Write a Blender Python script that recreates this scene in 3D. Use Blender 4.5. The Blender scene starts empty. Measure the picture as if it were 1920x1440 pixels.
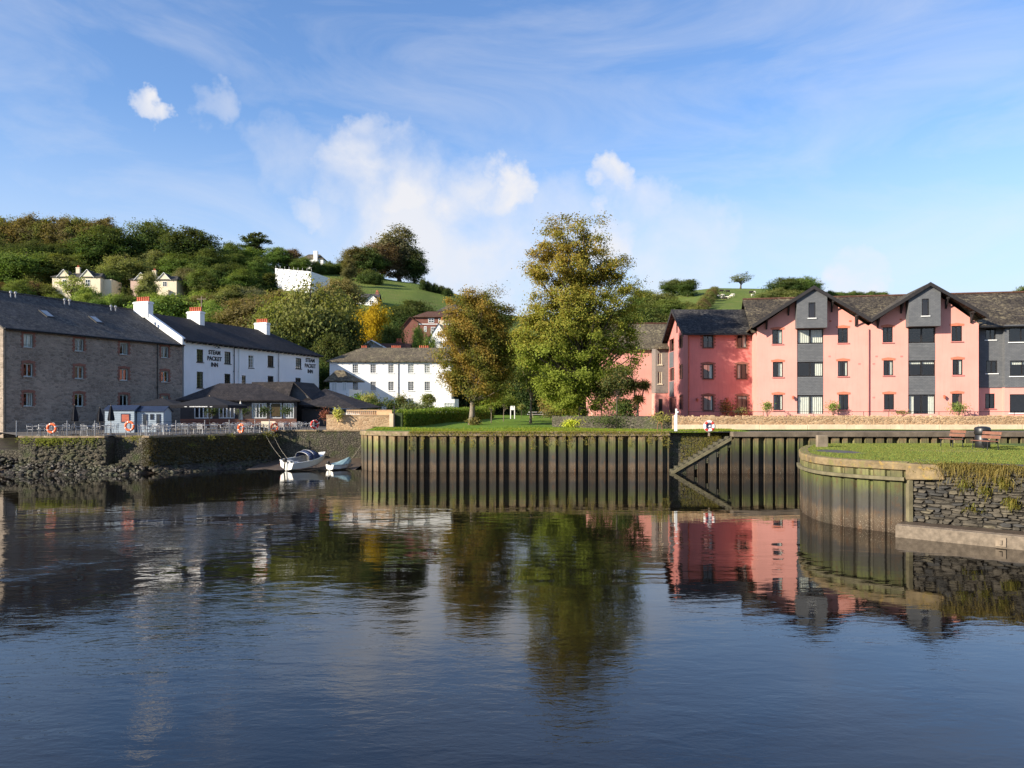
import bpy, math, random
import numpy as np
from mathutils import Vector, Matrix

random.seed(7)
S = bpy.context.scene
C = S.collection
R = math.radians

# ------------------------------------------------------------------ camera, sky, sun, exposure
CAMZ, FOC, CX, HY = 4.5, 1480.0, 960.0, 770.0      # metres, and pixels of the 1920x1440 photograph
cd = bpy.data.cameras.new('camera')
cam = bpy.data.objects.new('camera', cd); C.objects.link(cam)
cam.location = (0, 0, CAMZ); cam.rotation_euler = (R(90), 0, 0)
cd.sensor_width = 36.0; cd.lens = 36.0 * FOC / 1920.0
cd.shift_y = (HY - 720.0) / 1920.0
cd.clip_end = 6000
S.camera = cam
S.render.engine = 'CYCLES'
S.cycles.use_denoising = True
S.cycles.max_bounces = 6
S.cycles.transparent_max_bounces = 8
S.cycles.caustics_reflective = False
S.cycles.caustics_refractive = False
S.view_settings.view_transform = 'Standard'
S.view_settings.look = 'None'
S.view_settings.gamma = 1.0
S.view_settings.exposure = 0.92
S.view_settings.use_curve_mapping = False

SUN_EL, SUN_AZ = R(22), math.atan2(-0.87, -0.49)   # azimuth of the sun from +Y towards +X
to_sun = Vector((math.sin(SUN_AZ) * math.cos(SUN_EL), math.cos(SUN_AZ) * math.cos(SUN_EL), math.sin(SUN_EL)))
sl = bpy.data.lights.new('sun', 'SUN'); sl.energy = 5.0; sl.angle = R(0.55); sl.color = (1.0, 0.90, 0.74)
so = bpy.data.objects.new('sun', sl); C.objects.link(so)
so.rotation_euler = to_sun.to_track_quat('Z', 'Y').to_euler()

def dirpx(px, py):
    return Vector(((px - CX) / FOC, 1.0, (HY - py) / FOC)).normalized()

W = bpy.data.worlds.new('World'); S.world = W; W.use_nodes = True
wt = W.node_tree; wt.nodes.clear()
def wn(t, **k):
    n = wt.nodes.new(t)
    for a, b in k.items(): setattr(n, a, b)
    return n
def wmath(op, a, b=None, c=None):
    n = wn('ShaderNodeMath', operation=op)
    for i, x in enumerate((a, b, c)):
        if x is None: continue
        if isinstance(x, (int, float)): n.inputs[i].default_value = x
        else: wt.links.new(x, n.inputs[i])
    return n.outputs[0]
wout = wn('ShaderNodeOutputWorld'); bg = wn('ShaderNodeBackground'); bg.inputs[1].default_value = 0.125
sky = wn('ShaderNodeTexSky', sky_type='NISHITA', sun_disc=False, sun_elevation=SUN_EL, sun_rotation=SUN_AZ,
         altitude=0, air_density=1.0, dust_density=0.25, ozone_density=3.0)
tc = wn('ShaderNodeTexCoord')
# clouds: noise broken blobs in given directions, thin veil everywhere
cn = wn('ShaderNodeTexNoise'); cn.inputs['Scale'].default_value = 9; cn.inputs['Detail'].default_value = 7; cn.inputs['Roughness'].default_value = 0.55
cn.inputs['Distortion'].default_value = 0.3
wt.links.new(tc.outputs['Generated'], cn.inputs['Vector'])
blobs = [(665, 318, 3.8, .85), (735, 350, 4.2, .85), (705, 300, 3.2, .7), (755, 430, 4.8, .7), (945, 368, 2.6, 1.0), (862, 392, 3.6, .85), (905, 460, 5.5, .6), (825, 470, 5, .55),
         (1160, 332, 2.0, .75), (1205, 395, 3.2, .45), (305, 194, 1.2, .95), (425, 202, 2.0, .32), (590, 408, 1.9, .8), (540, 305, 3.0, .25),
         (1140, 455, 2.6, .75), (1612, 530, 3.2, .95), (1275, 485, 5.0, .4), (880, 525, 5, .5), (650, 425, 3, .45), (1020, 435, 5, .35)]
wn1 = wn('ShaderNodeTexNoise'); wn1.inputs['Scale'].default_value = 14; wn1.inputs['Detail'].default_value = 5; wn1.inputs['Roughness'].default_value = .6
wt.links.new(tc.outputs['Generated'], wn1.inputs['Vector'])
wsub = wn('ShaderNodeVectorMath', operation='SUBTRACT'); wt.links.new(wn1.outputs['Color'], wsub.inputs[0]); wsub.inputs[1].default_value = (.5, .5, .5)
wsc = wn('ShaderNodeVectorMath', operation='SCALE'); wt.links.new(wsub.outputs[0], wsc.inputs[0]); wsc.inputs['Scale'].default_value = .13
wad = wn('ShaderNodeVectorMath', operation='ADD'); wt.links.new(wsc.outputs[0], wad.inputs[0]); wt.links.new(tc.outputs['Generated'], wad.inputs[1])
wno = wn('ShaderNodeVectorMath', operation='NORMALIZE'); wt.links.new(wad.outputs[0], wno.inputs[0])
acc = None
for (px, py, rad, wgt) in blobs:
    d = dirpx(px, py)
    dp = wn('ShaderNodeVectorMath', operation='DOT_PRODUCT'); wt.links.new(wno.outputs[0], dp.inputs[0]); dp.inputs[1].default_value = d
    mr = wn('ShaderNodeMapRange', interpolation_type='SMOOTHSTEP'); mr.inputs[1].default_value = math.cos(R(rad)); mr.inputs[2].default_value = 1.0
    mr.inputs[3].default_value = 0; mr.inputs[4].default_value = wgt
    wt.links.new(dp.outputs['Value'], mr.inputs[0])
    acc = mr.outputs[0] if acc is None else wmath('MAXIMUM', acc, mr.outputs[0])
nz = wn('ShaderNodeMapRange'); nz.inputs[1].default_value = .24; nz.inputs[2].default_value = .60
wt.links.new(cn.outputs['Fac'], nz.inputs[0])
blobmask = wmath('MULTIPLY', wmath('POWER', acc, 0.75), nz.outputs[0])
# cirrus veil: long streaks
mp = wn('ShaderNodeMapping'); mp.inputs['Scale'].default_value = (2.2, 2.2, 7.0); mp.inputs['Rotation'].default_value = (0.15, 0.35, 0.2)
wt.links.new(tc.outputs['Generated'], mp.inputs[0])
vn = wn('ShaderNodeTexNoise'); vn.inputs['Scale'].default_value = 1.6; vn.inputs['Detail'].default_value = 6; vn.inputs['Roughness'].default_value = .6
vn.inputs['Distortion'].default_value = .8
wt.links.new(mp.outputs[0], vn.inputs['Vector'])
vr = wn('ShaderNodeMapRange'); vr.inputs[1].default_value = .40; vr.inputs[2].default_value = .8; vr.inputs[3].default_value = 0.0; vr.inputs[4].default_value = .34
wt.links.new(vn.outputs['Fac'], vr.inputs[0])
sz = wn('ShaderNodeSeparateXYZ'); wt.links.new(tc.outputs['Generated'], sz.inputs[0])
lowm = wn('ShaderNodeMapRange', interpolation_type='SMOOTHSTEP'); lowm.inputs[1].default_value = .36; lowm.inputs[2].default_value = 0.0; lowm.inputs[3].default_value = 0; lowm.inputs[4].default_value = .95
wt.links.new(sz.outputs[2], lowm.inputs[0])
cl = wmath('MINIMUM', wmath('MULTIPLY', wmath('MAXIMUM', blobmask, vr.outputs[0]), 1.15), .95)
mixc = wn('ShaderNodeMix', data_type='RGBA')
hsv = wn('ShaderNodeHueSaturation'); hsv.inputs['Hue'].default_value = .507; hsv.inputs['Saturation'].default_value = 1.10; hsv.inputs['Value'].default_value = 1.0
wt.links.new(sky.outputs[0], hsv.inputs['Color'])
mixh = wn('ShaderNodeMix', data_type='RGBA'); wt.links.new(lowm.outputs[0], mixh.inputs[0]); wt.links.new(hsv.outputs[0], mixh.inputs[6]); mixh.inputs[7].default_value = (2.75, 3.1, 3.8, 1)
wt.links.new(cl, mixc.inputs[0]); wt.links.new(mixh.outputs[2], mixc.inputs[6]); mixc.inputs[7].default_value = (3.75, 3.75, 3.9, 1)
wt.links.new(mixc.outputs[2], bg.inputs[0]); wt.links.new(bg.outputs[0], wout.inputs[0])

# ------------------------------------------------------------------ helpers
def X(px, D): return (px - CX) / FOC * D
def Z(py, D): return CAMZ + (HY - py) / FOC * D

def tag(o, label=None, cat=None, group=None, kind=None):
    if label: o['label'] = label
    if cat: o['category'] = cat
    if group: o['group'] = group
    if kind: o['kind'] = kind
    return o

def empty(name, loc=(0, 0, 0), rz=0.0, label=None, cat=None, group=None, parent=None):
    o = bpy.data.objects.new(name, None); C.objects.link(o)
    o.location = loc; o.rotation_euler = (0, 0, rz); o.empty_display_size = .2
    if parent: o.parent = parent
    return tag(o, label, cat, group)

class MB:
    def __init__(s): s.v = []; s.f = []
    def add(s, vs, fs):
        n = len(s.v); s.v.extend([tuple(p) for p in vs]); s.f.extend([tuple(i + n for i in f) for f in fs])
    def quad(s, a, b, c, d): s.add([a, b, c, d], [(0, 1, 2, 3)])
    def poly(s, pts): s.add(pts, [tuple(range(len(pts)))])
    def box(s, x0, x1, y0, y1, z0, z1):
        s.add([(x0, y0, z0), (x1, y0, z0), (x1, y1, z0), (x0, y1, z0), (x0, y0, z1), (x1, y0, z1), (x1, y1, z1), (x0, y1, z1)],
              [(0, 3, 2, 1), (4, 5, 6, 7), (0, 1, 5, 4), (1, 2, 6, 5), (2, 3, 7, 6), (3, 0, 4, 7)])
        return s
    def hexa(s, p):  # 8 points: bottom 4 ccw, top 4 ccw
        s.add(p, [(0, 3, 2, 1), (4, 5, 6, 7), (0, 1, 5, 4), (1, 2, 6, 5), (2, 3, 7, 6), (3, 0, 4, 7)]); return s
    def prism(s, pts, z0, z1):
        n = len(pts)
        s.add([(x, y, z0) for x, y in pts] + [(x, y, z1) for x, y in pts],
              [tuple(range(n - 1, -1, -1)), tuple(range(n, 2 * n))] + [(i, (i + 1) % n, n + (i + 1) % n, n + i) for i in range(n)])
        return s
    def extr(s, pts, y0, y1):   # polygon in x,z extruded along y (points counter-clockwise seen from -y)
        n = len(pts)
        s.add([(x, y0, z) for x, z in pts] + [(x, y1, z) for x, z in pts],
              [tuple(range(n)), tuple(range(2 * n - 1, n - 1, -1))] + [(i, n + i, n + (i + 1) % n, (i + 1) % n) for i in range(n)])
        return s
    def slab(s, pts, t):        # sheet of thickness t below the given top points
        n = len(pts)
        s.add(list(pts) + [(x, y, z - t) for x, y, z in pts],
              [tuple(range(n)), tuple(range(2 * n - 1, n - 1, -1))] + [((i + 1) % n, i, n + i, n + (i + 1) % n) for i in range(n)])
        return s
    def tube(s, path, r, n=6, cap=True):
        path = [Vector(p) for p in path]; m = len(path)
        rs = r if isinstance(r, (list, tuple)) else [r] * m
        vs = []
        for i, p in enumerate(path):
            d = (path[min(i + 1, m - 1)] - path[max(i - 1, 0)])
            d = d.normalized() if d.length > 1e-9 else Vector((0, 0, 1))
            a = d.cross(Vector((0, 0, 1)) if abs(d.z) < .9 else Vector((1, 0, 0))).normalized(); b = d.cross(a)
            for k in range(n):
                t = 2 * math.pi * k / n
                vs.append(p + (a * math.cos(t) + b * math.sin(t)) * rs[i])
        fs = [(i * n + k, i * n + (k + 1) % n, (i + 1) * n + (k + 1) % n, (i + 1) * n + k) for i in range(m - 1) for k in range(n)]
        if cap: fs += [tuple(range(n - 1, -1, -1)), tuple(range((m - 1) * n, m * n))]
        s.add(vs, fs); return s
    def lathe(s, prof, n=12, c=(0, 0)):   # profile of (r,z)
        m = len(prof); vs = []
        for r, z in prof:
            for k in range(n):
                t = 2 * math.pi * k / n; vs.append((c[0] + r * math.cos(t), c[1] + r * math.sin(t), z))
        fs = [(i * n + k, i * n + (k + 1) % n, (i + 1) * n + (k + 1) % n, (i + 1) * n + k) for i in range(m - 1) for k in range(n)]
        fs += [tuple(range(n - 1, -1, -1)), tuple(range((m - 1) * n, m * n))]
        s.add(vs, fs); return s
    def torus(s, c, Rr, r, axis='y', n=24, m=8, a0=0, a1=2 * math.pi):
        vs = []; full = abs(a1 - a0 - 2 * math.pi) < 1e-6; nn = n if full else n + 1
        for i in range(nn):
            t = a0 + (a1 - a0) * i / n
            for k in range(m):
                q = 2 * math.pi * k / m; rr = Rr + r * math.cos(q); h = r * math.sin(q)
                p = (rr * math.cos(t), h, rr * math.sin(t)) if axis == 'y' else (rr * math.cos(t), rr * math.sin(t), h)
                vs.append((c[0] + p[0], c[1] + p[1], c[2] + p[2]))
        fs = [(i * m + k, i * m + (k + 1) % m, ((i + 1) % nn) * m + (k + 1) % m, ((i + 1) % nn) * m + k) for i in range(n) for k in range(m)]
        s.add(vs, fs); return s
    def sweep(s, path, prof):  # path of (x,y); prof closed list of (offset to the right-hand side... outward, z)
        m = len(path); k = len(prof); vs = []
        for i, (x, y) in enumerate(path):
            a = path[max(i - 1, 0)]; b = path[min(i + 1, m - 1)]
            d = Vector((b[0] - a[0], b[1] - a[1])).normalized(); nx, ny = d.y, -d.x
            for o, z in prof: vs.append((x + nx * o, y + ny * o, z))
        fs = [(i * k + j, i * k + (j + 1) % k, (i + 1) * k + (j + 1) % k, (i + 1) * k + j) for i in range(m - 1) for j in range(k)]
        fs += [tuple(range(k - 1, -1, -1)), tuple(range((m - 1) * k, m * k))]
        s.add(vs, fs); return s
    def mesh(s, name, mat, smooth=False):
        me = bpy.data.meshes.new(name); me.from_pydata(s.v, [], s.f)
        if mat: me.materials.append(mat)
        if smooth: me.polygons.foreach_set('use_smooth', [True] * len(me.polygons))
        me.update(); return me
    def build(s, name, mat, parent=None, smooth=False, bevel=0, **k):
        o = bpy.data.objects.new(name, s.mesh(name, mat, smooth)); C.objects.link(o)
        if parent: o.parent = parent
        if bevel:
            b = o.modifiers.new('bevel', 'BEVEL'); b.width = bevel; b.segments = 2
        return tag(o, **k)

def inst(name, me, parent=None, loc=(0, 0, 0), rot=(0, 0, 0), sc=(1, 1, 1), **k):
    o = bpy.data.objects.new(name, me); C.objects.link(o)
    if parent: o.parent = parent
    o.location = loc; o.rotation_euler = rot; o.scale = sc
    return tag(o, **k)

def copy_tree(o, parent=None):
    c = o.copy(); C.objects.link(c)
    if parent: c.parent = parent
    for ch in list(o.children): copy_tree(ch, c)
    return c

# ------------------------------------------------------------------ materials
class NT:
    def __init__(s, name):
        s.m = bpy.data.materials.new(name); s.m.use_nodes = True; s.t = s.m.node_tree; s.t.nodes.clear()
        s.out = s.n('ShaderNodeOutputMaterial')
    def n(s, t, **k):
        o = s.t.nodes.new(t)
        for a, b in k.items(): setattr(o, a, b)
        return o
    def set(s, sock, v):
        if isinstance(v, bpy.types.NodeSocket): s.t.links.new(v, sock)
        elif isinstance(v, (tuple, list)) and len(v) == 3 and sock.type == 'RGBA': sock.default_value = (*v, 1)
        else: sock.default_value = v
    def coord(s, kind='Object'): return s.n('ShaderNodeTexCoord').outputs[kind]
    def pos(s): return s.n('ShaderNodeNewGeometry').outputs['Position']
    def noise(s, vec, scale, detail=4, rough=.55, dist=0, out='Fac'):
        o = s.n('ShaderNodeTexNoise'); s.set(o.inputs['Vector'], vec); o.inputs['Scale'].default_value = scale
        o.inputs['Detail'].default_value = detail; o.inputs['Roughness'].default_value = rough; o.inputs['Distortion'].default_value = dist
        return o.outputs[out]
    def map(s, vec, scale=(1, 1, 1), rot=(0, 0, 0), loc=(0, 0, 0)):
        o = s.n('ShaderNodeMapping'); s.set(o.inputs[0], vec); o.inputs['Scale'].default_value = scale; o.inputs['Rotation'].default_value = rot
        o.inputs['Location'].default_value = loc; return o.outputs[0]
    def rng(s, v, a, b, c=0, d=1, smooth=False):
        o = s.n('ShaderNodeMapRange'); s.set(o.inputs[0], v)
        if smooth: o.interpolation_type = 'SMOOTHSTEP'
        for i, x in enumerate((a, b, c, d)): o.inputs[i + 1].default_value = x
        return o.outputs[0]
    def mix(s, f, a, b, mode='MIX'):
        o = s.n('ShaderNodeMix', data_type='RGBA', blend_type=mode); s.set(o.inputs[0], f); s.set(o.inputs[6], a); s.set(o.inputs[7], b); return o.outputs[2]
    def math(s, op, a, b=0.0, c=0.0):
        o = s.n('ShaderNodeMath', operation=op); s.set(o.inputs[0], a); s.set(o.inputs[1], b); s.set(o.inputs[2], c); return o.outputs[0]
    def ramp(s, v, stops):
        o = s.n('ShaderNodeValToRGB'); s.set(o.inputs[0], v); e = o.color_ramp.elements
        while len(e) < len(stops): e.new(.5)
        for i, (p, c) in enumerate(stops): e[i].position = p; e[i].color = (*c, 1)
        return o.outputs[0]
    def sep(s, v): return s.n('ShaderNodeSeparateXYZ'), v
    def xyz(s, v):
        o = s.n('ShaderNodeSeparateXYZ'); s.set(o.inputs[0], v); return o.outputs
    def comb(s, x, y, z=0.0):
        o = s.n('ShaderNodeCombineXYZ'); s.set(o.inputs[0], x); s.set(o.inputs[1], y); s.set(o.inputs[2], z); return o.outputs[0]
    def bump(s, h, strength=.5, dist=.02, normal=None):
        o = s.n('ShaderNodeBump'); s.set(o.inputs['Height'], h); o.inputs['Strength'].default_value = strength; o.inputs['Distance'].default_value = dist
        if normal is not None: s.set(o.inputs['Normal'], normal)
        return o.outputs[0]
    def pbsdf(s, col, rough=.7, normal=None, metal=0, spec=.3, **k):
        o = s.n('ShaderNodeBsdfPrincipled'); s.set(o.inputs['Base Color'], col); s.set(o.inputs['Roughness'], rough)
        s.set(o.inputs['Metallic'], metal); s.set(o.inputs['Specular IOR Level'], spec)
        if normal is not None: s.set(o.inputs['Normal'], normal)
        s.t.links.new(o.outputs[0], s.out.inputs[0]); return s.m

def scale3(c, k): return tuple(min(1, x * k) for x in c)

def plain(name, col, rough=.7, var=.12, scale=3.0, bump=.15, bscale=None, metal=0, spec=.3, streak=0.0):
    t = NT(name); v = t.coord('Object')
    a = t.noise(v, scale, 5); c = t.mix(t.rng(a, .3, .7), scale3(col, 1 - var), scale3(col, 1 + var))
    if streak:
        st = t.noise(t.map(v, (4, 4, .35)), 1.4, 5, .6); c = t.mix(t.rng(st, .5, .8, 0, streak), c, scale3(col, .45))
    return t.pbsdf(c, rough, t.bump(t.noise(v, bscale or scale * 8, 4), bump, .02), metal, spec)

def stonework(name, stops, sx=2.6, sz=5.0, mortar=(.22, .20, .17), bump=.7, moss=0.0, joint=.045):
    t = NT(name); v = t.coord('Object'); w = t.mix(.06, v, t.noise(v, 2.5, 3, out='Color'))
    m = t.map(w, (sx, sx, sz))
    vo = t.n('ShaderNodeTexVoronoi', feature='F1'); t.set(vo.inputs['Vector'], m); vo.inputs['Scale'].default_value = 1
    ve = t.n('ShaderNodeTexVoronoi', feature='DISTANCE_TO_EDGE'); t.set(ve.inputs['Vector'], m); ve.inputs['Scale'].default_value = 1
    cellv = t.xyz(vo.outputs['Color'])[0]
    c = t.ramp(cellv, stops)
    c = t.mix(.5, c, t.mix(t.noise(v, 9, 5), scale3(stops[0][1], .6), scale3(stops[-1][1], 1.25)))
    big = t.noise(v, .35, 4); c = t.mix(t.rng(big, .35, .7, 0, .45), c, scale3(stops[0][1], .75))
    e = t.rng(ve.outputs['Distance'], .0, joint * 2)
    c = t.mix(e, mortar, c)
    if moss: c = t.mix(t.rng(t.noise(v, 1.3, 5), .5, .68, 0, moss), c, (.055, .075, .02))
    h = t.math('ADD', t.rng(ve.outputs['Distance'], 0, .18), t.math('MULTIPLY', t.noise(v, 14, 4), .5))
    return t.pbsdf(c, .85, t.bump(h, bump, .03), 0, .2)

def brickwork(name, c1, c2, mortar, bw=.22, bh=.075, axis='x', bump=.4, offs=.5, ms=.012, var=None):
    t = NT(name); v = t.coord('Object'); q = t.xyz(v)
    vec = t.comb(t.math('ADD', q[0], q[1]), q[2])
    b = t.n('ShaderNodeTexBrick'); t.set(b.inputs['Vector'], vec); b.offset = offs
    b.inputs['Scale'].default_value = 1; b.inputs['Brick Width'].default_value = bw; b.inputs['Row Height'].default_value = bh
    b.inputs['Mortar Size'].default_value = ms; b.inputs['Mortar Smooth'].default_value = .3; b.inputs['Bias'].default_value = 0
    t.set(b.inputs['Color1'], c1); t.set(b.inputs['Color2'], c2); t.set(b.inputs['Mortar'], mortar)
    c = t.mix(t.rng(t.noise(v, 1.2, 5), .35, .7, 0, .5), b.outputs['Color'], var or scale3(c1, .6))
    h = t.math('SUBTRACT', t.math('MULTIPLY', t.noise(v, 20, 3), .4), b.outputs['Fac'])
    return t.pbsdf(c, .85, t.bump(h, bump, .012), 0, .2)

def slate(name, c1, c2, lichen=.25, lich=(.22, .20, .15), w=.30, h=.16, rough=.8):
    t = NT(name); v = t.coord('Object'); q = t.xyz(v)
    vec = t.comb(t.math('ADD', q[0], t.math('MULTIPLY', q[1], .03)), t.math('ADD', q[2], t.math('MULTIPLY', q[1], .02)))
    b = t.n('ShaderNodeTexBrick'); t.set(b.inputs['Vector'], vec); b.offset = .5
    b.inputs['Scale'].default_value = 1; b.inputs['Brick Width'].default_value = w; b.inputs['Row Height'].default_value = h
    b.inputs['Mortar Size'].default_value = .014; b.inputs['Mortar Smooth'].default_value = .2
    t.set(b.inputs['Color1'], scale3(c1, .85)); t.set(b.inputs['Color2'], scale3(c2, 1.15)); t.set(b.inputs['Mortar'], scale3(c1, .3))
    c = b.outputs['Color']
    c = t.mix(t.rng(t.noise(v, .45, 5, .65), .38, .62, 0, .7), c, scale3(c1, .55))
    st = t.noise(t.map(v, (2.5, .5, .5)), 1.2, 5, .65); c = t.mix(t.rng(st, .48, .66, 0, .35), c, scale3(c2, 1.6))
    if lichen:
        big = t.rng(t.noise(t.map(v, loc=(5, 3, 1)), .6, 4, .6), .42, .62)
        c = t.mix(t.math('MULTIPLY', t.rng(t.noise(v, 3.8, 6, .72), .47, .60, 0, min(1, lichen * 1.7)), t.math('ADD', t.math('MULTIPLY', big, .75), .25)), c, lich)
        c = t.mix(t.rng(t.noise(t.map(v, loc=(2, 9, 4)), 11, 4, .7), .62, .68, 0, min(1, lichen * 1.8)), c, scale3(lich, 1.7))
    hh = t.math('SUBTRACT', t.math('MULTIPLY', t.noise(v, 7, 5, .65), 1.0), b.outputs['Fac'])
    return t.pbsdf(c, rough, t.bump(hh, .7, .03), 0, .2)

M = {}
M['warehouse_stone'] = stonework('warehouse_stone', [(0, (.12, .095, .075)), (.4, (.27, .22, .175)), (1, (.46, .37, .29))], 2.6, 5.5, (.33, .275, .225), .8, 0, .03)
M['quay_stone'] = stonework('quay_stone', [(0, (.05, .043, .032)), (.5, (.10, .086, .062)), (1, (.17, .15, .11))], 4.2, 7.5, (.03, .027, .02), .9, .6)
M['garden_stone'] = stonework('garden_stone', [(0, (.28, .15, .075)), (.5, (.50, .31, .17)), (1, (.68, .50, .31))], 3.4, 7.5, (.46, .33, .20), .6, .06)
M['brick_red'] = brickwork('brick_red', (.30, .10, .06), (.24, .07, .045), (.25, .2, .17))
M['brick_house'] = brickwork('brick_house', (.24, .065, .045), (.18, .05, .04), (.2, .15, .12))
M['brick_tan'] = brickwork('brick_tan', (.52, .33, .18), (.40, .22, .12), (.42, .32, .22), .3, .11, var=(.45, .34, .22))
M['slate_dark'] = slate('slate_dark', (.058, .056, .056), (.085, .080, .078), .42, (.20, .175, .14))
M['slate_inn'] = slate('slate_inn', (.026, .023, .025), (.040, .034, .034), .25, (.085, .068, .055))
M['slate_brown'] = slate('slate_brown', (.085, .068, .048), (.125, .10, .072), .6, (.26, .22, .13))
M['roof_pink'] = slate('roof_pink', (.034, .027, .023), (.052, .042, .034), .6, (.22, .18, .11), .24, .2)
M['tile_red'] = slate('tile_red', (.13, .055, .035), (.10, .045, .03), .2)
M['slate_clad'] = brickwork('slate_clad', (.118, .122, .130), (.150, .154, .160), (.065, .068, .072), .26, .11, bump=.35, ms=.008, var=(.085, .09, .10))
M['pink'] = plain('pink', (.70, .315, .262), .8, .08, .45, .18, 30, streak=.20)
M['pink_shade_trim'] = plain('pink_shade_trim', (.57, .21, .185), .8, .12, .5, .15, 30, streak=.3)  # tree shade on the corner block painted in; also sill and trim pink
M['white_paint'] = plain('white_paint', (.80, .79, .76), .75, .04, .6, .12, 14, streak=.10)
M['inn_white'] = plain('inn_white', (.80, .80, .79), .75, .05, .5, .10, 14, streak=.16)
M['cream'] = plain('cream', (.70, .60, .44), .8, .06, .6, .1, streak=.12)
M['white_trim'] = plain('white_trim', (.78, .78, .76), .5, .03, 2, .05)
M['dark_frame'] = plain('dark_frame', (.020, .018, .018), .45, .2, 4, .05)
M['black_timber'] = plain('black_timber', (.025, .022, .022), .6, .25, 4, .2)
M['pale_green_frame'] = plain('pale_green_frame', (.52, .60, .57), .5, .05, 3, .05)
M['sill_stone'] = plain('sill_stone', (.33, .30, .27), .8, .15, 4, .2)
M['soffit_dark'] = plain('soffit_dark', (.05, .045, .045), .7, .2, 4, .2)
M['terracotta'] = plain('terracotta', (.50, .13, .07), .75, .2, 3, .15)
M['concrete'] = plain('concrete', (.15, .118, .085), .9, .35, 1.6, .6, 12, streak=.35)
M['cream_concrete'] = plain('cream_concrete', (.66, .52, .36), .85, .16, 1.3, .35, 9, streak=.3)
M['ledge_concrete'] = plain('ledge_concrete', (.17, .135, .10), .88, .35, 5, .8, 26)
M['paving'] = plain('paving', (.12, .105, .09), .85, .2, 2.5, .25)  # darkened so the inn terrace's shadow sits in the colour
M['asphalt'] = plain('asphalt', (.09, .082, .078), .9, .25, 3, .3)
M['wood_grey'] = plain('wood_grey', (.23, .18, .13), .8, .25, 3, .3, streak=.3)
M['wood_green'] = plain('wood_green', (.15, .13, .075), .85, .35, 2.5, .5, streak=.4)
M['bench_wood'] = plain('bench_wood', (.22, .10, .065), .65, .2, 5, .2)
M['black_metal'] = plain('black_metal', (.015, .015, .016), .4, .2, 5, .05, spec=.5)
M['grey_metal'] = plain('grey_metal', (.30, .30, .31), .4, .15, 5, .05, metal=.6)
M['aluminium'] = plain('aluminium', (.36, .36, .37), .38, .2, 5, .05, metal=.7)
M['orange'] = plain('orange', (.85, .16, .05), .45, .06, 5, .05)
M['buoy_red'] = plain('buoy_red', (.62, .05, .035), .45, .08, 5, .05)
M['buoy_white'] = plain('buoy_white', (.80, .78, .74), .5, .05, 5, .05)
M['blue_panel'] = plain('blue_panel', (.04, .07, .16), .5, .1, 5, .05)
M['black_cloth'] = plain('black_cloth', (.012, .012, .016), .9, .3, 2.5, .3)
M['canvas_blue'] = plain('canvas_blue', (.03, .045, .10), .7, .2, 3, .25)
M['canvas_teal'] = plain('canvas_teal', (.26, .38, .40), .7, .15, 3, .3)
M['gelcoat'] = plain('gelcoat', (.78, .76, .70), .35, .05, 2, .04, spec=.5)
M['boat_inside'] = plain('boat_inside', (.28, .29, .31), .6, .25, 4, .2)
M['rope'] = plain('rope', (.35, .31, .24), .9, .2, 8, .2)
M['shed_shaded_white'] = plain('shed_shaded_white', (.34, .40, .45), .65, .06, 2, .1)  # white sheds; their shade is put into this darker blue-grey
M['navy_paint'] = plain('navy_paint', (.02, .03, .06), .5, .2, 3, .05)
M['sheeting'] = None
M['bark'] = plain('bark', (.085, .068, .052), .9, .35, 6, .9, 18)
M['bark_pale'] = plain('bark_pale', (.20, .165, .125), .9, .3, 6, .9, 18)
M['mud'] = plain('mud', (.085, .062, .045), .55, .3, 2.5, .6, 10, spec=.4)
M['sheep_wool'] = plain('sheep_wool', (.62, .57, .47), .9, .1, 5, .2)
M['cow_hide'] = plain('cow_hide', (.03, .025, .022), .8, .2, 5, .1)
M['sign_white'] = plain('sign_white', (.78, .78, .76), .5, .04, 3, .05)
M['curtain'] = plain('curtain', (.72, .70, .62), .9, .1, 5, .1)
M['interior'] = plain('interior', (.12, .10, .09), .9, .2, 2, .1)
M['lamp_glass'] = plain('lamp_glass', (.35, .3, .2), .3, .1, 3, .02)
M['plant_pot'] = plain('plant_pot', (.20, .09, .05), .8, .2, 4, .1)
M['wattle'] = plain('wattle', (.62, .40, .22), .8, .12, 4, .15)
M['menu_red'] = plain('menu_red', (.45, .12, .07), .6, .2, 6, .05)

def glass_mat():
    t = NT('window_glass'); fr = t.n('ShaderNodeLayerWeight'); fr.inputs['Blend'].default_value = .5
    tr = t.n('ShaderNodeBsdfTransparent'); tr.inputs[0].default_value = (.82, .85, .84, 1)
    gl = t.n('ShaderNodeBsdfGlossy'); gl.inputs['Roughness'].default_value = .03
    t.set(gl.inputs['Normal'], t.bump(t.noise(t.coord(), 1.6, 2), .12, .05))
    mx = t.n('ShaderNodeMixShader'); t.set(mx.inputs[0], t.math('ADD', t.math('MULTIPLY', t.math('POWER', fr.outputs['Facing'], 3.0), .8), .09)); t.set(mx.inputs[1], tr.outputs[0]); t.set(mx.inputs[2], gl.outputs[0])
    t.t.links.new(mx.outputs[0], t.out.inputs[0]); return t.m
M['glass'] = glass_mat()

def sheeting_mat():
    t = NT('sheeting'); v = t.coord('Object')
    w = t.n('ShaderNodeTexWave', wave_type='BANDS', bands_direction='Z'); t.set(w.inputs['Vector'], v); w.inputs['Scale'].default_value = .55; w.inputs['Distortion'].default_value = 5; w.inputs['Detail'].default_value = 3
    c = t.mix(t.rng(w.outputs['Fac'], .2, .9), (.66, .66, .65), (.80, .79, .76))
    h = t.math('ADD', w.outputs['Fac'], t.noise(v, 1.6, 4, .6, 1.2))
    return t.pbsdf(c, .5, t.bump(h, .2, .05), 0, .3)
M['sheeting'] = sheeting_mat()

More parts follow.
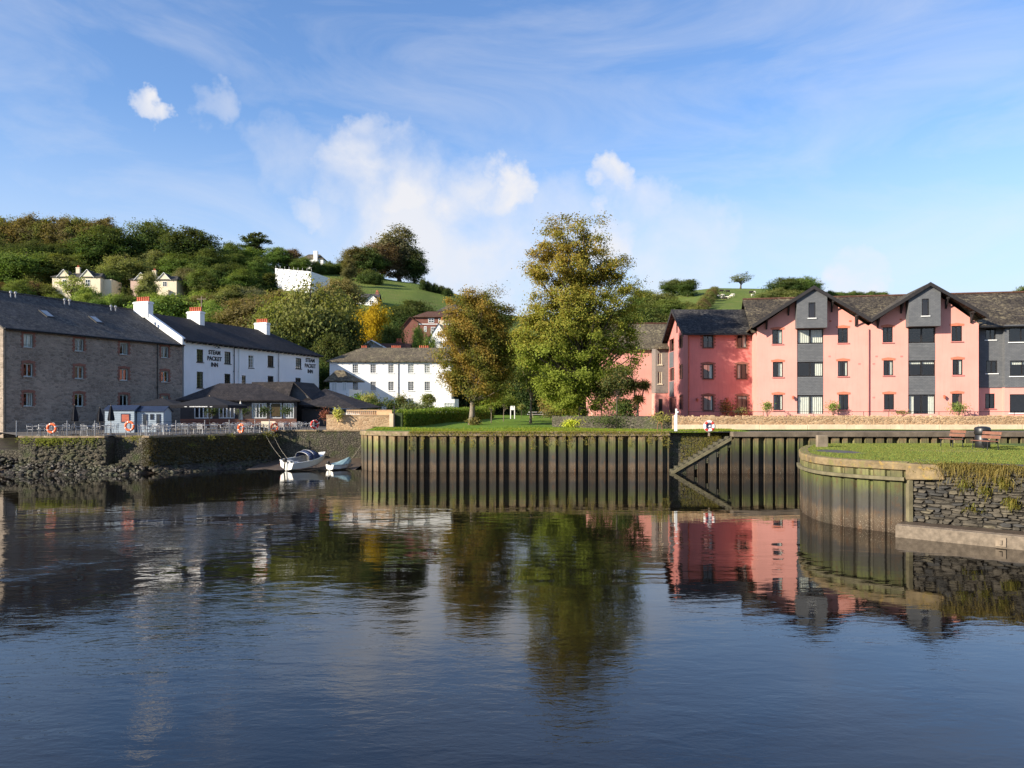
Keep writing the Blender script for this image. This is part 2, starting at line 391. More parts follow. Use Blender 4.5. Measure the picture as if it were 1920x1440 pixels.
def pile_mat(name, k=1.0, g=1.0):
    t = NT(name); p = t.pos(); q = t.xyz(p)
    n1 = t.noise(t.map(p, (1.6, 1.6, .5)), 1.5, 5, .6)
    zz = t.math('ADD', q[2], t.math('MULTIPLY', t.math('SUBTRACT', n1, .5), .9))
    c = t.ramp(t.rng(zz, 0, 3), [(0.0, scale3((.10, .068, .045), k)), (.17, scale3((.16, .115, .075), k)), (.27, scale3((.085, .078, .070), k)), (.45, scale3((.10, .098, .070), k)),
                                 (.60, scale3((.13, .145, .045), g)), (.74, scale3((.21, .20, .085), g)), (.84, scale3((.36, .25, .13), k)), (1.0, scale3((.45, .32, .19), k))])
    st = t.noise(t.map(p, (7, 7, .35)), 1.5, 6, .65)
    c = t.mix(t.rng(st, .48, .72, 0, .75), c, scale3((.07, .06, .045), k))
    sp = t.noise(p, 26, 4, .7); c = t.mix(t.math('MULTIPLY', t.rng(sp, .58, .7), t.rng(q[2], .75, .35)), c, (.42, .36, .27))
    rp = t.noise(t.map(p, (2, 2, 1)), 2.2, 5); c = t.mix(t.rng(rp, .56, .68, 0, .6), c, scale3((.17, .09, .045), k))
    oi = t.n('ShaderNodeObjectInfo'); kk = t.rng(oi.outputs['Random'], 0, 1, .62, 1.2); c = t.mix(1.0, c, t.comb(kk, kk, kk), 'MULTIPLY')
    lg = t.noise(t.map(p, (1.1, 1.1, .8)), .9, 4, .6); c = t.mix(t.rng(lg, .48, .72, 0, .6), c, scale3((.075, .07, .05), k))
    return t.pbsdf(c, .82, t.bump(t.math('ADD', sp, t.math('MULTIPLY', n1, 2)), .6, .02), 0, .2)
M['pile'] = pile_mat('pile', .82, .92)
M['pile_moss'] = pile_mat('pile_moss', .62, .85)

def weedy_cap():
    t = NT('weedy_cap'); v = t.pos()
    c = t.mix(t.rng(t.noise(v, 2.2, 6, .65), .35, .65), (.36, .27, .17), (.16, .12, .075))
    c = t.mix(t.rng(t.noise(t.map(v, loc=(9, 2, 4)), 3.2, 5), .52, .66, 0, .8), c, (.12, .12, .03))
    return t.pbsdf(c, .9, t.bump(t.noise(v, 9, 5), .8, .04), 0, .15)
M['cap'] = weedy_cap()
def lichen_cap():
    t = NT('lichen_cap'); v = t.pos(); q = t.xyz(v)
    c = t.mix(t.rng(t.noise(v, 1.8, 6, .65), .35, .65), (.27, .20, .11), (.14, .105, .06))
    c = t.mix(t.rng(t.noise(t.map(v, loc=(3, 8, 1)), 3.0, 5, .7), .54, .66, 0, .7), c, (.38, .24, .05))
    c = t.mix(t.rng(t.noise(t.map(v, loc=(1, 5, 7)), 2.4, 5, .7), .53, .68, 0, .8), c, (.16, .16, .05))
    return t.pbsdf(c, .9, t.bump(t.noise(v, 8, 6), .9, .04), 0, .15)
M['lichen_cap'] = lichen_cap()

def grass_mat(name, a, b, sc=1.0, dry=(.20, .17, .05), dryk=.25):
    t = NT(name); v = t.pos()
    c = t.mix(t.rng(t.noise(v, .5 * sc, 6, .6), .3, .7), a, b)
    c = t.mix(t.rng(t.noise(v, 22 * sc, 3, .7), .3, .75, 0, .55), c, scale3(a, .5))
    c = t.mix(t.rng(t.noise(t.map(v, loc=(7, 7, 0)), 1.6 * sc, 5), .52, .75, 0, dryk), c, dry)
    return t.pbsdf(c, .9, t.bump(t.noise(v, 16 * sc, 4, .7), .9, .06 / sc), 0, .1)
M['lawn'] = grass_mat('lawn', (.115, .20, .024), (.165, .26, .036))
M['bank_grass'] = grass_mat('bank_grass', (.095, .14, .036), (.135, .18, .055), 1.5)
M['field'] = grass_mat('field', (.12, .17, .035), (.17, .21, .05), .12, (.24, .20, .08), .5)

def leaf_mat(name='foliage', autumn=(.21, .125, .034), trans=.42):
    t = NT(name); oi = t.n('ShaderNodeObjectInfo'); g = t.n('ShaderNodeNewGeometry')
    at = t.n('ShaderNodeAttribute'); at.attribute_name = 'tint'
    c = t.mix(at.outputs['Fac'], oi.outputs['Color'], autumn)
    k = t.rng(g.outputs['Random Per Island'], 0, 1, 1.3, 2.3)
    c = t.mix(1.0, c, t.comb(k, k, t.math('MULTIPLY', k, .9)), 'MULTIPLY')
    d = t.n('ShaderNodeBsdfDiffuse'); t.set(d.inputs[0], c)
    tr = t.n('ShaderNodeBsdfTranslucent'); t.set(tr.inputs[0], t.mix(1.0, c, (1.15, 1.25, .6), 'MULTIPLY'))
    mx = t.n('ShaderNodeMixShader'); mx.inputs[0].default_value = trans
    t.t.links.new(d.outputs[0], mx.inputs[1]); t.t.links.new(tr.outputs[0], mx.inputs[2])
    t.t.links.new(mx.outputs[0], t.out.inputs[0]); return t.m
M['leaf'] = leaf_mat()

def water_mat():
    t = NT('water'); p = t.pos(); q = t.xyz(p)
    # wind ruffles midstream and to the left, smooth water below the walls
    big = t.noise(t.map(p, (.06, .11, 1)), 1.0, 4, .55, .6)
    near = t.rng(q[1], 57, 24, .10, .85, True)
    patch = t.rng(big, .42, .62, .45, 1.5, True)
    left = t.rng(q[0], 1, -12, .85, 1.9, True)
    amp = t.math('MULTIPLY', t.math('MULTIPLY', near, patch), left)
    r0 = t.noise(t.map(p, (.5, 1.2, 1), (0, 0, .10)), .55, 2, .5, .5)
    r1 = t.noise(t.map(p, (.8, 1.7, 1), (0, 0, .28)), 1.15, 2, .5, .6)
    r2 = t.noise(t.map(p, (1.0, 2.0, 1), (0, 0, -.22)), 3.6, 3, .6, .5)
    fine = t.math('ADD', t.rng(q[1], 26, 9, .10, .55, True), t.math('MULTIPLY', t.rng(q[0], -3, -14, 0, .45, True), t.rng(big, .48, .60, 0, 1, True)))
    h = t.math('MULTIPLY', t.math('ADD', t.math('ADD', t.math('MULTIPLY', r0, 1.4), r1), t.math('MULTIPLY', r2, fine)), amp)
    b = t.bump(h, 1.0, .0075)
    o = t.n('ShaderNodeBsdfPrincipled'); t.set(o.inputs['Base Color'], (.0055, .0045, .0035)); o.inputs['Roughness'].default_value = .01
    o.inputs['IOR'].default_value = 1.52
    t.set(o.inputs['Normal'], b); t.t.links.new(o.outputs[0], t.out.inputs[0]); return t.m
M['water'] = water_mat()

# ------------------------------------------------------------------ terrain
RIDGE = [(-2500, 470, 300), (-900, 440, 300), (-300, 450, 300), (0, 462, 300), (200, 462, 300), (330, 478, 300), (450, 492, 300), (560, 502, 300), (640, 512, 300), (700, 520, 300), (770, 530, 300), (840, 547, 305), (950, 590, 330),
         (1060, 610, 380), (1150, 585, 420), (1220, 560, 440), (1300, 545, 450), (1340, 541, 450), (1420, 542, 450), (1500, 546, 450), (1600, 553, 450), (1800, 563, 450), (1950, 568, 450), (2600, 540, 420), (4200, 500, 420)]
def ridge(px):
    px = max(RIDGE[0][0], min(RIDGE[-1][0], px))
    for a, b in zip(RIDGE, RIDGE[1:]):
        if px <= b[0]:
            t = (px - a[0]) / (b[0] - a[0]); t2 = t * t * (3 - 2 * t)
            return a[1] + (b[1] - a[1]) * (t * .5 + t2 * .5), a[2] + (b[2] - a[2]) * t
    return RIDGE[-1][1:]
D0 = 122.0
def base_z(y): return 2.62 + .75 * min(1, max(0, (y - 72) / 38))
def ground_z(x, y):
    if y <= 70: return base_z(y)
    px = CX + FOC * x / y
    py, Dr = ridge(px); zr = Z(py, Dr); z0 = base_z(y)
    if y <= D0: return z0
    t = (y - D0) / (Dr - D0)
    if t <= 1:
        s = .42 * t * t * (3 - 2 * t) + .58 * t
        b = 1.2 * math.sin(x * .045 + y * .03) * math.sin(y * .05) * min(1, t * 4) * min(1, (1 - t) * 4)
        return z0 + (zr - z0) * s + b
    return zr - (y - Dr) * .03
def hit(px, py):
    D = D0 + 2
    while D < 470:
        if ground_z(X(px, D), D) >= Z(py, D): return D
        D += 1.0
    return ridge(px)[1]

pxs = list(np.arange(-2400, -400, 100)) + list(np.arange(-400, 2300, 15)) + list(np.arange(2300, 4200, 100))
Ds = [67.2, 70, 74, 80, 90, 100, 110, 122] + list(np.arange(128, 300, 6)) + list(np.arange(300, 470, 8)) + [500, 560, 650, 800, 1000, 1300]
mb = MB()
for D in Ds:
    for p in pxs:
        x = X(p, D); mb.v.append((x, D, ground_z(x, D)))
n = len(pxs)
for i in range(len(Ds) - 1):
    for j in range(n - 1): mb.f.append((i * n + j, i * n + j + 1, (i + 1) * n + j + 1, (i + 1) * n + j))
mb.build('hillside', M['field'], smooth=True, kind='structure')

w = MB(); w.quad((-900, -300, 0), (900, -300, 0), (900, 70, 0), (-900, 70, 0)); w.build('water', M['water'], kind='structure')
w = MB(); w.quad((-900, -300, -1.6), (900, -300, -1.6), (900, 75, -1.6), (-900, 75, -1.6)); w.build('river_bed', M['mud'], kind='structure')


# ------------------------------------------------------------------ vegetation helpers (numpy leaf clouds)
def leaf_mesh(name, pts, nrm, size, rng, tint, aspect=.6, mat=None):
    N = len(pts); nrm = nrm / (np.linalg.norm(nrm, axis=1, keepdims=True) + 1e-9)
    r = rng.normal(size=(N, 3)); a = np.cross(nrm, r); a /= (np.linalg.norm(a, axis=1, keepdims=True) + 1e-9); b = np.cross(nrm, a)
    sz = (size * rng.uniform(.65, 1.35, N))[:, None] * .5
    v = np.empty((N, 4, 3)); v[:, 0] = pts + a * sz; v[:, 1] = pts + b * sz * aspect; v[:, 2] = pts - a * sz; v[:, 3] = pts - b * sz * aspect
    v[:, 1] += nrm * sz * .25; v[:, 3] += nrm * sz * .25
    me = bpy.data.meshes.new(name); me.vertices.add(4 * N); me.vertices.foreach_set('co', v.reshape(-1).astype(np.float32))
    me.loops.add(4 * N); me.loops.foreach_set('vertex_index', np.arange(4 * N, dtype=np.int32))
    me.polygons.add(N); me.polygons.foreach_set('loop_start', np.arange(0, 4 * N, 4, dtype=np.int32)); me.polygons.foreach_set('loop_total', np.full(N, 4, dtype=np.int32))
    at = me.attributes.new('tint', 'FLOAT', 'POINT'); at.data.foreach_set('value', np.repeat(np.clip(tint, 0, 1), 4).astype(np.float32))
    me.materials.append(mat or M['leaf']); me.update(calc_edges=True); me.validate(); return me

def crown_points(seed, blobs, n_clump, n_leaf, csig, shell=2.2):
    rng = np.random.default_rng(seed)
    vol = np.array([b[3] * b[4] * b[5] * (b[6] if len(b) > 6 else 1) for b in blobs]) ** .8; vol /= vol.sum()
    idx = rng.choice(len(blobs), n_clump, p=vol); B = np.array([b[:6] for b in blobs])[idx]
    d = rng.normal(size=(n_clump, 3)); d /= np.linalg.norm(d, axis=1, keepdims=True)
    r = rng.uniform(.03, 1, n_clump) ** (1 / shell) * (1.0 if shell >= 1.95 else rng.uniform(.9, 1.16, n_clump))
    cen = B[:, :3] + B[:, 3:6] * d * r[:, None]
    k = rng.poisson(n_leaf, n_clump) + 2; rep = np.repeat(np.arange(n_clump), k)
    off = rng.normal(size=(len(rep), 3)) * csig * np.repeat(rng.uniform(.6, 1.4, n_clump), k)[:, None]; off[:, 2] *= .62
    pts = cen[rep] + off; out = d[rep]
    nrm = rng.normal(size=(len(rep), 3)) * .55 + out * .75 + np.array([0, 0, .45])
    return rng, cen, rep, pts, nrm

def limbs(mbt, seed, base, top, r0, cen, n_limb, bend=.4, twig=True):
    rnd = random.Random(seed); H = top - base; path = []; rad = []
    for i in range(9):
        t = i / 8; path.append((bend * math.sin(t * 2.3) * .4 + rnd.uniform(-.04, .04) * r0 * 4, bend * math.sin(t * 1.7 + 1) * .3, base + H * t))
        rad.append(r0 * (1.35 if i == 0 else 1) * (1 - .86 * t))
    mbt.tube(path, rad, 8)
    ks = rnd.sample(range(len(cen)), min(n_limb, len(cen)))
    for k in ks:
        c = cen[k]; tz = base + H * min(.93, max(.22, (c[2] - base) / H * .72 - .05 + rnd.uniform(-.05, .05)))
        t = (tz - base) / H; i = min(7, int(t * 8)); f = t * 8 - i
        p0 = Vector(path[i]).lerp(Vector(path[i + 1]), f); p2 = Vector(c); m = p0.lerp(p2, .5) + Vector((rnd.uniform(-.2, .2), rnd.uniform(-.2, .2), -.1 * (p2 - p0).length + rnd.uniform(0, .3)))
        rr = max(.012 * H * .12, r0 * (1 - .86 * t) * .42)
        mbt.tube([p0, m, p2], [rr, rr * .55, rr * .16], 5, False)

def tree_mesh(seed, blobs, n_clump, n_leaf, leaf, csig, H, r0, n_limb=40, tintf=None, bark='bark', aspect=.6, trunk_top=.9, shell=2.2, bend=.4):
    rng, cen, rep, pts, nrm = crown_points(seed, blobs, n_clump, n_leaf, csig, shell)
    tint = tintf(pts, rng) if tintf else np.zeros(len(pts))
    cl = np.repeat(0, len(pts)); tint = tint + 0
    crown = leaf_mesh('crown', pts, nrm, leaf, rng, tint, aspect)
    mt = MB(); limbs(mt, seed, -.25, H * trunk_top, r0, cen, n_limb, bend)
    return mt.mesh('trunk', M[bark], True), crown

def tree_obj(name, meshes, loc, sc, col, rz=0, label=None, group=None, cat='tree'):
    o = empty(name, loc, rz, label, cat, group); o.scale = sc
    a = inst('trunk', meshes[0], o); b = inst('crown', meshes[1], o); b.color = (*col, 1)
    return o

def weed_cloud(name, pts, nrm, size, seed, col, parent=None, tint=0.0, aspect=.5, **k):
    rng = np.random.default_rng(seed)
    me = leaf_mesh(name, np.array(pts, float), np.array(nrm, float), size, rng, np.full(len(pts), tint) * rng.uniform(0, 1, len(pts)), aspect)
    o = inst(name, me, parent, **k); o.color = (*col, 1); return o

def blade_mesh(name, roots, dirs, length, width, seed, droop=.5):
    rng = np.random.default_rng(seed); N = len(roots); roots = np.array(roots, float); d = np.array(dirs, float) + rng.normal(size=(N, 3)) * .35
    d /= np.linalg.norm(d, axis=1, keepdims=True); L = (length * rng.uniform(.5, 1.4, N))[:, None]
    side = np.cross(d, rng.normal(size=(N, 3))); side /= np.linalg.norm(side, axis=1, keepdims=True); w = side * width * .5
    mid = roots + d * L * .55; tip = roots + d * L; tip[:, 2] -= droop * L[:, 0] * rng.uniform(.3, 1.2, N)
    v = np.stack([roots - w, roots + w, mid + w * .8, mid - w * .8, tip], 1)
    me = bpy.data.meshes.new(name); me.vertices.add(5 * N); me.vertices.foreach_set('co', v.reshape(-1).astype(np.float32))
    li = (np.arange(N)[:, None] * 5 + np.array([0, 1, 2, 3, 3, 2, 4])).astype(np.int32)
    me.loops.add(7 * N); me.loops.foreach_set('vertex_index', li.reshape(-1))
    st = (np.arange(N)[:, None] * 7 + np.array([0, 4])).astype(np.int32); me.polygons.add(2 * N); me.polygons.foreach_set('loop_start', st.reshape(-1))
    me.polygons.foreach_set('loop_total', np.tile(np.array([4, 3], dtype=np.int32), N))
    at = me.attributes.new('tint', 'FLOAT', 'POINT'); at.data.foreach_set('value', np.repeat(rng.uniform(0, .5, N), 5).astype(np.float32))
    me.materials.append(M['leaf']); me.update(calc_edges=True); me.validate(); return me

# ------------------------------------------------------------------ quays and walls
QZ = 2.66          # terrace level of the inn
LZ = 2.95          # lawn and promenade level at the water's edge
def lawn_z(x, y): return LZ - .02 + max(0, y - 58) * .0165 + .05 * math.sin(x * .5 + y * .3)

# lawn sheet
mb = MB(); ys = [57.9, 59, 60.5, 62, 64, 66.5, 69, 72, 76, 80, 85, 90, 96, 103, 112]; nx = 46
for y in ys:
    xl = -11.4 if y < 67 else -13
    xl = max(xl, -7.5 - math.sqrt(max(0, 4.2 ** 2 - (62.2 - y) ** 2))) if y < 62.2 else xl
    xr = 17.5 if y < 61.8 else 60
    for i in range(nx):
        x = xl + (xr - xl) * i / (nx - 1); z = lawn_z(x, y)
        mb.v.append((x, y, z))
for i in range(len(ys) - 1):
    for j in range(nx - 1): mb.f.append((i * nx + j, i * nx + j + 1, (i + 1) * nx + j + 1, (i + 1) * nx + j))
mb.build('lawn', M['lawn'], smooth=True, kind='structure')

# ---- sheet pile wall in front of the lawn
def pile_meshes(w, depth, zt, zb=-1.0, mat='pile'):
    out = []
    for prof in ([(0, 0), (.66 * w, 0), (.70 * w, depth), (.95 * w, depth), (w, .0)], [(0, 0), (.40 * w, 0), (.43 * w, depth), (.96 * w, depth), (w, .0)]):
        m = MB()
        for (a, b), (c, d) in zip(prof, prof[1:]):
            m.quad((a, b, zb), (c, d, zb), (c, d, zt), (a, b, zt))
        m.box(.0, .03 * w, -.012, .02, zb, zt)                        # the interlock ridge
        out.append(m.mesh('pile', M[mat]))
    return out
pm = pile_meshes(.73, .42, 2.68)
wall = empty('sheet_pile_wall', (0, 57.9, 0), 0, 'rusty corrugated steel sheet pile wall below the tree lawn', 'wall')
path = []
Rr, cxp, cyp = 4.3, -7.5, 57.9 + 4.3
path += [(cxp - Rr, 67.0), (cxp - Rr, 64.5), (cxp - Rr, 63)]
na = 10
for k in range(na, 0, -1):
    th = k / na * math.pi / 2; path.append((cxp - Rr * math.sin(th), cyp - Rr * math.cos(th)))
k = 0; xx = -7.5
arc = []
th = math.pi / 2
step = .73 / Rr
while th > 0.02:
    t2 = max(0, th - step); a = (cxp - Rr * math.sin(th), cyp - Rr * math.cos(th)); b = (cxp - Rr * math.sin(t2), cyp - Rr * math.cos(t2))
    ang = math.atan2(b[1] - a[1], b[0] - a[0]); L = math.hypot(b[0] - a[0], b[1] - a[1])
    inst('pile', pm[0], wall, (a[0], a[1] - 57.9, 0), (0, 0, ang), (L / .73, 1, 1)); th = t2
for y0 in (66.3, 65.57, 64.84, 64.11, 63.38, 62.65): inst('pile', pm[0], wall, (cxp - Rr, y0 - 57.9 + .28, 0), (0, 0, -math.pi / 2))
i = 0
while xx < X(1243, 57.9) - .2:
    wj = .73
    inst('pile', pm[1] if i % 4 == 1 else pm[0], wall, (xx, 0, 0), (0, 0, 0)); xx += wj; i += 1
xend = xx
path += [(-7.5 + j * .75, 57.9 + .02 * math.sin(j * 1.7)) for j in range(int((xend + 7.5) / .75) + 1)] + [(xend + .1, 57.9)]
c_ = MB(); c_.sweep([(x, y - 57.9) for x, y in path], [(.10, 2.66), (.10, LZ + .02), (-.42, LZ + .03), (-.42, 2.66)]); c_.build('capping_beam', M['cap'], wall)
# return wall at the right end of the lawn wall
mb = MB(); mb.box(xend + .0, xend + .1, .05, 3.2, -1, 2.66); mb.build('end_panel', M['pile_moss'], wall)
# weeds hanging on the capping beam and in the corrugations
rng = np.random.default_rng(3); P = []; Nn = []
for _ in range(5200):
    x = rng.uniform(-7.5, xend); P.append((x, -.10 + rng.normal() * .05, LZ + .03 - abs(rng.normal()) * .13)); Nn.append((0, -1, .6))
for c in range(26):
    x0 = rng.uniform(-7.5, xend); L = rng.uniform(.3, 1.1)
    for _ in range(int(60 * L)): P.append((x0 + rng.normal() * .09, -.08 + rng.normal() * .05, LZ - .2 - rng.uniform(0, L))); Nn.append((0, -1, .3))
weed_cloud('hanging_weeds', P, Nn, .085, 5, (.12, .12, .035), wall, .5, kind='stuff')

# ---- right hand pile wall, steps and promenade
YR = 56.6
xs0, xs1 = X(1262, YR), X(1376, YR)       # foot and head of the river steps
wall2 = empty('quay_pile_wall', (0, YR, 0), 0, 'mossy steel sheet pile wall below the concrete promenade', 'wall')
pm2 = pile_meshes(.80, .42, 2.66, mat='pile_moss')
def zdiag(x): return 0.02 + (x - xs0) / (xs1 - xs0) * 2.60
x = xs0 + 1.0; i = 0
while x < 46:
    if x + .4 < xs1:
        mm = pile_meshes(.80, .42, max(.3, zdiag(x) - .02), mat='pile_moss')[0]
        inst('pile', mm, wall2, (x, .12, 0))
    else: inst('pile', pm2[1] if i % 4 == 2 else pm2[0], wall2, (x, .0, 0))
    x += .80; i += 1
mb = MB(); mb.box(xs1 - .1, 46, -.16, .7, 2.62, LZ + .03); mb.build('capping_beam', M['concrete'], wall2, bevel=.03)
st = empty('river_steps', (xs0, YR, 0), 0, 'mossy stone river steps rising to the promenade between the pile walls', 'steps')
ns = 12
for k in range(ns):
    u = (xs1 - xs0) / ns; m = MB(); m.box(0, u + .02, 0.16, 1.75, -.6, .22)
    inst('step', m.mesh('step', M['quay_stone']), st, (k * u, 0, .02 + (k + 1) * 2.62 / ns - .22))
mb = MB(); L = xs1 - xs0
mb.hexa([(-.1, 0, -.12), (L, 0, 2.48), (L, .14, 2.48), (-.1, .14, -.12), (-.1, 0, .10), (L, 0, 2.70), (L, .14, 2.70), (-.1, .14, .10)]); mb.build('stringer_beam', M['wood_green'], st)
mb = MB(); mb.box(xend - YR * 0 - xs0 + .1, xs1 - xs0 + 1.5, 1.76, 2.6, -1, LZ + .02)
bw = mb.build('back_wall', M['quay_stone'], st)
P = []; Nn = []
for _ in range(2600):
    x_ = rng.uniform(0.9, L + .6); P.append((x_, 1.70 + rng.normal() * .05, rng.uniform(min(2.8, max(.5, zdiag(x_ + xs0) + .1)), 2.9))); Nn.append((0, -1, .6))
weed_cloud('moss', P, Nn, .08, 6, (.10, .10, .03), st, .35, kind='stuff')
# promenade
mb = MB(); mb.quad((xs1 - 1.2, YR + .6, LZ - .006), (60, YR + .6, LZ - .006), (60, 62.2, LZ), (xs1 - 1.2, 62.2, LZ)); mb.build('promenade', M['paving'], kind='structure')
# cream concrete wall with the garden wall on top
gx0, gx1 = X(1268, 62), 60
cw = empty('cream_river_wall', (gx0, 62, LZ - .1), 0, 'low cream concrete flood wall along the promenade below the stone garden wall', 'wall')
x = gx0; k = 0
while x < gx1:
    Lp = 3.1 + (k % 3) * .35; m = MB(); m.box(x - gx0, x - gx0 + Lp - .025, 0, .5, 0, .55 + (k % 2) * .012); m.build('wall_panel', M['cream_concrete'], cw, bevel=.02); x += Lp; k += 1
gw = empty('stone_garden_wall', (X(1262, 62.3), 62.3, LZ - .2), 0, 'long low rubble stone garden wall with ragged coping in front of the pink flats', 'wall')
gl = gx1 - X(1262, 62.3)
m = MB(); m.box(0, gl, 0, .42, 0, 1.22); m.build('wall_face', M['garden_stone'], gw)
m = MB(); rnd = random.Random(5); x = 0
while x < gl - .2:
    wd = rnd.uniform(.10, .2); h = rnd.uniform(.07, .2); m.hexa([(x, .02, 1.2), (x + wd, .02, 1.2), (x + wd, .40, 1.2), (x, .40, 1.2), (x + .01, .03, 1.2 + h), (x + wd - .015, .03, 1.2 + h * .9), (x + wd - .015, .39, 1.2 + h * .9), (x + .01, .39, 1.2 + h)]); x += wd + .015
m.build('coping_stones', M['garden_stone'], gw, kind='stuff')
# proud face stones
m = MB()
for _ in range(1500):
    x = rnd.uniform(0, min(gl - .5, 36)); z = rnd.uniform(.62, 1.15); a = rnd.uniform(.08, .22); b = rnd.uniform(.03, .06); d = rnd.uniform(.01, .045)
    m.hexa([(x, -d, z), (x + a, -d * .8, z), (x + a, .01, z), (x, .01, z), (x + .01, -d, z + b), (x + a - .02, -d, z + b * .9), (x + a, .01, z + b), (x, .01, z + b)])
m.build('face_stones', M['garden_stone'], gw, kind='stuff')
sg_ = empty('shade_toned_garden_wall', (X(1035, 69.0), 69.0, lawn_z(0, 69) - .2), math.atan2(62.9 - 69.0, X(1262, 62.9) - X(1035, 69.0)), 'low stone garden wall with shade in its colour under the tallest tree', 'wall')
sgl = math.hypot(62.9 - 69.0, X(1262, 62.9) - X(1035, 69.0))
m = MB(); m.box(0, sgl, 0, .4, 0, .98); m.build('wall_face', M['quay_stone'], sg_)  # darker stone colour puts the tree's shade into this wall and coping
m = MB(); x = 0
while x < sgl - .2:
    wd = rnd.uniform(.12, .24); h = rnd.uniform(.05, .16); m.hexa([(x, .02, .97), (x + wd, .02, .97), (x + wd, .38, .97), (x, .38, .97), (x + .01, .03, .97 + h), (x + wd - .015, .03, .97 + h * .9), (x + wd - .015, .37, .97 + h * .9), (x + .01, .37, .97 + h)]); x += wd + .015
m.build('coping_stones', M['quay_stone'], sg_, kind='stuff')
# railing behind the wall
rl = empty('terrace_railing', (X(1290, 62.9), 62.9, 4.0), 0, 'thin black metal railing along the top of the stone garden wall', 'railing')
L2 = 34
m = MB(); m.tube([(0, 0, .42), (L2, 0, .42)], .018, 5); m.build('rail', M['black_metal'], rl)
pmh = MB().tube([(0, 0, -.1), (0, 0, .44)], .02, 5).mesh('post', M['black_metal'])
for k in range(18): inst('post', pmh, rl, (k * 2.0, 0, 0))
# raised terrace in front of the flats
mb = MB(); mb.poly([(X(1263, 62.8), 62.75, 3.86), (60, 62.75, 3.86), (60, 96, 3.92), (X(1110, 96), 96, 3.92), (X(1110, 72), 69.2, 3.86)]); mb.build('flats_terrace', M['paving'], kind='structure')

# ---- left quay of the inn
YL = 57.0
qx0, qx1, qx2, qx3 = X(35, YL), X(197, YL), X(215, YL), X(279, YL)
qx4, qy4 = X(507, 65.4), 65.4                       # far corner: the quay runs back beside the inlet
qd = Vector((qx4 - qx3, qy4 - YL)); qL = qd.length; qd.normalize(); qn = Vector((qd.y, -qd.x))
def qpt(t, off=0.0): return (qx3 + qd.x * t * qL + qn.x * off, YL + qd.y * t * qL + qn.y * off)
def quay_D(px):     # distance of the quay edge in the direction of a photo column
    if px <= 279: return YL
    k = (px - CX) / FOC; t = (k * YL - qx3) / (qd.x - k * qd.y); return YL + qd.y * t
q = empty('inn_quay', (0, YL, 0), 0, 'old weedy rubble stone quay with steps below the inn terrace', 'quay')
line = [(qx3, 0), (qx4, qy4 - YL)]
m = MB(); m.box(qx0, qx1, .06, 1.5, -1, QZ - .12); m.build('wall', M['quay_stone'], q)
m = MB(); m.sweep(line, [(-.06, -1), (-.06, QZ - .12), (-1.4, QZ - .12), (-1.4, -1)]); m.build('wall', M['quay_stone'], q)
m = MB(); m.box(qx0, qx3 + 1, 1.44, 3, -1, QZ - .12); m.build('wall', M['quay_stone'], q)
m = MB(); m.box(qx0, qx0 + 1.2, -.02, .3, .9, QZ - .10); m.build('corner_buttress', M['quay_stone'], q)
m = MB(); m.box(qx0 - .02, qx1, -.05, .5, QZ - .14, QZ + .015); m.build('edge_kerb', M['cap'], q, bevel=.03)
m = MB(); m.sweep([(qx3 - .5, 0)] + line, [(.05, QZ - .14), (.05, QZ + .015), (-.5, QZ + .015), (-.5, QZ - .14)]); m.build('edge_kerb', M['cap'], q, bevel=.03)
m = MB(); m.box(qx1, qx3 - .5, 1.40, 1.9, QZ - .14, QZ + .012); m.build('edge_kerb', M['cap'], q)
nst = 9
for k in range(nst):
    u = (qx3 - qx2) / nst; m = MB(); m.box(qx2 + k * u, qx2 + (k + 1) * u + .003, .05, 1.42, -1, .45 + (k + 1) * (QZ - .6) / nst)
    m.build('step', M['quay_stone'], q)
m = MB(); m.box(qx1, qx2, -.2, 1.42, -1, .42); m.build('landing', M['quay_stone'], q)
def stone(m, rnd, c, s, ax=(1, 1, 1)):
    ph = (1 + 5 ** .5) / 2
    vs = [(-1, ph, 0), (1, ph, 0), (-1, -ph, 0), (1, -ph, 0), (0, -1, ph), (0, 1, ph), (0, -1, -ph), (0, 1, -ph), (ph, 0, -1), (ph, 0, 1), (-ph, 0, -1), (-ph, 0, 1)]
    fs = [(0, 11, 5), (0, 5, 1), (0, 1, 7), (0, 7, 10), (0, 10, 11), (1, 5, 9), (5, 11, 4), (11, 10, 2), (10, 7, 6), (7, 1, 8), (3, 9, 4), (3, 4, 2), (3, 2, 6), (3, 6, 8), (3, 8, 9), (4, 9, 5), (2, 4, 11), (6, 2, 10), (8, 6, 7), (9, 8, 1)]
    rm = Matrix.Rotation(rnd.uniform(0, 6.3), 3, Vector((rnd.uniform(-1, 1), rnd.uniform(-1, 1), rnd.uniform(-1, 1))).normalized())
    out = []
    for v in vs:
        p = rm @ (Vector(v) * .55 * rnd.uniform(.7, 1.15)); out.append((c[0] + p.x * s * ax[0], c[1] + p.y * s * ax[1], c[2] + p.z * s * ax[2]))
    m.add(out, fs)
def rubble_mat(name, cols, rough):
    t = NT(name); g = t.n('ShaderNodeNewGeometry'); v = t.pos(); c = t.ramp(g.outputs['Random Per Island'], [(i / (len(cols) - 1), k) for i, k in enumerate(cols)])
    c = t.mix(t.rng(t.noise(v, 1.1, 5, .65), .45, .68, 0, .55), c, (.065, .075, .025))
    return t.pbsdf(c, rough, t.bump(t.noise(v, 14, 4), .6, .02), 0, .3)
M['rubble'] = rubble_mat('rubble', [(.03, .026, .018), (.08, .067, .045), (.05, .045, .033), (.12, .10, .07)], .85)
M['wet_rock'] = rubble_mat('wet_rock', [(.014, .011, .008), (.045, .034, .024), (.024, .019, .014), (.075, .062, .046)], .55)
rnd = random.Random(11)
m = MB()
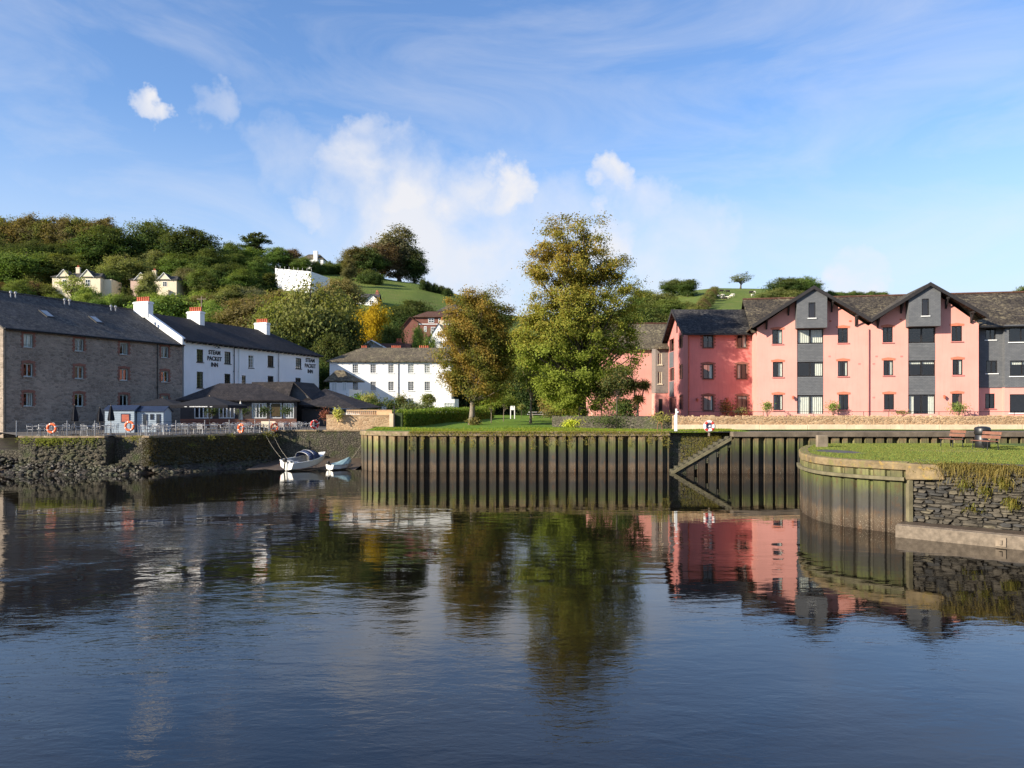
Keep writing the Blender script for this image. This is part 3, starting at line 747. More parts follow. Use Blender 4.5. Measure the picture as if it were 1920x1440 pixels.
for _ in range(int((qx1 - qx0) * 75)):
    x = rnd.uniform(qx0 + .1, qx1); z = rnd.uniform(.3, QZ - .25); stone(m, rnd, (x, .05 - max(0, (1.2 - z)) * .25, z), rnd.uniform(.06, .19), (1.25, .7, .75))
for _ in range(int(qL * 55)):
    z = rnd.uniform(.2, QZ - .25); px_, py_ = qpt(rnd.random(), max(0, (1.2 - z)) * .25 - .03); stone(m, rnd, (px_, py_ - YL, z), rnd.uniform(.06, .19), (1.25, .8, .75))
m.build('face_stones', M['rubble'], q, kind='stuff')
m = MB()
for _ in range(2300):
    t = rnd.random(); sz = rnd.uniform(.05, .22)
    if rnd.random() < .68:
        x = rnd.uniform(-50, qx3); far = 1.0 if x < qx0 else 0
        z = t * (.75 + .55 * far + .25 * math.sin(x * .9)) if x < qx1 + 2 else t * .5
        stone(m, rnd, (x, 56.9 - (1 - t) * 1.7 + far * rnd.uniform(0, 2.5), z - .05), sz, (1.2, 1, .75))
    else:
        px_, py_ = qpt(rnd.random() * .95, (1 - t) * 1.5 + .05); stone(m, rnd, (px_, py_, t * .5 - .05), sz, (1.2, 1, .75))
m.build('rubble_foreshore', M['wet_rock'], kind='stuff', label='brown loose rubble stones piled along the waterline below the inn quay')
m = MB(); m.sweep([(-50, 57.4), (qx3 - 1, YL), (qx4, qy4)], [(2.4, -.25), (1.2, .0), (-.2, .55), (-.2, -.8)]); m.build('foreshore', M['mud'], kind='structure')
m = MB(); m.box(-75, qx0, 59.0, 60.2, -1, 1.55); m.build('river_bank_wall', M['quay_stone'], label='low dark stone bank wall at the foot of the warehouse left of the quay', cat='wall')
m = MB(); m.quad((-75, 59.9, 1.54), (qx0, 59.9, 1.54), (qx0, 67.6, 2.2), (-75, 67.6, 2.2)); m.build('bank_top', M['wet_rock'], kind='structure')
i3, i4 = qpt(0, -.4), qpt(1, -.4)
m = MB(); m.poly([(qx0, 57.3, QZ), (qx1, 57.3, QZ), (qx1, 58.7, QZ), (qx3 - .5, 58.7, QZ), (qx3 - .5, 57.3, QZ), (i3[0], i3[1], QZ), (i4[0], i4[1], QZ), (qx4, 67.0, QZ), (-11.85, 67.0, QZ), (-11.85, 78, QZ + .02), (-20, 104, QZ + .75), (-36, 100, QZ + .6), (-46, 70, QZ)]); m.build('terrace', M['paving'], kind='structure')
m = MB(); m.box(qx0, qx0 + .3, 57.4, 70, -1, QZ - .02); m.build('quay_side_wall', M['quay_stone'], label='end wall of the inn quay running back beside the warehouse', cat='wall')
iw = empty('inlet_wall', (qx4, 66.6, 0), 0, 'dark damp stone wall at the back of the boat inlet', 'wall')
m = MB(); m.box(-.3, -11.9 - qx4, 0, .6, -1, QZ + .10); m.build('wall_face', M['quay_stone'], iw)
m = MB(); m.box(-.4, .2, -1.4, .3, -1, QZ - .13); m.build('side_wall', M['quay_stone'], iw)
m = MB(); m.box(-.3, -11.9 - qx4, -.08, .5, QZ + .10, QZ + .22); m.build('coping', M['cap'], iw)
m = MB(); nn = 16; ml = X(470, 61)
for j in range(6):
    for k in range(nn):
        x = ml + (-11.9 - ml) * k / (nn - 1); y = 58.7 + 8.0 * j / 5
        m.v.append((x, y + .4 * math.sin(k * 1.1) * (j == 0), -.12 + .12 * j + .05 * math.sin(k * 1.7 + j)))
for j in range(5):
    for k in range(nn - 1): m.f.append((j * nn + k, j * nn + k + 1, (j + 1) * nn + k + 1, (j + 1) * nn + k))
m.build('mud_bank', M['mud'], smooth=True, kind='structure')
# weeds on the quay
rng = np.random.default_rng(33); P = []; Nn = []
for _ in range(520): P.append((qx0 + 1.3 + abs(rng.normal()) * 1.2, -.12 + rng.normal() * .06, QZ - .16 - abs(rng.normal()) * .24)); Nn.append((0, -1, .8))
for _ in range(420): P.append((rng.choice([qx0 + .6, qx0 + 2.6, qx0 + 3.7, qx0 + 5.2]) + rng.normal() * .35, -.1 + rng.normal() * .08, QZ - .12 - abs(rng.normal()) * .25)); Nn.append((0, -1, .8))
weed_cloud('green_weeds', P, Nn, .11, 7, (.10, .12, .025), q, .2, kind='stuff')
P = []; Nn = []
for _ in range(8500):
    a_, b_ = qpt(rng.uniform(-.05, 1.0), abs(rng.normal()) * .14); P.append((a_, b_ - YL, rng.uniform(.5, QZ - .12))); Nn.append((qn.x, qn.y, .6))
weed_cloud('dry_weeds', P, Nn, .10, 8, (.060, .052, .032), q, .35, kind='stuff')
P = []; Nn = []
for (t0, z0) in ((.93, 2.45), (.97, 2.6), (.3, 1.9), (1.0, 2.3), (.62, 2.5), (-.12, 2.52), (.45, 2.4), (.8, 2.3)):
    a_, b_ = qpt(t0, .2)
    for _ in range(110): P.append((a_ + rng.normal() * .28, b_ - YL + rng.normal() * .12, z0 + rng.normal() * .13)); Nn.append((0, -1, .8))
weed_cloud('pale_weeds', P, Nn, .10, 9, (.11, .11, .03), q, .2, kind='stuff')

# ---- right hand green bank (peninsula)
PZ = 2.6
out = [(1512, 43), (1502, 40), (1501, 37), (1508, 34.5), (1540, 32), (1600, 30.3), (1660, 29.3), (1702, 28.75)]
oc = [(X(a, d), d) for a, d in out]
def catmull(pts, n):
    res = []
    for i in range(len(pts) - 1):
        p0 = Vector(pts[max(0, i - 1)]); p1 = Vector(pts[i]); p2 = Vector(pts[i + 1]); p3 = Vector(pts[min(len(pts) - 1, i + 2)])
        for k in range(n):
            t = k / n; res.append(tuple(.5 * ((2 * p1) + (-p0 + p2) * t + (2 * p0 - 5 * p1 + 4 * p2 - p3) * t * t + (-p0 + 3 * p1 - 3 * p2 + p3) * t ** 3)))
    return res + [tuple(pts[-1])]
curve = catmull(oc, 6)
back = [(X(1560, 45.5), 45.5), (40, 46.0), (52, 30), (34, 12)]
bk_end = (X(1702, 28.75) + 6.6, 28.75 - 6.2)
poly = curve + [bk_end, (34, 12), (52, 30), (40, 46), (X(1560, 45.5), 45.5)]
m = MB(); m.poly([(x, y, PZ) for x, y in poly]); gp = m.build('bank_lawn', M['bank_grass'], kind='structure')
m = MB(); m.sweep([(40, 46), (X(1560, 45.5), 45.5), curve[0]], [(0, -1), (0, PZ - .01), (-.4, PZ - .01), (-.4, -1)]); m.build('bank_back_wall', M['quay_stone'], label='stone wall on the far side of the grass bank', cat='wall')
bwl = empty('curved_pile_wall', (curve[20][0], curve[20][1], 0), 0, 'mossy green curved sheet pile wall round the tip of the grass bank', 'wall')
ox, oy = curve[20]
loc = [(x - ox, y - oy) for x, y in curve]
m = MB(); m.sweep(loc, [(.06, PZ - .27), (.07, PZ - .03), (.02, PZ + .02), (-.35, PZ + .03), (-.35, PZ - .27)]); m.build('stone_coping', M['lichen_cap'], bwl, bevel=.02)
m = MB(); m.sweep(loc[12:-1], [(.0, PZ - .66), (.17, PZ - .66), (.17, PZ - .53), (.0, PZ - .53)]); m.build('timber_waling', M['wood_green'], bwl, bevel=.012)
# resample curve by length for piles
def resample(pts, step):
    res = [pts[0]]; acc = 0; last = Vector(pts[0])
    for a, b in zip(pts, pts[1:]):
        a = Vector(a); b = Vector(b); L = (b - a).length; pos = step - acc
        while pos <= L: res.append(tuple(a.lerp(b, pos / L))); pos += step
        acc = (acc + L) % step
    return res
rs = resample(loc, .62)
flat = MB(); w_ = .62
for (a, b), (c, d) in zip([(0, 0), (.42, 0), (.46, .09), (.58, .09), (.62, 0)], [(.42, 0), (.46, .09), (.58, .09), (.62, 0)]): flat.quad((a, b, -1), (c, d, -1), (c, d, PZ - .3), (a, b, PZ - .3))
flat.box(-.012, .012, -.014, .02, -1, PZ - .32)
fm = flat.mesh('pile', M['pile_moss'])
rs.append(loc[-1])
for a, b in zip(rs, rs[1:]): inst('pile', fm, bwl, (a[0], a[1], 0), (0, 0, math.atan2(b[1] - a[1], b[0] - a[0])))
ex, ey = loc[-1]
m = MB(); m.box(ex - .02, ex + .12, ey - .14, ey + .1, -1, PZ - .18); m.build('corner_post', M['wood_green'], bwl)
# stone retaining wall with individual stones
sw = empty('rubble_bank_wall', (curve[-1][0], curve[-1][1], 0), math.atan2(bk_end[1] - curve[-1][1], bk_end[0] - curve[-1][0]), 'dark rubble stone retaining wall under the grass bank at the right edge', 'wall')
WL = math.hypot(bk_end[0] - curve[-1][0], bk_end[1] - curve[-1][1])
m = MB(); m.box(.1, WL, .12, 1.0, -1, PZ - .02); m.build('wall_core', plain('dark_joint', (.025, .022, .018), .95, .3, 3, .3), sw)
M['bank_stones'] = [plain('bank_stone_%s' % k, c, .8, .4, 3.5, .7, 14) for k, c in (('a', (.060, .052, .040)), ('b', (.088, .075, .056)), ('c', (.045, .043, .040)), ('d', (.115, .098, .066)))]
rnd = random.Random(21); z = .40; cnt = 0; row = 0
rest = MB()
while z < PZ - .16:
    h = rnd.uniform(.07, .125); x = rnd.uniform(.02, .2)
    while x < WL - .2:
        wd = rnd.uniform(.13, .52); hh = h * rnd.uniform(.7, 1.35); dp = rnd.uniform(-.02, .09); n_ = rnd.choice((6, 7, 8))
        fr_, bk_ = [], []
        for k in range(n_):
            a = 2 * math.pi * k / n_ + rnd.uniform(-.2, .2); e = 1 / max(abs(math.cos(a)), abs(math.sin(a))) ** .8
            px_, pz_ = .5 * wd * math.cos(a) * e * rnd.uniform(.88, 1.06), .5 * hh * math.sin(a) * e * rnd.uniform(.84, 1.08)
            bk_.append((px_, .2, pz_)); fr_.append((px_ * .88, dp + rnd.uniform(-.012, .02), pz_ * .82))
        md = [(p[0], dp + .04, p[2]) for p in bk_]
        fs_ = [tuple(range(n_))] + [(k, n_ + k, n_ + (k + 1) % n_, (k + 1) % n_) for k in range(n_)] + [(n_ + k, 2 * n_ + k, 2 * n_ + (k + 1) % n_, n_ + (k + 1) % n_) for k in range(n_)]
        lx, lz_ = x + wd / 2, z + h / 2 + rnd.uniform(-.03, .03)
        if x < 4.9 and cnt < 300:
            mm = MB(); mm.add(fr_ + md + bk_, fs_); o = mm.build('stone', M['bank_stones'][rnd.choice((0, 0, 1, 1, 2, 3))], sw); o.location = (lx, 0, lz_); o.rotation_euler = (0, rnd.uniform(-.10, .10), 0); cnt += 1
        else: rest.add([(p[0] + lx, p[1], p[2] + lz_) for p in fr_ + md + bk_], fs_)
        x += wd + rnd.uniform(-.015, .018)
    z += h * .97; row += 1
rest.build('further_stones', M['bank_stones'][0], sw, kind='stuff')
# coping block above the wall by the corner and concrete ledge below
m = MB(); m.hexa([(-.05, -.14, PZ - .62), (1.25, -.12, PZ - .55), (1.3, .4, PZ - .5), (-.05, .4, PZ - .62), (-.05, -.1, PZ - .01), (1.0, -.08, PZ - .03), (1.15, .5, PZ + .02), (-.05, .5, PZ + .02)]); m.build('coping_block', M['lichen_cap'], sw, bevel=.05)
led = empty('concrete_ledge', (curve[-1][0], curve[-1][1], 0), sw.rotation_euler.z, 'speckled concrete ledge at the waterline below the rubble bank wall', 'ledge')
m = MB(); m.box(-.12, WL, -1.0, .1, -1, .43); m.build('slab', M['ledge_concrete'], led, bevel=.03)
m = MB(); m.box(-.1, WL, -.86, .06, .43, .47); m.build('silt', M['mud'], led)
m = MB(); m.box(3.0, 3.3, -1.05, -.99, .05, .35); m.lathe([(.06, .12), (.06, .26)], 8, (3.15, -1.05)); m.build('mooring_plate', M['wood_grey'], led)
# bare patches and kerb on the bank
def patch(name, cx, cy, rx, ry, z, mat, seed, rot=0):
    r = random.Random(seed); m = MB(); pts = []
    for k in range(22):
        t = k / 22 * 2 * math.pi; f = r.uniform(.8, 1.15); a, b = rx * f * math.cos(t), ry * f * math.sin(t)
        pts.append((cx + a * math.cos(rot) - b * math.sin(rot), cy + a * math.sin(rot) + b * math.cos(rot), z))
    m.poly(pts); return m.build(name, mat, kind='structure')
patch('path_patch', X(1570, 36.6), 36.6, .95, 1.9, PZ + .006, M['asphalt'], 3, .1)
patch('path_patch', X(1735, 30.2), 30.2, .5, .45, PZ + .006, M['asphalt'], 4, .3)
patch('path_patch', X(1785, 37), 37.2, 1.7, 1.4, PZ + .006, plain('worn_earth', (.20, .15, .085), .9, .3, 3, .4), 5)
m = MB(); m.sweep([(X(1800, 28.0), 28.0), (bk_end[0] - 1, bk_end[1] + 1.3)], [(0, PZ - .03), (0, PZ + .07), (-.12, PZ + .07), (-.12, PZ - .03)]); m.build('timber_kerb', M['black_timber'], label='dark timber kerb along the edge of the grass bank', cat='kerb')
# grass blades on the bank, hanging grass over the wall
rng = np.random.default_rng(12); pts = []
import itertools
xs = rng.uniform(11.5, 27, 130000); ys = rng.uniform(23, 45.6, 130000)
pl = np.array(poly); inside = np.zeros(len(xs), bool); j = len(pl) - 1
for i in range(len(pl)):
    xi, yi = pl[i]; xj, yj = pl[j]; c = ((yi > ys) != (yj > ys)) & (xs < (xj - xi) * (ys - yi) / (yj - yi + 1e-9) + xi); inside ^= c; j = i
inside &= (np.hypot(xs - X(1570, 36.6), (ys - 36.6) * .5) > .8) & (xs < ys * .72)
root = np.stack([xs[inside], ys[inside], np.full(inside.sum(), PZ)], 1)
o = inst('grass_blades', blade_mesh('grass_blades', root, np.tile([0, 0, 1.0], (len(root), 1)), .045, .02, 5, .3), kind='stuff', label='short green grass growing on the right hand bank'); o.color = (.10, .145, .042, 1)
d = Vector((bk_end[0] - curve[-1][0], bk_end[1] - curve[-1][1])).normalized(); nrm_ = Vector((d.y, -d.x))
pts = []; dirs = []
for _ in range(2600):
    t = rng.uniform(1.1, WL) if rng.random() < .5 else abs(rng.normal(2.3, .8)); off = rng.uniform(-.25, .18); zz = PZ + .02 - (abs(rng.normal()) * .25 if off > .02 else 0)
    pts.append((curve[-1][0] + d.x * t + nrm_.x * off, curve[-1][1] + d.y * t + nrm_.y * off, zz)); dirs.append((nrm_.x * 1.1, nrm_.y * 1.1, .5 if rng.random() < .5 else -.6))
o = inst('hanging_grass', blade_mesh('hanging_grass', pts, dirs, .24, .018, 6, .8), kind='stuff', label='dry straw coloured grass hanging over the rubble bank wall'); o.color = (.15, .13, .05, 1)
pts = []; dirs = []
for (t0, z0, n_) in ((3.3, 1.35, 110), (1.9, 1.9, 60), (2.5, 1.7, 60), (4.1, 1.9, 90), (2.1, 1.1, 30), (3.0, 2.0, 90)):
    for _ in range(n_):
        t = t0 + rng.normal() * .12; pts.append((curve[-1][0] + d.x * t + nrm_.x * .05, curve[-1][1] + d.y * t + nrm_.y * .05, z0 + rng.normal() * .1)); dirs.append((nrm_.x, nrm_.y, .8))
o = inst('wall_weeds', blade_mesh('wall_weeds', pts, dirs, .30, .03, 7, .9), kind='stuff', label='small green weeds growing from joints of the rubble bank wall'); o.color = (.11, .12, .03, 1)
# lawn edge grass in front of the trees
xs = rng.uniform(-11, 17, 26000); ys = 58.1 + abs(rng.normal(0, 1.0, 26000)) * 3
root = np.stack([xs, ys, [lawn_z(a, b) for a, b in zip(xs, ys)]], 1); root = root[(xs > -7.5) | (ys > 61)]
o = inst('lawn_blades', blade_mesh('lawn_blades', root, np.tile([0, 0, 1.0], (len(root), 1)), .10, .045, 8, .3), kind='stuff', label='short grass along the edge of the tree lawn'); o.color = (.095, .15, .02, 1)

# ------------------------------------------------------------------ buildings
class Front:
    """A facade between two plan points, left to right as seen from the water; local x along it, -y outwards, z up from base."""
    def __init__(s, pa, da, pb, db, base, xy=None):
        s.A = Vector((X(pa, da), da)) if xy is None else Vector(xy[0]); s.B = Vector((X(pb, db), db)) if xy is None else Vector(xy[1])
        s.d = (s.B - s.A).normalized(); s.L = (s.B - s.A).length; s.base = base; s.rz = math.atan2(s.d.y, s.d.x)
    def u(s, px, y=0.0):
        A = s.A + Vector((-s.d.y, s.d.x)) * y; k = (px - CX) / FOC
        return (k * A.y - A.x) / (s.d.x - k * s.d.y)
    def z(s, u, py, y=0.0):
        return Z(py, s.A.y + u * s.d.y + y * s.d.x) - s.base
    def loc(s): return (s.A.x, s.A.y, s.base)

def wall_open(m, u0, u1, z0, z1, ops, y=0.0, depth=.2):
    us = sorted({u0, u1, *[a for o in ops for a in o[:2]]}); zs = sorted({z0, z1, *[a for o in ops for a in o[2:4]]})
    us = [a for a in us if u0 <= a <= u1]; zs = [a for a in zs if z0 <= a <= z1]
    for a, b in zip(us, us[1:]):
        for c, d in zip(zs, zs[1:]):
            mu, mz = (a + b) / 2, (c + d) / 2
            if any(o[0] < mu < o[1] and o[2] < mz < o[3] for o in ops): continue
            m.quad((a, y, c), (b, y, c), (b, y, d), (a, y, d))
    for a, b, c, d in [o[:4] for o in ops]:
        Y = y + depth
        m.quad((a, y, c), (a, Y, c), (b, Y, c), (b, y, c)); m.quad((a, y, d), (b, y, d), (b, Y, d), (a, Y, d))
        m.quad((a, y, c), (a, y, d), (a, Y, d), (a, Y, c)); m.quad((b, y, c), (b, Y, c), (b, Y, d), (b, y, d))

def window(par, u0, u1, z0, z1, nx=2, nz=1, fm='dark_frame', y=0.0, depth=.12, fw=.06, bar=.045, sill=None, curtain=0, rail=False, blind=0.0, seed=0, name='window', label=None):
    f = MB(); ya, yb = y + depth - .05, y + depth + .02
    f.box(u0, u0 + fw, ya, yb, z0, z1); f.box(u1 - fw, u1, ya, yb, z0, z1); f.box(u0 + fw, u1 - fw, ya, yb, z0, z0 + fw); f.box(u0 + fw, u1 - fw, ya, yb, z1 - fw, z1)
    for k in range(1, nx):
        c = u0 + fw + (u1 - u0 - 2 * fw) * k / nx; f.box(c - bar / 2, c + bar / 2, ya + .006, yb - .006, z0 + fw, z1 - fw)
    for k in range(1, nz):
        c = z0 + fw + (z1 - z0 - 2 * fw) * k / nz; f.box(u0 + fw, u1 - fw, ya + .009, yb - .009, c - bar / 2, c + bar / 2)
    o = f.build(name, M[fm], par)
    if label: o['label'] = label
    g = MB(); g.quad((u0 + .02, yb - .02, z0 + .02), (u1 - .02, yb - .02, z0 + .02), (u1 - .02, yb - .02, z1 - .02), (u0 + .02, yb - .02, z1 - .02)); g.build('glass_pane', M['glass'], o)
    if sill:
        s_ = MB(); s_.box(u0 - .08, u1 + .08, y - .09, y + depth - .051, z0 - .08, z0 - .003); s_.build('window_sill', M[sill], o)
    r = random.Random(int(u0 * 97 + z0 * 31 + seed)); yc = y + depth + .10
    def drape(a, b, c, d):
        m = MB(); n = max(4, int((b - a) / .05))
        for k in range(n):
            p, q = a + (b - a) * k / n, a + (b - a) * (k + 1) / n; w1, w2 = .025 * math.sin(k * 1.9), .025 * math.sin((k + 1) * 1.9)
            m.quad((p, yc + w1, c), (q, yc + w2, c), (q, yc + w2, d), (p, yc + w1, d))
        m.build('curtain', M['curtain'], o)
    if curtain == 1: drape(u0 + .02, u0 + (u1 - u0) * r.uniform(.2, .4), z0, z1)
    if curtain == 2: drape(u1 - (u1 - u0) * r.uniform(.2, .45), u1 - .02, z0, z1)
    if curtain == 3: drape(u0 + .02, u1 - .02, z0, z1)
    if curtain == 4: drape(u0 + .02, u0 + (u1 - u0) * .22, z0, z1); drape(u1 - (u1 - u0) * .24, u1 - .02, z0, z1)
    if blind: drape(u0 + .02, u1 - .02, z1 - (z1 - z0) * blind, z1)
    return o

def shell(m, L, dp, h, y0=0.0):     # side, back walls (front comes from wall_open)
    m.quad((0, y0, 0), (0, y0, h), (0, dp, h), (0, dp, 0)); m.quad((L, y0, 0), (L, dp, 0), (L, dp, h), (L, y0, h)); m.quad((0, dp, 0), (0, dp, h), (L, dp, h), (L, dp, 0))

def gable_roof_x(m, u0, u1, y0, y1, ze, zr, t=.14, ov=.3):   # ridge along x
    ym = (y0 + y1) / 2
    sl_ = (zr - ze) / (ym - y0)
    m.slab([(u0, y0 - ov, ze - ov * sl_), (u1, y0 - ov, ze - ov * sl_), (u1, ym, zr), (u0, ym, zr)], t)
    m.slab([(u0, ym, zr), (u1, ym, zr), (u1, y1 + ov, ze - ov * sl_), (u0, y1 + ov, ze - ov * sl_)], t)
def hip_roof(m, u0, u1, y0, y1, ze, zr, hip0, hip1, t=.14, ov=.35):
    ym = (y0 + y1) / 2
    a, b, c, d = (u0 - ov, y0 - ov, ze), (u1 + ov, y0 - ov, ze), (u1 + ov, y1 + ov, ze), (u0 - ov, y1 + ov, ze); r0, r1 = (u0 + hip0, ym, zr), (u1 - hip1, ym, zr)
    m.slab([a, b, r1, r0], t); m.slab([c, d, r0, r1], t); m.slab([b, c, r1], t); m.slab([d, a, r0], t)

def pots(par, pos, n, along, sp=.30, h=.55, r=.11, y0=0, mat='terracotta'):
    for k in range(n):
        o = (k - (n - 1) / 2) * sp; m = MB(); cx_, cy_ = (o, 0) if along == 'x' else (0, o)
        m.lathe([(r * 1.05, 0), (r, .08), (r * .85, h * .8), (r * 1.1, h * .86), (r * 1.1, h)], 8, (cx_, cy_)); q_ = m.build('chimney_pot', M[mat], par); q_.location = pos

def downpipe(par, u, z0, z1, y=-.1, mat='black_metal', r=.05):
    m = MB(); m.tube([(u, y, z0), (u, y, z1)], r, 6)
    k = z0 + .5
    while k < z1: m.box(u - r * 1.5, u + r * 1.5, y - .02, 0, k, k + .06); k += 1.9
    m.build('downpipe', M[mat], par)

# ---------------- stone warehouse
F = Front(6, 67.3, 342, 85.0, 1.9)
wh = empty('stone_warehouse', F.loc(), F.rz, 'long three storey grey rubble stone warehouse with dark slate roof at the left edge', 'building')
HE = 11.66 - 1.9; DP = 13.2; ops = []; cols = [(44, 62), (140, 157), (224.5, 240.5), (302, 316)]
zr_ = [(11.2, 10.07), (8.63, 7.50), (6.05, 4.90)]
for (a, b) in cols:
    for (zt, zb) in zr_: ops.append((F.u(a), F.u(b), zb - 1.9, zt - 1.9))
m = MB(); wall_open(m, 0, F.L, 0, HE, ops, 0, .25); m.quad((0, 0, 0), (0, 0, HE), (0, DP, HE), (0, DP, 0)); m.poly([(0, 0, HE), (0, DP / 2, HE + 3.9), (0, DP, HE)])
m.quad((F.L, 0, 0), (F.L, DP, 0), (F.L, DP, HE), (F.L, 0, HE)); m.poly([(F.L, 0, HE), (F.L, DP, HE), (F.L, DP / 2, HE + 3.9)]); m.quad((0, DP, 0), (0, DP, HE), (F.L, DP, HE), (F.L, DP, 0))
m.build('wall', M['warehouse_stone'], wh)
m = MB(); gable_roof_x(m, -.15, F.L - .02, 0, DP, HE + .05, HE + 3.95, .16, .28); rf = m.build('roof', M['slate_dark'], wh)
m = MB(); m.tube([(-.15, DP / 2, HE + 3.97), (F.L - .02, DP / 2, HE + 3.97)], .11, 6); m.build('ridge_tiles', M['slate_dark'], rf)
m = MB(); m.tube([(-.1, -.36, HE - .14), (F.L, -.36, HE - .14)], .07, 6); m.build('gutter', M['black_metal'], wh)
for i, (a, b, c, d) in enumerate(ops):
    o = window(wh, a, b, c, d, 2, 1, 'pale_green_frame', 0, .2, .07, .07, 'sill_stone', curtain=(3, 0, 2, 1, 0, 0, 2, 0, 1, 0, 0, 3)[i], seed=i)
    m = MB(); n = 7; h = (d - c + .1) / n
    for k in range(n):
        e = .26 if k % 2 else .15
        m.box(a - e, a - .004, -.035, .02, c - .05 + k * h, c - .05 + (k + 1) * h - .004); m.box(b + .004, b + e, -.035, .02, c - .05 + k * h, c - .05 + (k + 1) * h - .004)
    m.extr([(a - .2, d + .055), (b + .2, d + .055), (b + .2, d + .22), ((a + b) / 2, d + .31), (a - .2, d + .22)], -.037, .02)
    m.build('brick_surround', M['brick_red'], wh)
downpipe(wh, .12, 0.8, HE - .1); downpipe(wh, F.u(294.5), .8, HE - .1)
sl_ = 3.9 / 6.6
for (px, py) in ((88, 583), (180, 597)):
    yy = 3.1; u = F.u(px, yy); z = HE + .05 + yy * sl_
    m = MB(); a = .42; m.hexa([(u - a, yy - .6, z - .6 * sl_ + .0), (u + a, yy - .6, z - .6 * sl_), (u + a, yy + .6, z + .6 * sl_), (u - a, yy + .6, z + .6 * sl_), (u - a, yy - .6, z - .6 * sl_ + .1), (u + a, yy - .6, z - .6 * sl_ + .1), (u + a, yy + .6, z + .6 * sl_ + .1), (u - a, yy + .6, z + .6 * sl_ + .1)])
    s_ = m.build('skylight', M['dark_frame'], wh); m = MB(); a -= .09
    m.quad((u - a, yy - .5, z - .5 * sl_ + .115), (u + a, yy - .5, z - .5 * sl_ + .115), (u + a, yy + .5, z + .5 * sl_ + .115), (u - a, yy + .5, z + .5 * sl_ + .115)); m.build('glass_pane', plain('skylight_glass', (.25, .28, .3), .08, .1, 2, 0, spec=.8), s_)
vm = MB().lathe([(.06, -.3), (.06, .25), (.13, .28), (.13, .42), (.05, .5)], 8).mesh('roof_vent', M['grey_metal'])
for (px) in (20, 29, 121, 130, 208, 216.5):
    yy = 5.7; u = F.u(px, yy); inst('roof_vent', vm, wh, (u, yy, HE + .05 + yy * sl_ + .12))

# ---------------- the inn
F = Front(345, 85.3, 598, 110, 2.9)
inn = empty('white_inn', F.loc(), F.rz, 'two storey white rendered inn with dark slate roof and three red potted chimneys', 'building')
HE = 12.1 - 2.9; DP = 11.0; ops = []
wins = [(369, 381, 655, 679), (421, 432.5, 659.5, 682), (466, 475.5, 666, 690), (502, 513, 667, 688), (554.5, 565, 671.5, 691.5), (369, 381, 697, 727), (421, 432, 701, 722), (453.5, 461, 704, 722), (502, 513, 705, 722), (554, 564, 708.5, 724)]
for (a, b, t, bt) in wins:
    ua, ub = F.u(a), F.u(b); um = (ua + ub) / 2; ops.append((ua, ub, F.z(um, bt), F.z(um, t)))
m = MB(); wall_open(m, 0, F.L, 0, HE, ops, 0, .18); shell(m, F.L, DP, HE); m.poly([(0, 0, HE), (0, DP / 2, HE + 3.3), (0, DP, HE)]); m.build('wall', M['inn_white'], inn)
# white gable parapet towards the warehouse
m = MB(); m.extr([(0, 0), (1, 0), (1, 1)], 0, 1); m = MB()
m.hexa([(-.55, -.25, HE - .6), (-.08, -.25, HE - .6), (-.08, DP / 2, HE + 3.0), (-.55, DP / 2, HE + 3.0), (-.55, -.25, HE + .25), (-.08, -.25, HE + .25), (-.08, DP / 2, HE + 3.75), (-.55, DP / 2, HE + 3.75)])
m.hexa([(-.55, DP / 2, HE + 3.0), (-.08, DP / 2, HE + 3.0), (-.08, DP + .2, HE - .6), (-.55, DP + .2, HE - .6), (-.55, DP / 2, HE + 3.75), (-.08, DP / 2, HE + 3.75), (-.08, DP + .2, HE + .25), (-.55, DP + .2, HE + .25)])
m.build('gable_parapet', M['inn_white'], inn)
m = MB(); hip_roof(m, .2, F.L, 0, DP, HE + .02, HE + 3.3, -.2, 4.6, .15, .5); rf = m.build('roof', M['slate_inn'], inn)
m = MB()
for k in range(30): m.box(.3 + k * .88, .42 + k * .88, -.46, -.01, HE - .22, HE - .10)
m.build('eaves_brackets', M['soffit_dark'], inn)
for i, (a, b, c, d) in enumerate(ops):
    window(inn, a, b, c, d, 2 if i in (2, 7) else 3, 4 if i < 5 else 5, 'dark_frame' if i in (1, 4) else 'white_trim' if i == 2 else 'dark_frame', 0, .12, .07, .04, 'soffit_dark', curtain=(0, 3, 4, 0, 3, 4, 0, 0, 0, 0)[i], seed=i)
def chimney(par, u, y, z0, z1, lx, ly, n, along='y', mat='inn_white'):
    m = MB(); m.box(u - lx / 2, u + lx / 2, y - ly / 2, y + ly / 2, z0, z1); m.box(u - lx / 2 - .07, u + lx / 2 + .07, y - ly / 2 - .07, y + ly / 2 + .07, z1 - .22, z1 - .06)
    c = m.build('chimney', M[mat], par); pots(c, (u, y, z1), n, along); return c
chimney(inn, -.25, DP / 2 - .2, HE + 2.6, HE + 4.35, .75, 2.0, 6)
def ridge_u(px): return F.u(px, DP / 2)
chimney(inn, ridge_u(362), DP / 2 - .4, HE + 2.2, HE + 4.2, .8, 1.9, 6); chimney(inn, ridge_u(487), DP / 2 - .4, HE + 2.2, HE + 4.2, .8, 1.9, 6)
downpipe(inn, F.u(438), 0, HE - .2, -.1, 'black_metal'); downpipe(inn, F.u(447), 0, HE - .2, -.1, 'white_trim', .07); downpipe(inn, F.u(521.5), 3, HE - .2, -.1, 'grey_metal')
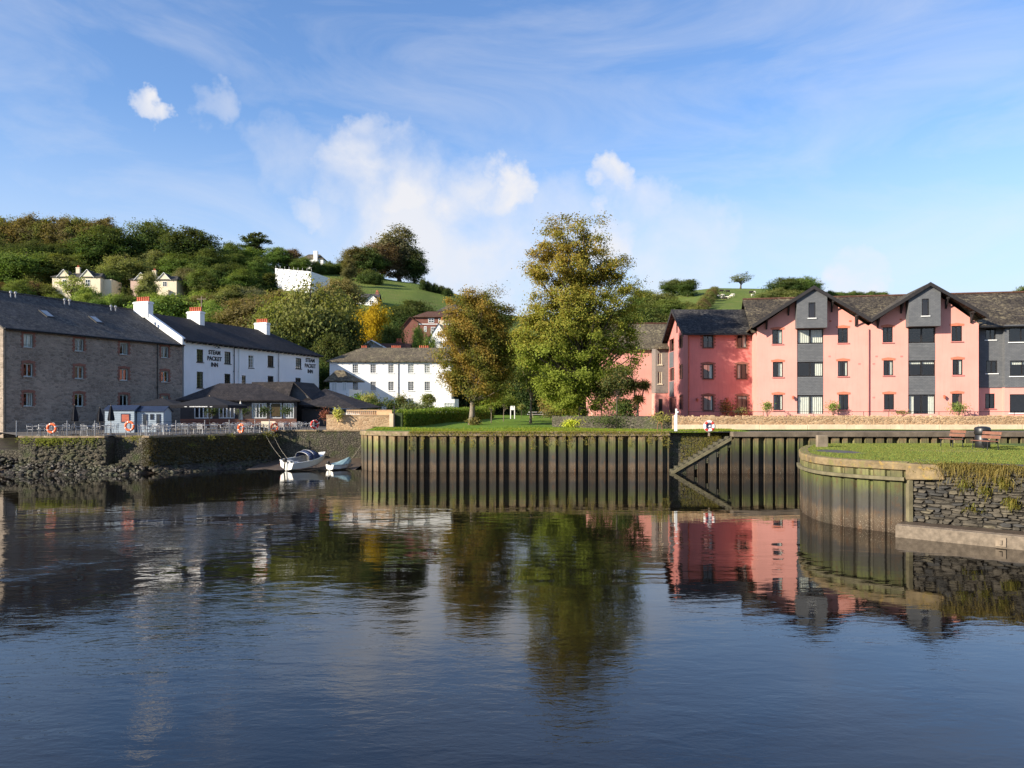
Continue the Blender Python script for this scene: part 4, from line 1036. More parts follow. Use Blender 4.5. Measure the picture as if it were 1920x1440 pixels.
def lettering(par, txt, u, z, size, y=-.03, mat='black_timber', bold=.012, line=1.12, name='lettering', sx=1.0):
    cu = bpy.data.curves.new(name, 'FONT'); cu.body = txt; cu.size = size; cu.align_x = 'CENTER'; cu.align_y = 'CENTER'; cu.extrude = .012; cu.offset = bold; cu.space_line = line
    to = bpy.data.objects.new(name, cu); C.objects.link(to); bpy.context.view_layer.update()
    me = bpy.data.meshes.new_from_object(to.evaluated_get(bpy.context.evaluated_depsgraph_get())); bpy.data.objects.remove(to)
    me.materials.clear(); me.materials.append(M[mat])
    return inst(name, me, par, (u, y, z), (R(90), 0, 0), (sx, 1, 1))
def serif_text(par, lines, u, z, size):
    # lettering with short serif bars
    for k, ln in enumerate(lines):
        lettering(par, ln, u, z - k * size * 1.05, size, bold=.02, sx=1.0)
u1 = F.u(402); serif_text(inn, ['STEAM', 'PACKET', 'INN'], u1, F.z(u1, 661.5), .66)
u2 = F.u(581.5); serif_text(inn, ['STEAM', 'PACKET', 'INN'], u2, F.z(u2, 676), .72)
m = MB(); m.tube([(u1, -.05, F.z(u1, 652)), (u1, -.35, F.z(u1, 649)), (u1, -.6, F.z(u1, 651))], .03, 6); m.lathe([(.04, F.z(u1, 651)), (.28, F.z(u1, 653.5))], 10, (u1, -.6)); m.build('sign_lamp', M['black_metal'], inn)

# ---------------- restaurant extension
F = Front(338, 75.5, 556, 78.0, 2.8)
rs_ = empty('restaurant_extension', F.loc(), F.rz, 'single storey slate roofed restaurant with a white window band behind the terrace', 'building')
HE = 2.75; DP = 9.0; ops = []
spans = [(364, 398), (410, 440), (472, 500), (506, 528), (531, 551)]
for a, b in spans: ops.append((F.u(a), F.u(b), .95, 2.45))
m = MB(); wall_open(m, 0, F.L, 0, HE, ops, 0, .15); shell(m, F.L, DP, HE); m.build('wall', M['soffit_dark'], rs_)  # dark wall colour stands in for shade from awnings and roofs
m = MB(); m.box(0, F.L, -.06, -.004, 0, .9); m.build('plinth', M['brick_red'], rs_)
m = MB(); hip_roof(m, 0, F.L, 0, DP, HE, HE + 1.75, 3.0, 4.2, .14, .35); m.build('roof', M['slate_inn'], rs_)
for i, (a, b, c, d) in enumerate(ops): window(rs_, a, b, c, d, (4, 4, 4, 2, 4)[i], 1, 'white_trim', 0, .12, .09, .09, curtain=(0, 0, 4, 0, 3)[i])
bl = MB(); bl.box(ops[3][0] + .18, ops[3][1] - .15, .02, .06, 1.15, 2.4); bl.build('menu_board', plain('menu_board', (.10, .07, .03), .6, .2, 4, .05), rs_)
# basket plants along the windows
bk = [(398, 770), (455, 769), (497, 768), (537, 768)]
# gabled slate wing to the right and lean-to
F2 = Front(476, 83.0, 590, 82.0, 2.8)
gg = empty('slate_gabled_wing', F2.loc(), F2.rz, 'dark slate hung wing with a gable between the inn and the lean-to', 'building')
m = MB(); ua = F2.u(553, 0); uz = F2.L
zap = 7.4 - 2.8; ze = 5.2 - 2.8
m.extr([(ua - 2.4, 0), (uz, 0), (uz, ze), (ua, zap), (ua - 2.4, ze)], 0, 5); m.build('wall', M['slate_clad'], gg)
m = MB(); m.slab([(ua - 4.6, -.3, zap + .1), (ua, -.3, zap + .1), (ua, 5, zap + .1), (ua - 4.6, 5, zap + .1)], .1)
m.slab([(ua, -.35, zap + .12), (ua, 5, zap + .12), (uz + .4, 5, ze - .1), (uz + .4, -.35, ze - .1)], .14)
m.slab([(ua - 4.6, -2.2, ze - .2), (ua, -2.2, ze - .2), (ua, -.31, zap + .1), (ua - 4.6, -.31, zap + .1)], .14); m.build('roof', M['slate_inn'], gg)
F3 = Front(560, 80, 678, 79.0, 2.8)
lt = empty('black_lean_to', F3.loc(), F3.rz, 'low black roofed lean-to shelter right of the restaurant', 'building')
m = MB(); m.slab([(-.3, -.4, 2.35), (F3.L, -.4, 1.95), (F3.L + .1, 6, 2.1), (.4, 6, 4.1)], .13); m.build('roof', M['slate_inn'], lt)
m = MB(); m.box(.2, F3.L - 1.8, .3, 5.5, 0, 1.85); m.build('wall', M['soffit_dark'], lt)
m = MB(); m.box(F3.L - 1.75, F3.L - .3, .3, 5.5, 0, 1.8); m.build('side_wall', M['white_paint'], lt)

# ---------------- white town house behind the lawn
F = Front(618, 110, 846, 110, 3.4)
tw = empty('white_town_house', F.loc(), F.rz, 'white three storey town house with hipped brown slate roof and small paned sash windows', 'house')
HE = F.z(0, 677.5); DP = 9.5; ops = []
for (a, b) in ((661, 671.5), (694.5, 705), (728, 738.5), (765, 776), (796, 806.5)):
    for (t, bt) in ((683, 699.5), (715.5, 732.5)): ops.append((F.u(a), F.u(b), F.z(0, bt), F.z(0, t)))
ops.append((F.u(766), F.u(776), .05, F.z(0, 746)))
m = MB(); wall_open(m, 0, F.L, 0, HE, ops, 0, .14); shell(m, F.L, DP, HE); m.build('wall', M['white_paint'], tw)
m = MB(); hip_roof(m, 0, F.L, 0, DP, HE + .05, F.z(0, 652, DP / 2), 3.6, 1.5, .14, .4); m.build('roof', M['slate_brown'], tw)
m = MB()
for k in range(18): m.box(.2 + k * .95, .32 + k * .95, -.36, -.01, HE - .18, HE - .06)
m.build('eaves_brackets', M['soffit_dark'], tw)
for i, (a, b, c, d) in enumerate(ops):
    if i < 10: window(tw, a, b, c, d, 3, 4, 'white_trim', 0, .1, .05, .032, 'white_trim', curtain=(0, 0, 0, 0, 4, 0, 3, 0, 3, 0)[i], seed=i)
    else: window(tw, a, b, c, d, 3, 3, 'white_trim', 0, .1, .08, .06, name='door')
downpipe(tw, F.u(746.5), 0, HE - .1, -.08, 'grey_metal', .06)
m = MB(); bx0 = F.u(825); m.prism([(bx0, 0), (bx0 + .5, -.9), (bx0 + 2.1, -.9), (bx0 + 2.6, 0)], 0, 2.7); m.build('bay', M['white_paint'], tw)
window(tw, bx0 + .65, bx0 + 1.95, .7, 2.2, 3, 4, 'white_trim', -1.02, .1, .06, .05)
for (px, n) in ((683, 3), (743, 5), (795, 5)):
    c = chimney(tw, F.u(px, DP * .8), DP * .8, HE + .5, F.z(0, 655, DP * .8), 2.3, .7, n, 'x', 'brick_red')
# little hexagonal entrance lodge
F4 = Front(603, 104, 657, 103, 3.3)
lg = empty('white_entrance_lodge', F4.loc(), F4.rz, 'small white lodge with pointed brown slate roof at the left end of the town house', 'building')
Lw = F4.L; hx = [(0, 1.2), (1.1, 0), (Lw - .2, 0), (Lw - .2, 4), (0, 4)]
m = MB(); m.prism(hx, 0, 4.3 - .3); m.build('wall', M['white_paint'], lg)
apx = (1.15, 1.8, F4.z(1, 693)); ev = F4.z(1, 714)
base = [(-.3, 1.1), (.95, -.35), (Lw + .1, -.35), (Lw + .1, 4.2), (-.3, 4.2)]; m = MB()
ap2 = (2.2, 2, F4.z(1, 693))
m.slab([(*base[0], ev), (*base[1], ev), apx], .1); m.slab([(*base[1], ev), (*base[2], ev), ap2, apx], .1); m.slab([(*base[2], ev), (*base[3], ev), ap2], .1); m.slab([(*base[3], ev), (*base[4], ev), apx, ap2], .1); m.slab([(*base[4], ev), (*base[0], ev), apx], .1)
m.build('roof', M['slate_brown'], lg)
for (a, b) in ((622, 632), (642, 650)): window(lg, F4.u(a), F4.u(b), F4.z(1, 733), F4.z(1, 717), 2, 1, 'white_trim', -.12, .1, .07, .06)
# gabled house behind with arched window
F5 = Front(672, 127, 765, 127, 3.6)
bh = empty('grey_gabled_house', F5.loc(), F5.rz, 'grey house with white bargeboards and arched attic window behind the town house roof', 'house')
uA = F5.u(697); zA = F5.z(0, 637); m = MB(); m.box(0, F5.L, 1.2, 8, 0, zA - 2.2); m.extr([(uA - 2.6, 0), (uA + 2.9, 0), (uA + 2.9, zA - 1.6), (uA, zA - .1), (uA - 2.6, zA - 1.6)], 0, 4); m.build('wall', plain('grey_render', (.30, .28, .26), .8), bh)
m = MB(); gable_roof_x(m, 0, F5.L, 1.2, 8, zA - 2.2, zA - .2); m.build('roof', M['tile_red'], bh)
m = MB(); m.slab([(uA - 2.9, -.3, zA - 1.75), (uA, -.3, zA), (uA, 3.5, zA), (uA - 2.9, 3.5, zA - 1.75)], .2); m.slab([(uA, -.3, zA), (uA + 3.2, -.3, zA - 1.75), (uA + 3.2, 3.5, zA - 1.75), (uA, 3.5, zA)], .2); m.build('gable_roof', M['white_trim'], bh)
m = MB(); m.torus((uA, -.05, zA - 1.75), .55, .09, 'y', 12, 6, 0, math.pi); m.box(uA - .04, uA + .04, -.08, -.02, zA - 1.75, zA - 1.2); m.build('arched_window', M['white_trim'], bh)
chimney(bh, F5.u(683), 5, zA - 2, zA + .1, .9, .7, 3, 'x', 'brick_house'); chimney(bh, F5.u(740), 5, zA - 2, zA + .1, .9, .7, 3, 'x', 'brick_house')

# ---------------- pink flats: twin gabled block
F = Front(1420, 71.5, 1835, 68.0, 3.88)
pk = empty('pink_gabled_flats', F.loc(), F.rz, 'pink rendered three storey flats with twin gables and grey slate hung bays', 'building')
DP = 15.0; HE = 12.0 - 3.88
def rects(F, lst, y=0.0):
    r = []
    for (a, b, t, bt) in lst:
        ua, ub = F.u(a, y), F.u(b, y); um = (ua + ub) / 2; r.append((ua, ub, max(.04, F.z(um, bt, y)), F.z(um, t, y)))
    return r
small = rects(F, [(1448, 1467, 618, 645), (1449, 1468, 678.5, 707), (1450, 1468, 740, 769), (1571, 1590, 615, 643), (1571, 1590, 677, 705.5), (1572.5, 1591, 739.5, 768),
                  (1655, 1674, 613.5, 642), (1656.5, 1675, 675.5, 704), (1657.5, 1676.5, 739, 768), (1784, 1804, 611, 640), (1786, 1805, 674, 703), (1785, 1804, 738, 768)])
bays = rects(F, [(1494.5, 1544, 617, 776), (1703, 1754, 613, 776)])
m = MB(); wall_open(m, 0, F.L, 0, HE, small + bays, 0, .2); shell(m, F.L, DP, HE)
uv = F.u(1628); gab = []
for (pa, pya, pxl, pxr) in ((1522, 544, 0, uv), (1736.5, 538, uv, F.L)):
    ua = F.u(pa); za = F.z(ua, pya); gab.append((ua, za)); m.poly([(pxl, 0, HE), (pxr, 0, HE), (ua, 0, za)])
m.build('wall', M['pink'], pk)
for i, (a, b, c, d) in enumerate(small):
    o = window(pk, a, b, c, d, 2, 1, 'dark_frame', 0, .1, .075, .07, 'pink_shade_trim', curtain=(2, 2, 4, 0, 4, 1, 0, 2, 0, 0, 2, 0)[i], seed=i)
    m = MB(); m.extr([(a - .13, d + .0), (b + .13, d + .0), (b + .17, d + .16), ((a + b) / 2, d + .26), (a - .17, d + .16)], -.025, .01); m.build('arch_lintel', plain('arch_brick', (.55, .17, .10), .8, .15, 6, .2) if 'arch' not in M else M['arch'], pk)
    M['arch'] = bpy.data.materials.get('arch_brick')
for bi, (a, b, c, d) in enumerate(bays):
    um = (a + b) / 2; D = lambda py: F.z(um, py)
    lv = [(617, 644), (678.5, 706), (741, 778)] if bi == 0 else [(613, 642.5), (676, 704.5), (740, 778)]
    pn = [(644, 678.5), (706, 741)] if bi == 0 else [(642.5, 676), (704.5, 740)]
    for k, (t, bt) in enumerate(lv):
        window(pk, a + .01, b - .01, max(.05, D(bt)), D(t), 2, 1, 'dark_frame', 0.06, .1, .08, .13, None, curtain=((2, 2, 3), (0, 0, 4))[bi][k] if not (bi == 0 and k == 0) else 3, name='french_window' if k == 2 else 'window', blind=.22 if (bi == 1 and k == 1) else 0)
    for (t, bt) in pn:
        m = MB(); z0, z1 = D(bt) + .02, D(t) - .02; nrow = 12; h = (z1 - z0) / nrow
        for k in range(nrow): m.hexa([(a + .012, .02, z0 + k * h), (b - .012, .02, z0 + k * h), (b - .012, .17, z0 + k * h), (a + .012, .17, z0 + k * h), (a + .012, .055, z0 + (k + 1) * h), (b - .012, .055, z0 + (k + 1) * h), (b - .012, .17, z0 + (k + 1) * h), (a + .012, .17, z0 + (k + 1) * h)])
        m.build('slate_panel', M['slate_clad'], pk)
# hanging slate boxes under the gables
for bi, ((ua, za), (pl_, pr_, pb, wx0, wx1, wt_, wb)) in enumerate(zip(gab, ((1494, 1551, 614.5, 1516, 1529, 567, 596), (1704, 1764, 611.5, 1728.5, 1742, 560, 592)))):
    y = -.95; u0, u1 = F.u(pl_, y), F.u(pr_, y); um = (u0 + u1) / 2; zb = F.z(um, pb, y); sl2 = .62
    zl, zr2 = za - (ua - u0) * sl2 + .0, za - (u1 - ua) * sl2
    wr = (F.u(wx0, y), F.u(wx1, y), F.z(um, wb, y), F.z(um, wt_, y))
    m = MB(); zm = min(zl, zr2) - .02; wall_open(m, u0, u1, zb, zm, [wr], y, .15); m.poly([(u0, y, zm), (u1, y, zm), (u1, y, zr2), (ua, y, za), (u0, y, zl)])
    m.quad((u0, y, zb), (u0, y, zl), (u0, .01, zl), (u0, .01, zb)); m.quad((u1, y, zb), (u1, .01, zb), (u1, .01, zr2), (u1, y, zr2)); m.quad((u0, y, zb), (u0, .01, zb), (u1, .01, zb), (u1, y, zb))
    b_ = m.build('slate_bay_box', M['slate_clad'], pk); window(b_, *wr, 1, 1, 'dark_frame', y, .08, .07, .05, 'white_trim', name='bay_window')
    # roof slabs of this gable
    ul, ur = (F.u(1408), uv) if bi == 0 else (uv, F.u(1844))
    zl_, zr_ = za + .22 - (ua - ul) * .64, za + .22 - (ur - ua) * .64
    m = MB(); yf = -1.15
    m.slab([(ul, yf, zl_), (ua, yf, za + .22), (ua, 8, za + .22), (ul, 8, zl_)], .17); m.slab([(ua, yf, za + .22), (ur, yf, zr_), (ur, 8, zr_), (ua, 8, za + .22)], .17)
    rr = m.build('gable_roof', M['roof_pink'], pk)
    m = MB()
    for (p, q, zp, zq) in ((ul, ua, zl_, za + .22), (ua, ur, za + .22, zr_)):
        m.hexa([(p, yf - .05, zp - .30), (q, yf - .05, zq - .30), (q, yf - .004, zq - .30), (p, yf - .004, zp - .30), (p, yf - .05, zp + .03), (q, yf - .05, zq + .03), (q, yf - .004, zq + .03), (p, yf - .004, zp + .03)])
    m.build('bargeboard', M['black_timber'], pk)
    for uu in ((1437, 1478, 1559, 1604) if bi == 0 else (1645, 1689, 1773, 1820)):
        u = F.u(uu); zt = za + .05 - abs(u - ua) * .64 - .05
        m = MB(); m.box(u - .07, u + .07, -.9, -.001, zt - .16, zt); m.box(u - .06, u + .06, -.16, -.002, zt - .95, zt - .16); m.hexa([(u - .05, -.16, zt - .9), (u + .05, -.16, zt - .9), (u + .05, -.03, zt - .9), (u - .05, -.03, zt - .9), (u - .05, -.8, zt - .16), (u + .05, -.8, zt - .16), (u + .05, -.65, zt - .16), (u - .05, -.65, zt - .16)])
        m.build('roof_bracket', M['black_timber'], pk)
# main roof behind the gables
zrm = F.z(F.L / 2, 557, 8.5); m = MB()
m.slab([(-.5, .35, HE - .25), (F.L + 16, .35, HE - .25), (F.L + 16, 8.5, zrm), (-.5, 8.5, zrm)], .16); m.slab([(-.5, 8.5, zrm), (F.L + 16, 8.5, zrm), (F.L + 16, 16.5, HE - .25), (-.5, 16.5, HE - .25)], .16)
m.build('main_roof', M['roof_pink'], pk)
m = MB(); m.tube([(-.5, 8.5, zrm + .03), (F.L + 16, 8.5, zrm + .03)], .12, 6); m.build('ridge_tiles', M['tile_red'], pk)
m = MB(); m.tube([(uv, -.1, 0), (uv, -.1, HE - .3)], .055, 6); m.build('downpipe', M['pink_shade_trim'], pk)
# slate clad right wing
ur0 = F.L + .0; wl = 15.5; yw = 1.0
ops = rects(F, [(1848, 1867, 614, 637), (1849, 1870, 676, 700), (1848, 1866, 738, 766)], yw)
m = MB(); zpk = F.z(F.L, 727, yw); wall_open(m, ur0 + .005, F.u(1885, yw), zpk, HE - .1, ops[:2], yw, .15); m.build('slate_wall', M['slate_clad'], pk)
m = MB(); wall_open(m, ur0 + .005, F.u(1885, yw), 0, zpk - .01, ops[2:], yw + .08, .15); m.build('wall', M['pink'], pk)
for i, o in enumerate(ops): window(pk, *o, 2, 1, 'dark_frame', yw + (.08 if i == 2 else 0), .1, .07, .06, 'white_trim' if i < 2 else 'pink_shade_trim', curtain=(0, 0, 0)[i])
y2 = .5; ux = F.u(1884, y2)
ops = rects(F, [(1892, 1938, 614, 641), (1894, 1940, 676, 705), (1894, 1960, 739, 774)], y2) 
m = MB(); wall_open(m, ux, ux + 13, zpk, HE - .1, ops[:2], y2, .15); m.quad((ux, y2, zpk), (ux, y2, HE - .1), (ux, yw + .02, HE - .1), (ux, yw + .02, zpk)); m.build('slate_wall', M['slate_clad'], pk)
m = MB(); wall_open(m, ux, ux + 13, 0, zpk - .01, ops[2:], y2 + .06, .15); m.quad((ux, y2 + .06, 0), (ux, y2 + .06, zpk - .01), (ux, yw + .1, zpk - .01), (ux, yw + .1, 0)); m.build('wall', M['pink'], pk)
for i, o in enumerate(ops): window(pk, *o, 2, 1, 'dark_frame', y2 + (.06 if i == 2 else 0), .1, .07, .07, 'white_trim', curtain=(0, 0, 2)[i], blind=(0, .25, 0)[i])
m = MB(); m.box(ur0, ux + 13, 2.6, 15, 0, HE - .15); m.build('rear_wall', M['interior'], pk)
m = MB(); m.tube([(F.L, .2, HE - .28), (F.L + 16, .2, HE - .28)], .08, 6); m.build('gutter', M['black_metal'], pk)
def wall_lamp(par, F, px, py, y=-.02):
    u = F.u(px); z = F.z(u, py); m = MB(); m.box(u - .04, u + .04, y - .22, y + .01, z + .14, z + .19); l = m.build('wall_lamp', M['black_metal'], par)
    m = MB(); m.lathe([(.06, z - .14), (.11, z + .06), (.13, z + .08), (.03, z + .17)], 6, (u, y - .2)); m.build('lantern', M['terracotta'], l)
FPK = F; wall_lamp(pk, F, 1486.5, 746); wall_lamp(pk, F, 1769.5, 745)

# ---------------- pink left block (set back) with gable end towards the trees
F = Front(1290, 76, 1424, 76, 3.88)
pl2 = empty('pink_corner_flats', F.loc(), F.rz, 'pink corner block with tree shade in its wall colour, brick quoined windows and a dark slate roof', 'building')
HE = F.z(0, 622); DP = 10.0
ops = rects(F, [(1318.5, 1337, 626, 652), (1318.5, 1337, 683, 710.5), (1319, 1337, 742, 770), (1382.5, 1400, 626, 652), (1382, 1400, 683, 710.5), (1383, 1400.5, 742, 770)])
m = MB(); wall_open(m, 0, F.L, 0, HE, ops, 0, .2); m.quad((F.L, 0, 0), (F.L, DP, 0), (F.L, DP, HE), (F.L, 0, HE)); m.quad((0, DP, 0), (0, DP, HE), (F.L, DP, HE), (F.L, DP, 0)); m.build('wall', M['pink_shade_trim'], pl2)
for i, (a, b, c, d) in enumerate(ops):
    window(pl2, a, b, c, d, 2, 1, 'dark_frame', 0, .1, .07, .05, 'brick_red', curtain=(0, 2, 2, 2, 1, 0)[i], seed=i, blind=.2 if i == 5 else 0)
    m = MB(); n = 9; h = (d - c) / n
    for k in range(n):
        e = .26 if k % 2 else .13; m.box(a - e, a - .004, -.03, .02, c + k * h, c + (k + 1) * h - .012); m.box(b + .004, b + e, -.03, .02, c + k * h, c + (k + 1) * h - .012)
    if i not in (0, 3): m.extr([(a - .25, d + .003), (b + .25, d + .003), (b + .25, d + .12), ((a + b) / 2, d + .25), (a - .25, d + .12)], -.032, .02)
    m.build('brick_surround', M['brick_red'], pl2)
zr3 = Z(582, 81) - 3.88
# gable end, facing the trees (local x = 0 plane)
G = Front(0, 0, 0, 0, 3.88, xy=((F.A.x, 86.0), (F.A.x, 76.0)))
ge = empty('gable_end', (0, DP, 0), -math.pi / 2, parent=pl2)
ops2 = rects(G, [(1255.5, 1263.5, 633, 659), (1256, 1264, 690, 714), (1256, 1266, 745, 774), (1274, 1279.5, 627, 653), (1274, 1279.5, 683, 711), (1274.5, 1280, 740, 768)])
m = MB(); wall_open(m, 0, 10, 0, HE, ops2, 0, .2); m.poly([(0, 0, HE), (10, 0, HE), (5, 0, zr3)]); m.build('gable_wall', M['pink_shade_trim'], ge)
for i, o in enumerate(ops2):
    window(ge, *o, 1, 1, 'dark_frame', 0, .1, .07, .05, None)
    a, b, c, d = o
    m = MB(); n = 9; h = (d - c) / n
    for k in range(n):
        e = .26 if k % 2 else .13; m.box(a - e, a - .004, -.03, .02, c + k * h, c + (k + 1) * h - .012); m.box(b + .004, b + e, -.03, .02, c + k * h, c + (k + 1) * h - .012)
    m.build('brick_surround', M['brick_red'], ge)
for (t, bt) in ((660, 689), (715, 744)):
    a, b = ops2[0][0], ops2[0][1]; um = (a + b) / 2; m = MB(); m.box(a, b, -.04, .01, G.z(um, bt), G.z(um, t)); m.build('slate_panel', M['slate_clad'], ge)
m = MB(); a = 5; m.box(a - .25, a + .25, -.03, .02, zr3 - 2.3, zr3 - .9); m.build('attic_window', M['dark_frame'], ge)
m = MB(); ovx = -.55; sl3 = (zr3 - HE) / 5
m.slab([(ovx, -.55, HE + .1 - .55 * sl3), (F.L + 6, -.55, HE + .1 - .55 * sl3), (F.L + 6, 5, zr3 + .1), (ovx, 5, zr3 + .1)], .16); m.slab([(ovx, 5, zr3 + .1), (F.L + 6, 5, zr3 + .1), (F.L + 6, 10.6, HE + .1 - .6 * sl3), (ovx, 10.6, HE + .1 - .6 * sl3)], .16)
rf = m.build('roof', slate('slate_black', (.022, .021, .024), (.036, .034, .036), .4, (.15, .135, .115)), pl2)
m = MB()
m.hexa([(ovx - .05, -.6, HE - .55), (ovx - .004, -.6, HE - .55), (ovx - .004, 5, zr3 - .25), (ovx - .05, 5, zr3 - .25), (ovx - .05, -.6, HE - .2), (ovx - .004, -.6, HE - .2), (ovx - .004, 5, zr3 + .13), (ovx - .05, 5, zr3 + .13)])
m.hexa([(ovx - .05, 5, zr3 - .25), (ovx - .004, 5, zr3 - .25), (ovx - .004, 10.6, HE - .6), (ovx - .05, 10.6, HE - .6), (ovx - .05, 5, zr3 + .13), (ovx - .004, 5, zr3 + .13), (ovx - .004, 10.6, HE - .22), (ovx - .05, 10.6, HE - .22)])
m.build('bargeboard', M['black_timber'], pl2)
m = MB(); m.tube([(-.3, -.6, HE - .33), (F.L, -.6, HE - .33)], .07, 6); m.build('gutter', M['black_metal'], pl2)
downpipe(pl2, .05, 0, HE - .3, -.09, 'terracotta', .05)
wall_lamp(pl2, F, 1306.5, 750); wall_lamp(pl2, F, 1362, 750)
# link strip beside the gable block, slate side
m = MB(); m.box(F.u(1414), F.L, -4.0, -.01, 0, HE - .1); m.build('slate_return', M['slate_clad'], pl2)

# ---------------- far pink wing with slate link
F = Front(1112, 88, 1229, 88, 3.88)
fw_ = empty('far_pink_wing', F.loc(), F.rz, 'far pink wing with brown slate roof half hidden by the big tree', 'building')
HE = F.z(0, 651); m = MB(); m.box(0, F.L + 4, 0, 10, 0, HE); m.build('wall', M['pink'], fw_)
m = MB(); zr4 = F.z(0, 607, 5); m.slab([(-.4, -.4, HE - .2), (F.L + 4, -.4, HE - .2), (F.L + 4, 5, zr4), (-.4, 5, zr4)], .15); m.slab([(-.4, 5, zr4), (F.L + 4, 5, zr4), (F.L + 4, 10.4, HE - .2), (-.4, 10.4, HE - .2)], .15); m.build('roof', M['slate_brown'], fw_)
m = MB(); m.tube([(-.4, 5, zr4 + .03), (F.L + 4, 5, zr4 + .03)], .12, 6); m.build('ridge_tiles', M['tile_red'], fw_)
F = Front(1229, 85.5, 1258, 85.5, 3.88)
lk = empty('slate_link_bay', F.loc(), F.rz, 'narrow grey slate hung link bay between the pink wing and the gable end', 'building')
HE = F.z(0, 652); L = F.L + .0; zs = F.z(0, 737)
ops = rects(F, [(1233.5, 1241, 662, 684), (1233.5, 1241, 697, 720)])
m = MB(); wall_open(m, 0, L, zs, HE, ops, -.06, .15); m.quad((0, -.06, zs), (0, -.06, HE), (0, 2.45, HE), (0, 2.45, zs)); m.build('slate_wall', plain('slate_weathered', (.20, .175, .155), .7, .15, 3, .3), lk)
m = MB(); m.box(0.02, L, 0, 2.45, 0, zs - .01); m.build('wall', M['pink'], lk)
for o in ops: window(lk, *o, 2, 1, 'cream', -.06, .1, .06, .05, 'cream')
o = rects(F, [(1235, 1241.5, 748, 772)])[0]; m = MB(); m.box(o[0], o[1], -.04, -.004, 0.05, o[3]); m.build('door', M['dark_frame'], lk)
m = MB(); m.slab([(-.3, -.5, HE - .05), (L, -.5, HE - .05), (L, 2.45, HE + 1.6), (.8, 2.45, HE + 1.6)], .12); m.build('roof', M['slate_brown'], lk)
m = MB(); m.box(X(1130, 90), X(1162, 90), 89.2, 89.6, 3.4, 6.6); m.build('garden_wall_pier', M['garden_stone'], label='tall tan stone garden wall left of the far pink wing', cat='wall')

# ------------------------------------------------------------------ houses on the hill
def far_window(par, u0, u1, z0, z1, y, nx=2, nz=2, fm='white_trim'):
    m = MB(); m.box(u0, u1, y - .05, y - .005, z0, z1); o = m.build('window', M[fm], par)
    m = MB(); m.quad((u0 + .09, y - .056, z0 + .09), (u1 - .09, y - .056, z0 + .09), (u1 - .09, y - .056, z1 - .09), (u0 + .09, y - .056, z1 - .09)); m.build('pane', M['dark_pane'], o)
    m = MB()
    for k in range(1, nx): c = u0 + (u1 - u0) * k / nx; m.box(c - .035, c + .035, y - .075, y - .06, z0 + .05, z1 - .05)
    for k in range(1, nz): c = z0 + (z1 - z0) * k / nz; m.box(u0 + .05, u1 - .05, y - .073, y - .061, c - .035, c + .035)
    if m.v: m.build('glazing_bars', M[fm], o)
    return o
M['dark_pane'] = plain('dark_pane', (.03, .035, .04), .12, .2, 1, .02, spec=.7)

def hill_front(pa, pb, pyb, D=None, ddb=0):
    D = D or hit((pa + pb) / 2, pyb); z = Z(pyb, D); return Front(pa, D, pb, D + ddb, z)

def villa(name, label, pa, pb, pyb, wallm, gables, py_e, py_r, py_g, wins, chims, D=None, ddb=0):
    F = hill_front(pa, pb, pyb, D, ddb); h = empty(name, F.loc(), F.rz, label, 'house'); zd = -4
    HE = F.z(F.L / 2, py_e); zr = F.z(F.L / 2, py_r); dp = 8.0
    m = MB(); m.box(0, F.L, 0, dp, zd, HE)
    for (pg, hw) in gables: u = F.u(pg); zg = F.z(u, py_g); m.extr([(u - hw, HE - .02), (u + hw, HE - .02), (u, zg - .15)], -.22, 2.5)
    m.build('wall', M[wallm], h)
    m = MB(); hip_roof(m, 0, F.L, 0, dp, HE, zr, 1.2, 1.2, .14, .35); m.build('roof', M['slate_dark'], h)
    for (pg, hw) in gables:
        u = F.u(pg); zg = F.z(u, py_g); m = MB(); m.slab([(u - hw - .2, -.35, HE - .15), (u, -.35, zg), (u, 3.2, zg), (u - hw - .2, 3.2, HE - .15)], .12); m.slab([(u, -.35, zg), (u + hw + .2, -.35, HE - .15), (u + hw + .2, 3.2, HE - .15), (u, 3.2, zg)], .12)
        m.build('gable_roof', M['slate_dark'], h)
        m = MB()
        for (p, q, a, b) in ((u - hw - .2, u, HE - .15, zg), (u, u + hw + .2, zg, HE - .15)): m.hexa([(p, -.42, a - .14), (q, -.42, b - .14), (q, -.36, b - .14), (p, -.36, a - .14), (p, -.42, a), (q, -.42, b), (q, -.36, b), (p, -.36, a)])
        m.build('bargeboard', M['white_trim'], h)
    for (a, b, t, bt) in wins: um = F.u((a + b) / 2); far_window(h, F.u(a), F.u(b), F.z(um, bt), F.z(um, t), 0)
    for (pc, n) in chims: u = F.u(pc, dp / 2); chimney(h, u, dp / 2, zr - .6, zr + 1.5, 1.0, .7, n, 'x', 'cream')
    return h, F
hA, FA = villa('cream_villa', 'cream villa with two white gables behind a pale sapling on the hill', 98, 188, 562, 'cream', [(120, 1.7), (164, 1.7)], 519, 507, 505, [(160, 169, 524, 537), (117, 125, 524, 537), (158, 170, 541, 553)], [(147, 2)])
u = FA.L; m = MB(); m.box(u, u + 2.2, 1.5, 7, -4, FA.z(u, 522)); m.build('side_wing', M['cream'], hA)
hB, FB = villa('pinkish_villa', 'cream and pinkish villa with two gables above the inn chimneys', 245, 331, 567, 'cream', [(265, 1.7), (308, 1.7)], 524, 513, 511, [(305, 313, 528, 537), (303, 317, 545, 552)], [(290, 2)])
m = MB(); m.box(-.03, FB.u(288), -.03, 0.0, -4, FB.z(0, 524)); m.build('pink_front', plain('dusty_pink', (.52, .36, .29), .8, .08), hB)
m = MB(); a, b = FB.u(302), FB.u(318); m.box(a, b, -.9, -.03, -2, FB.z(a, 544)); m.build('bay', M['cream'], hB)
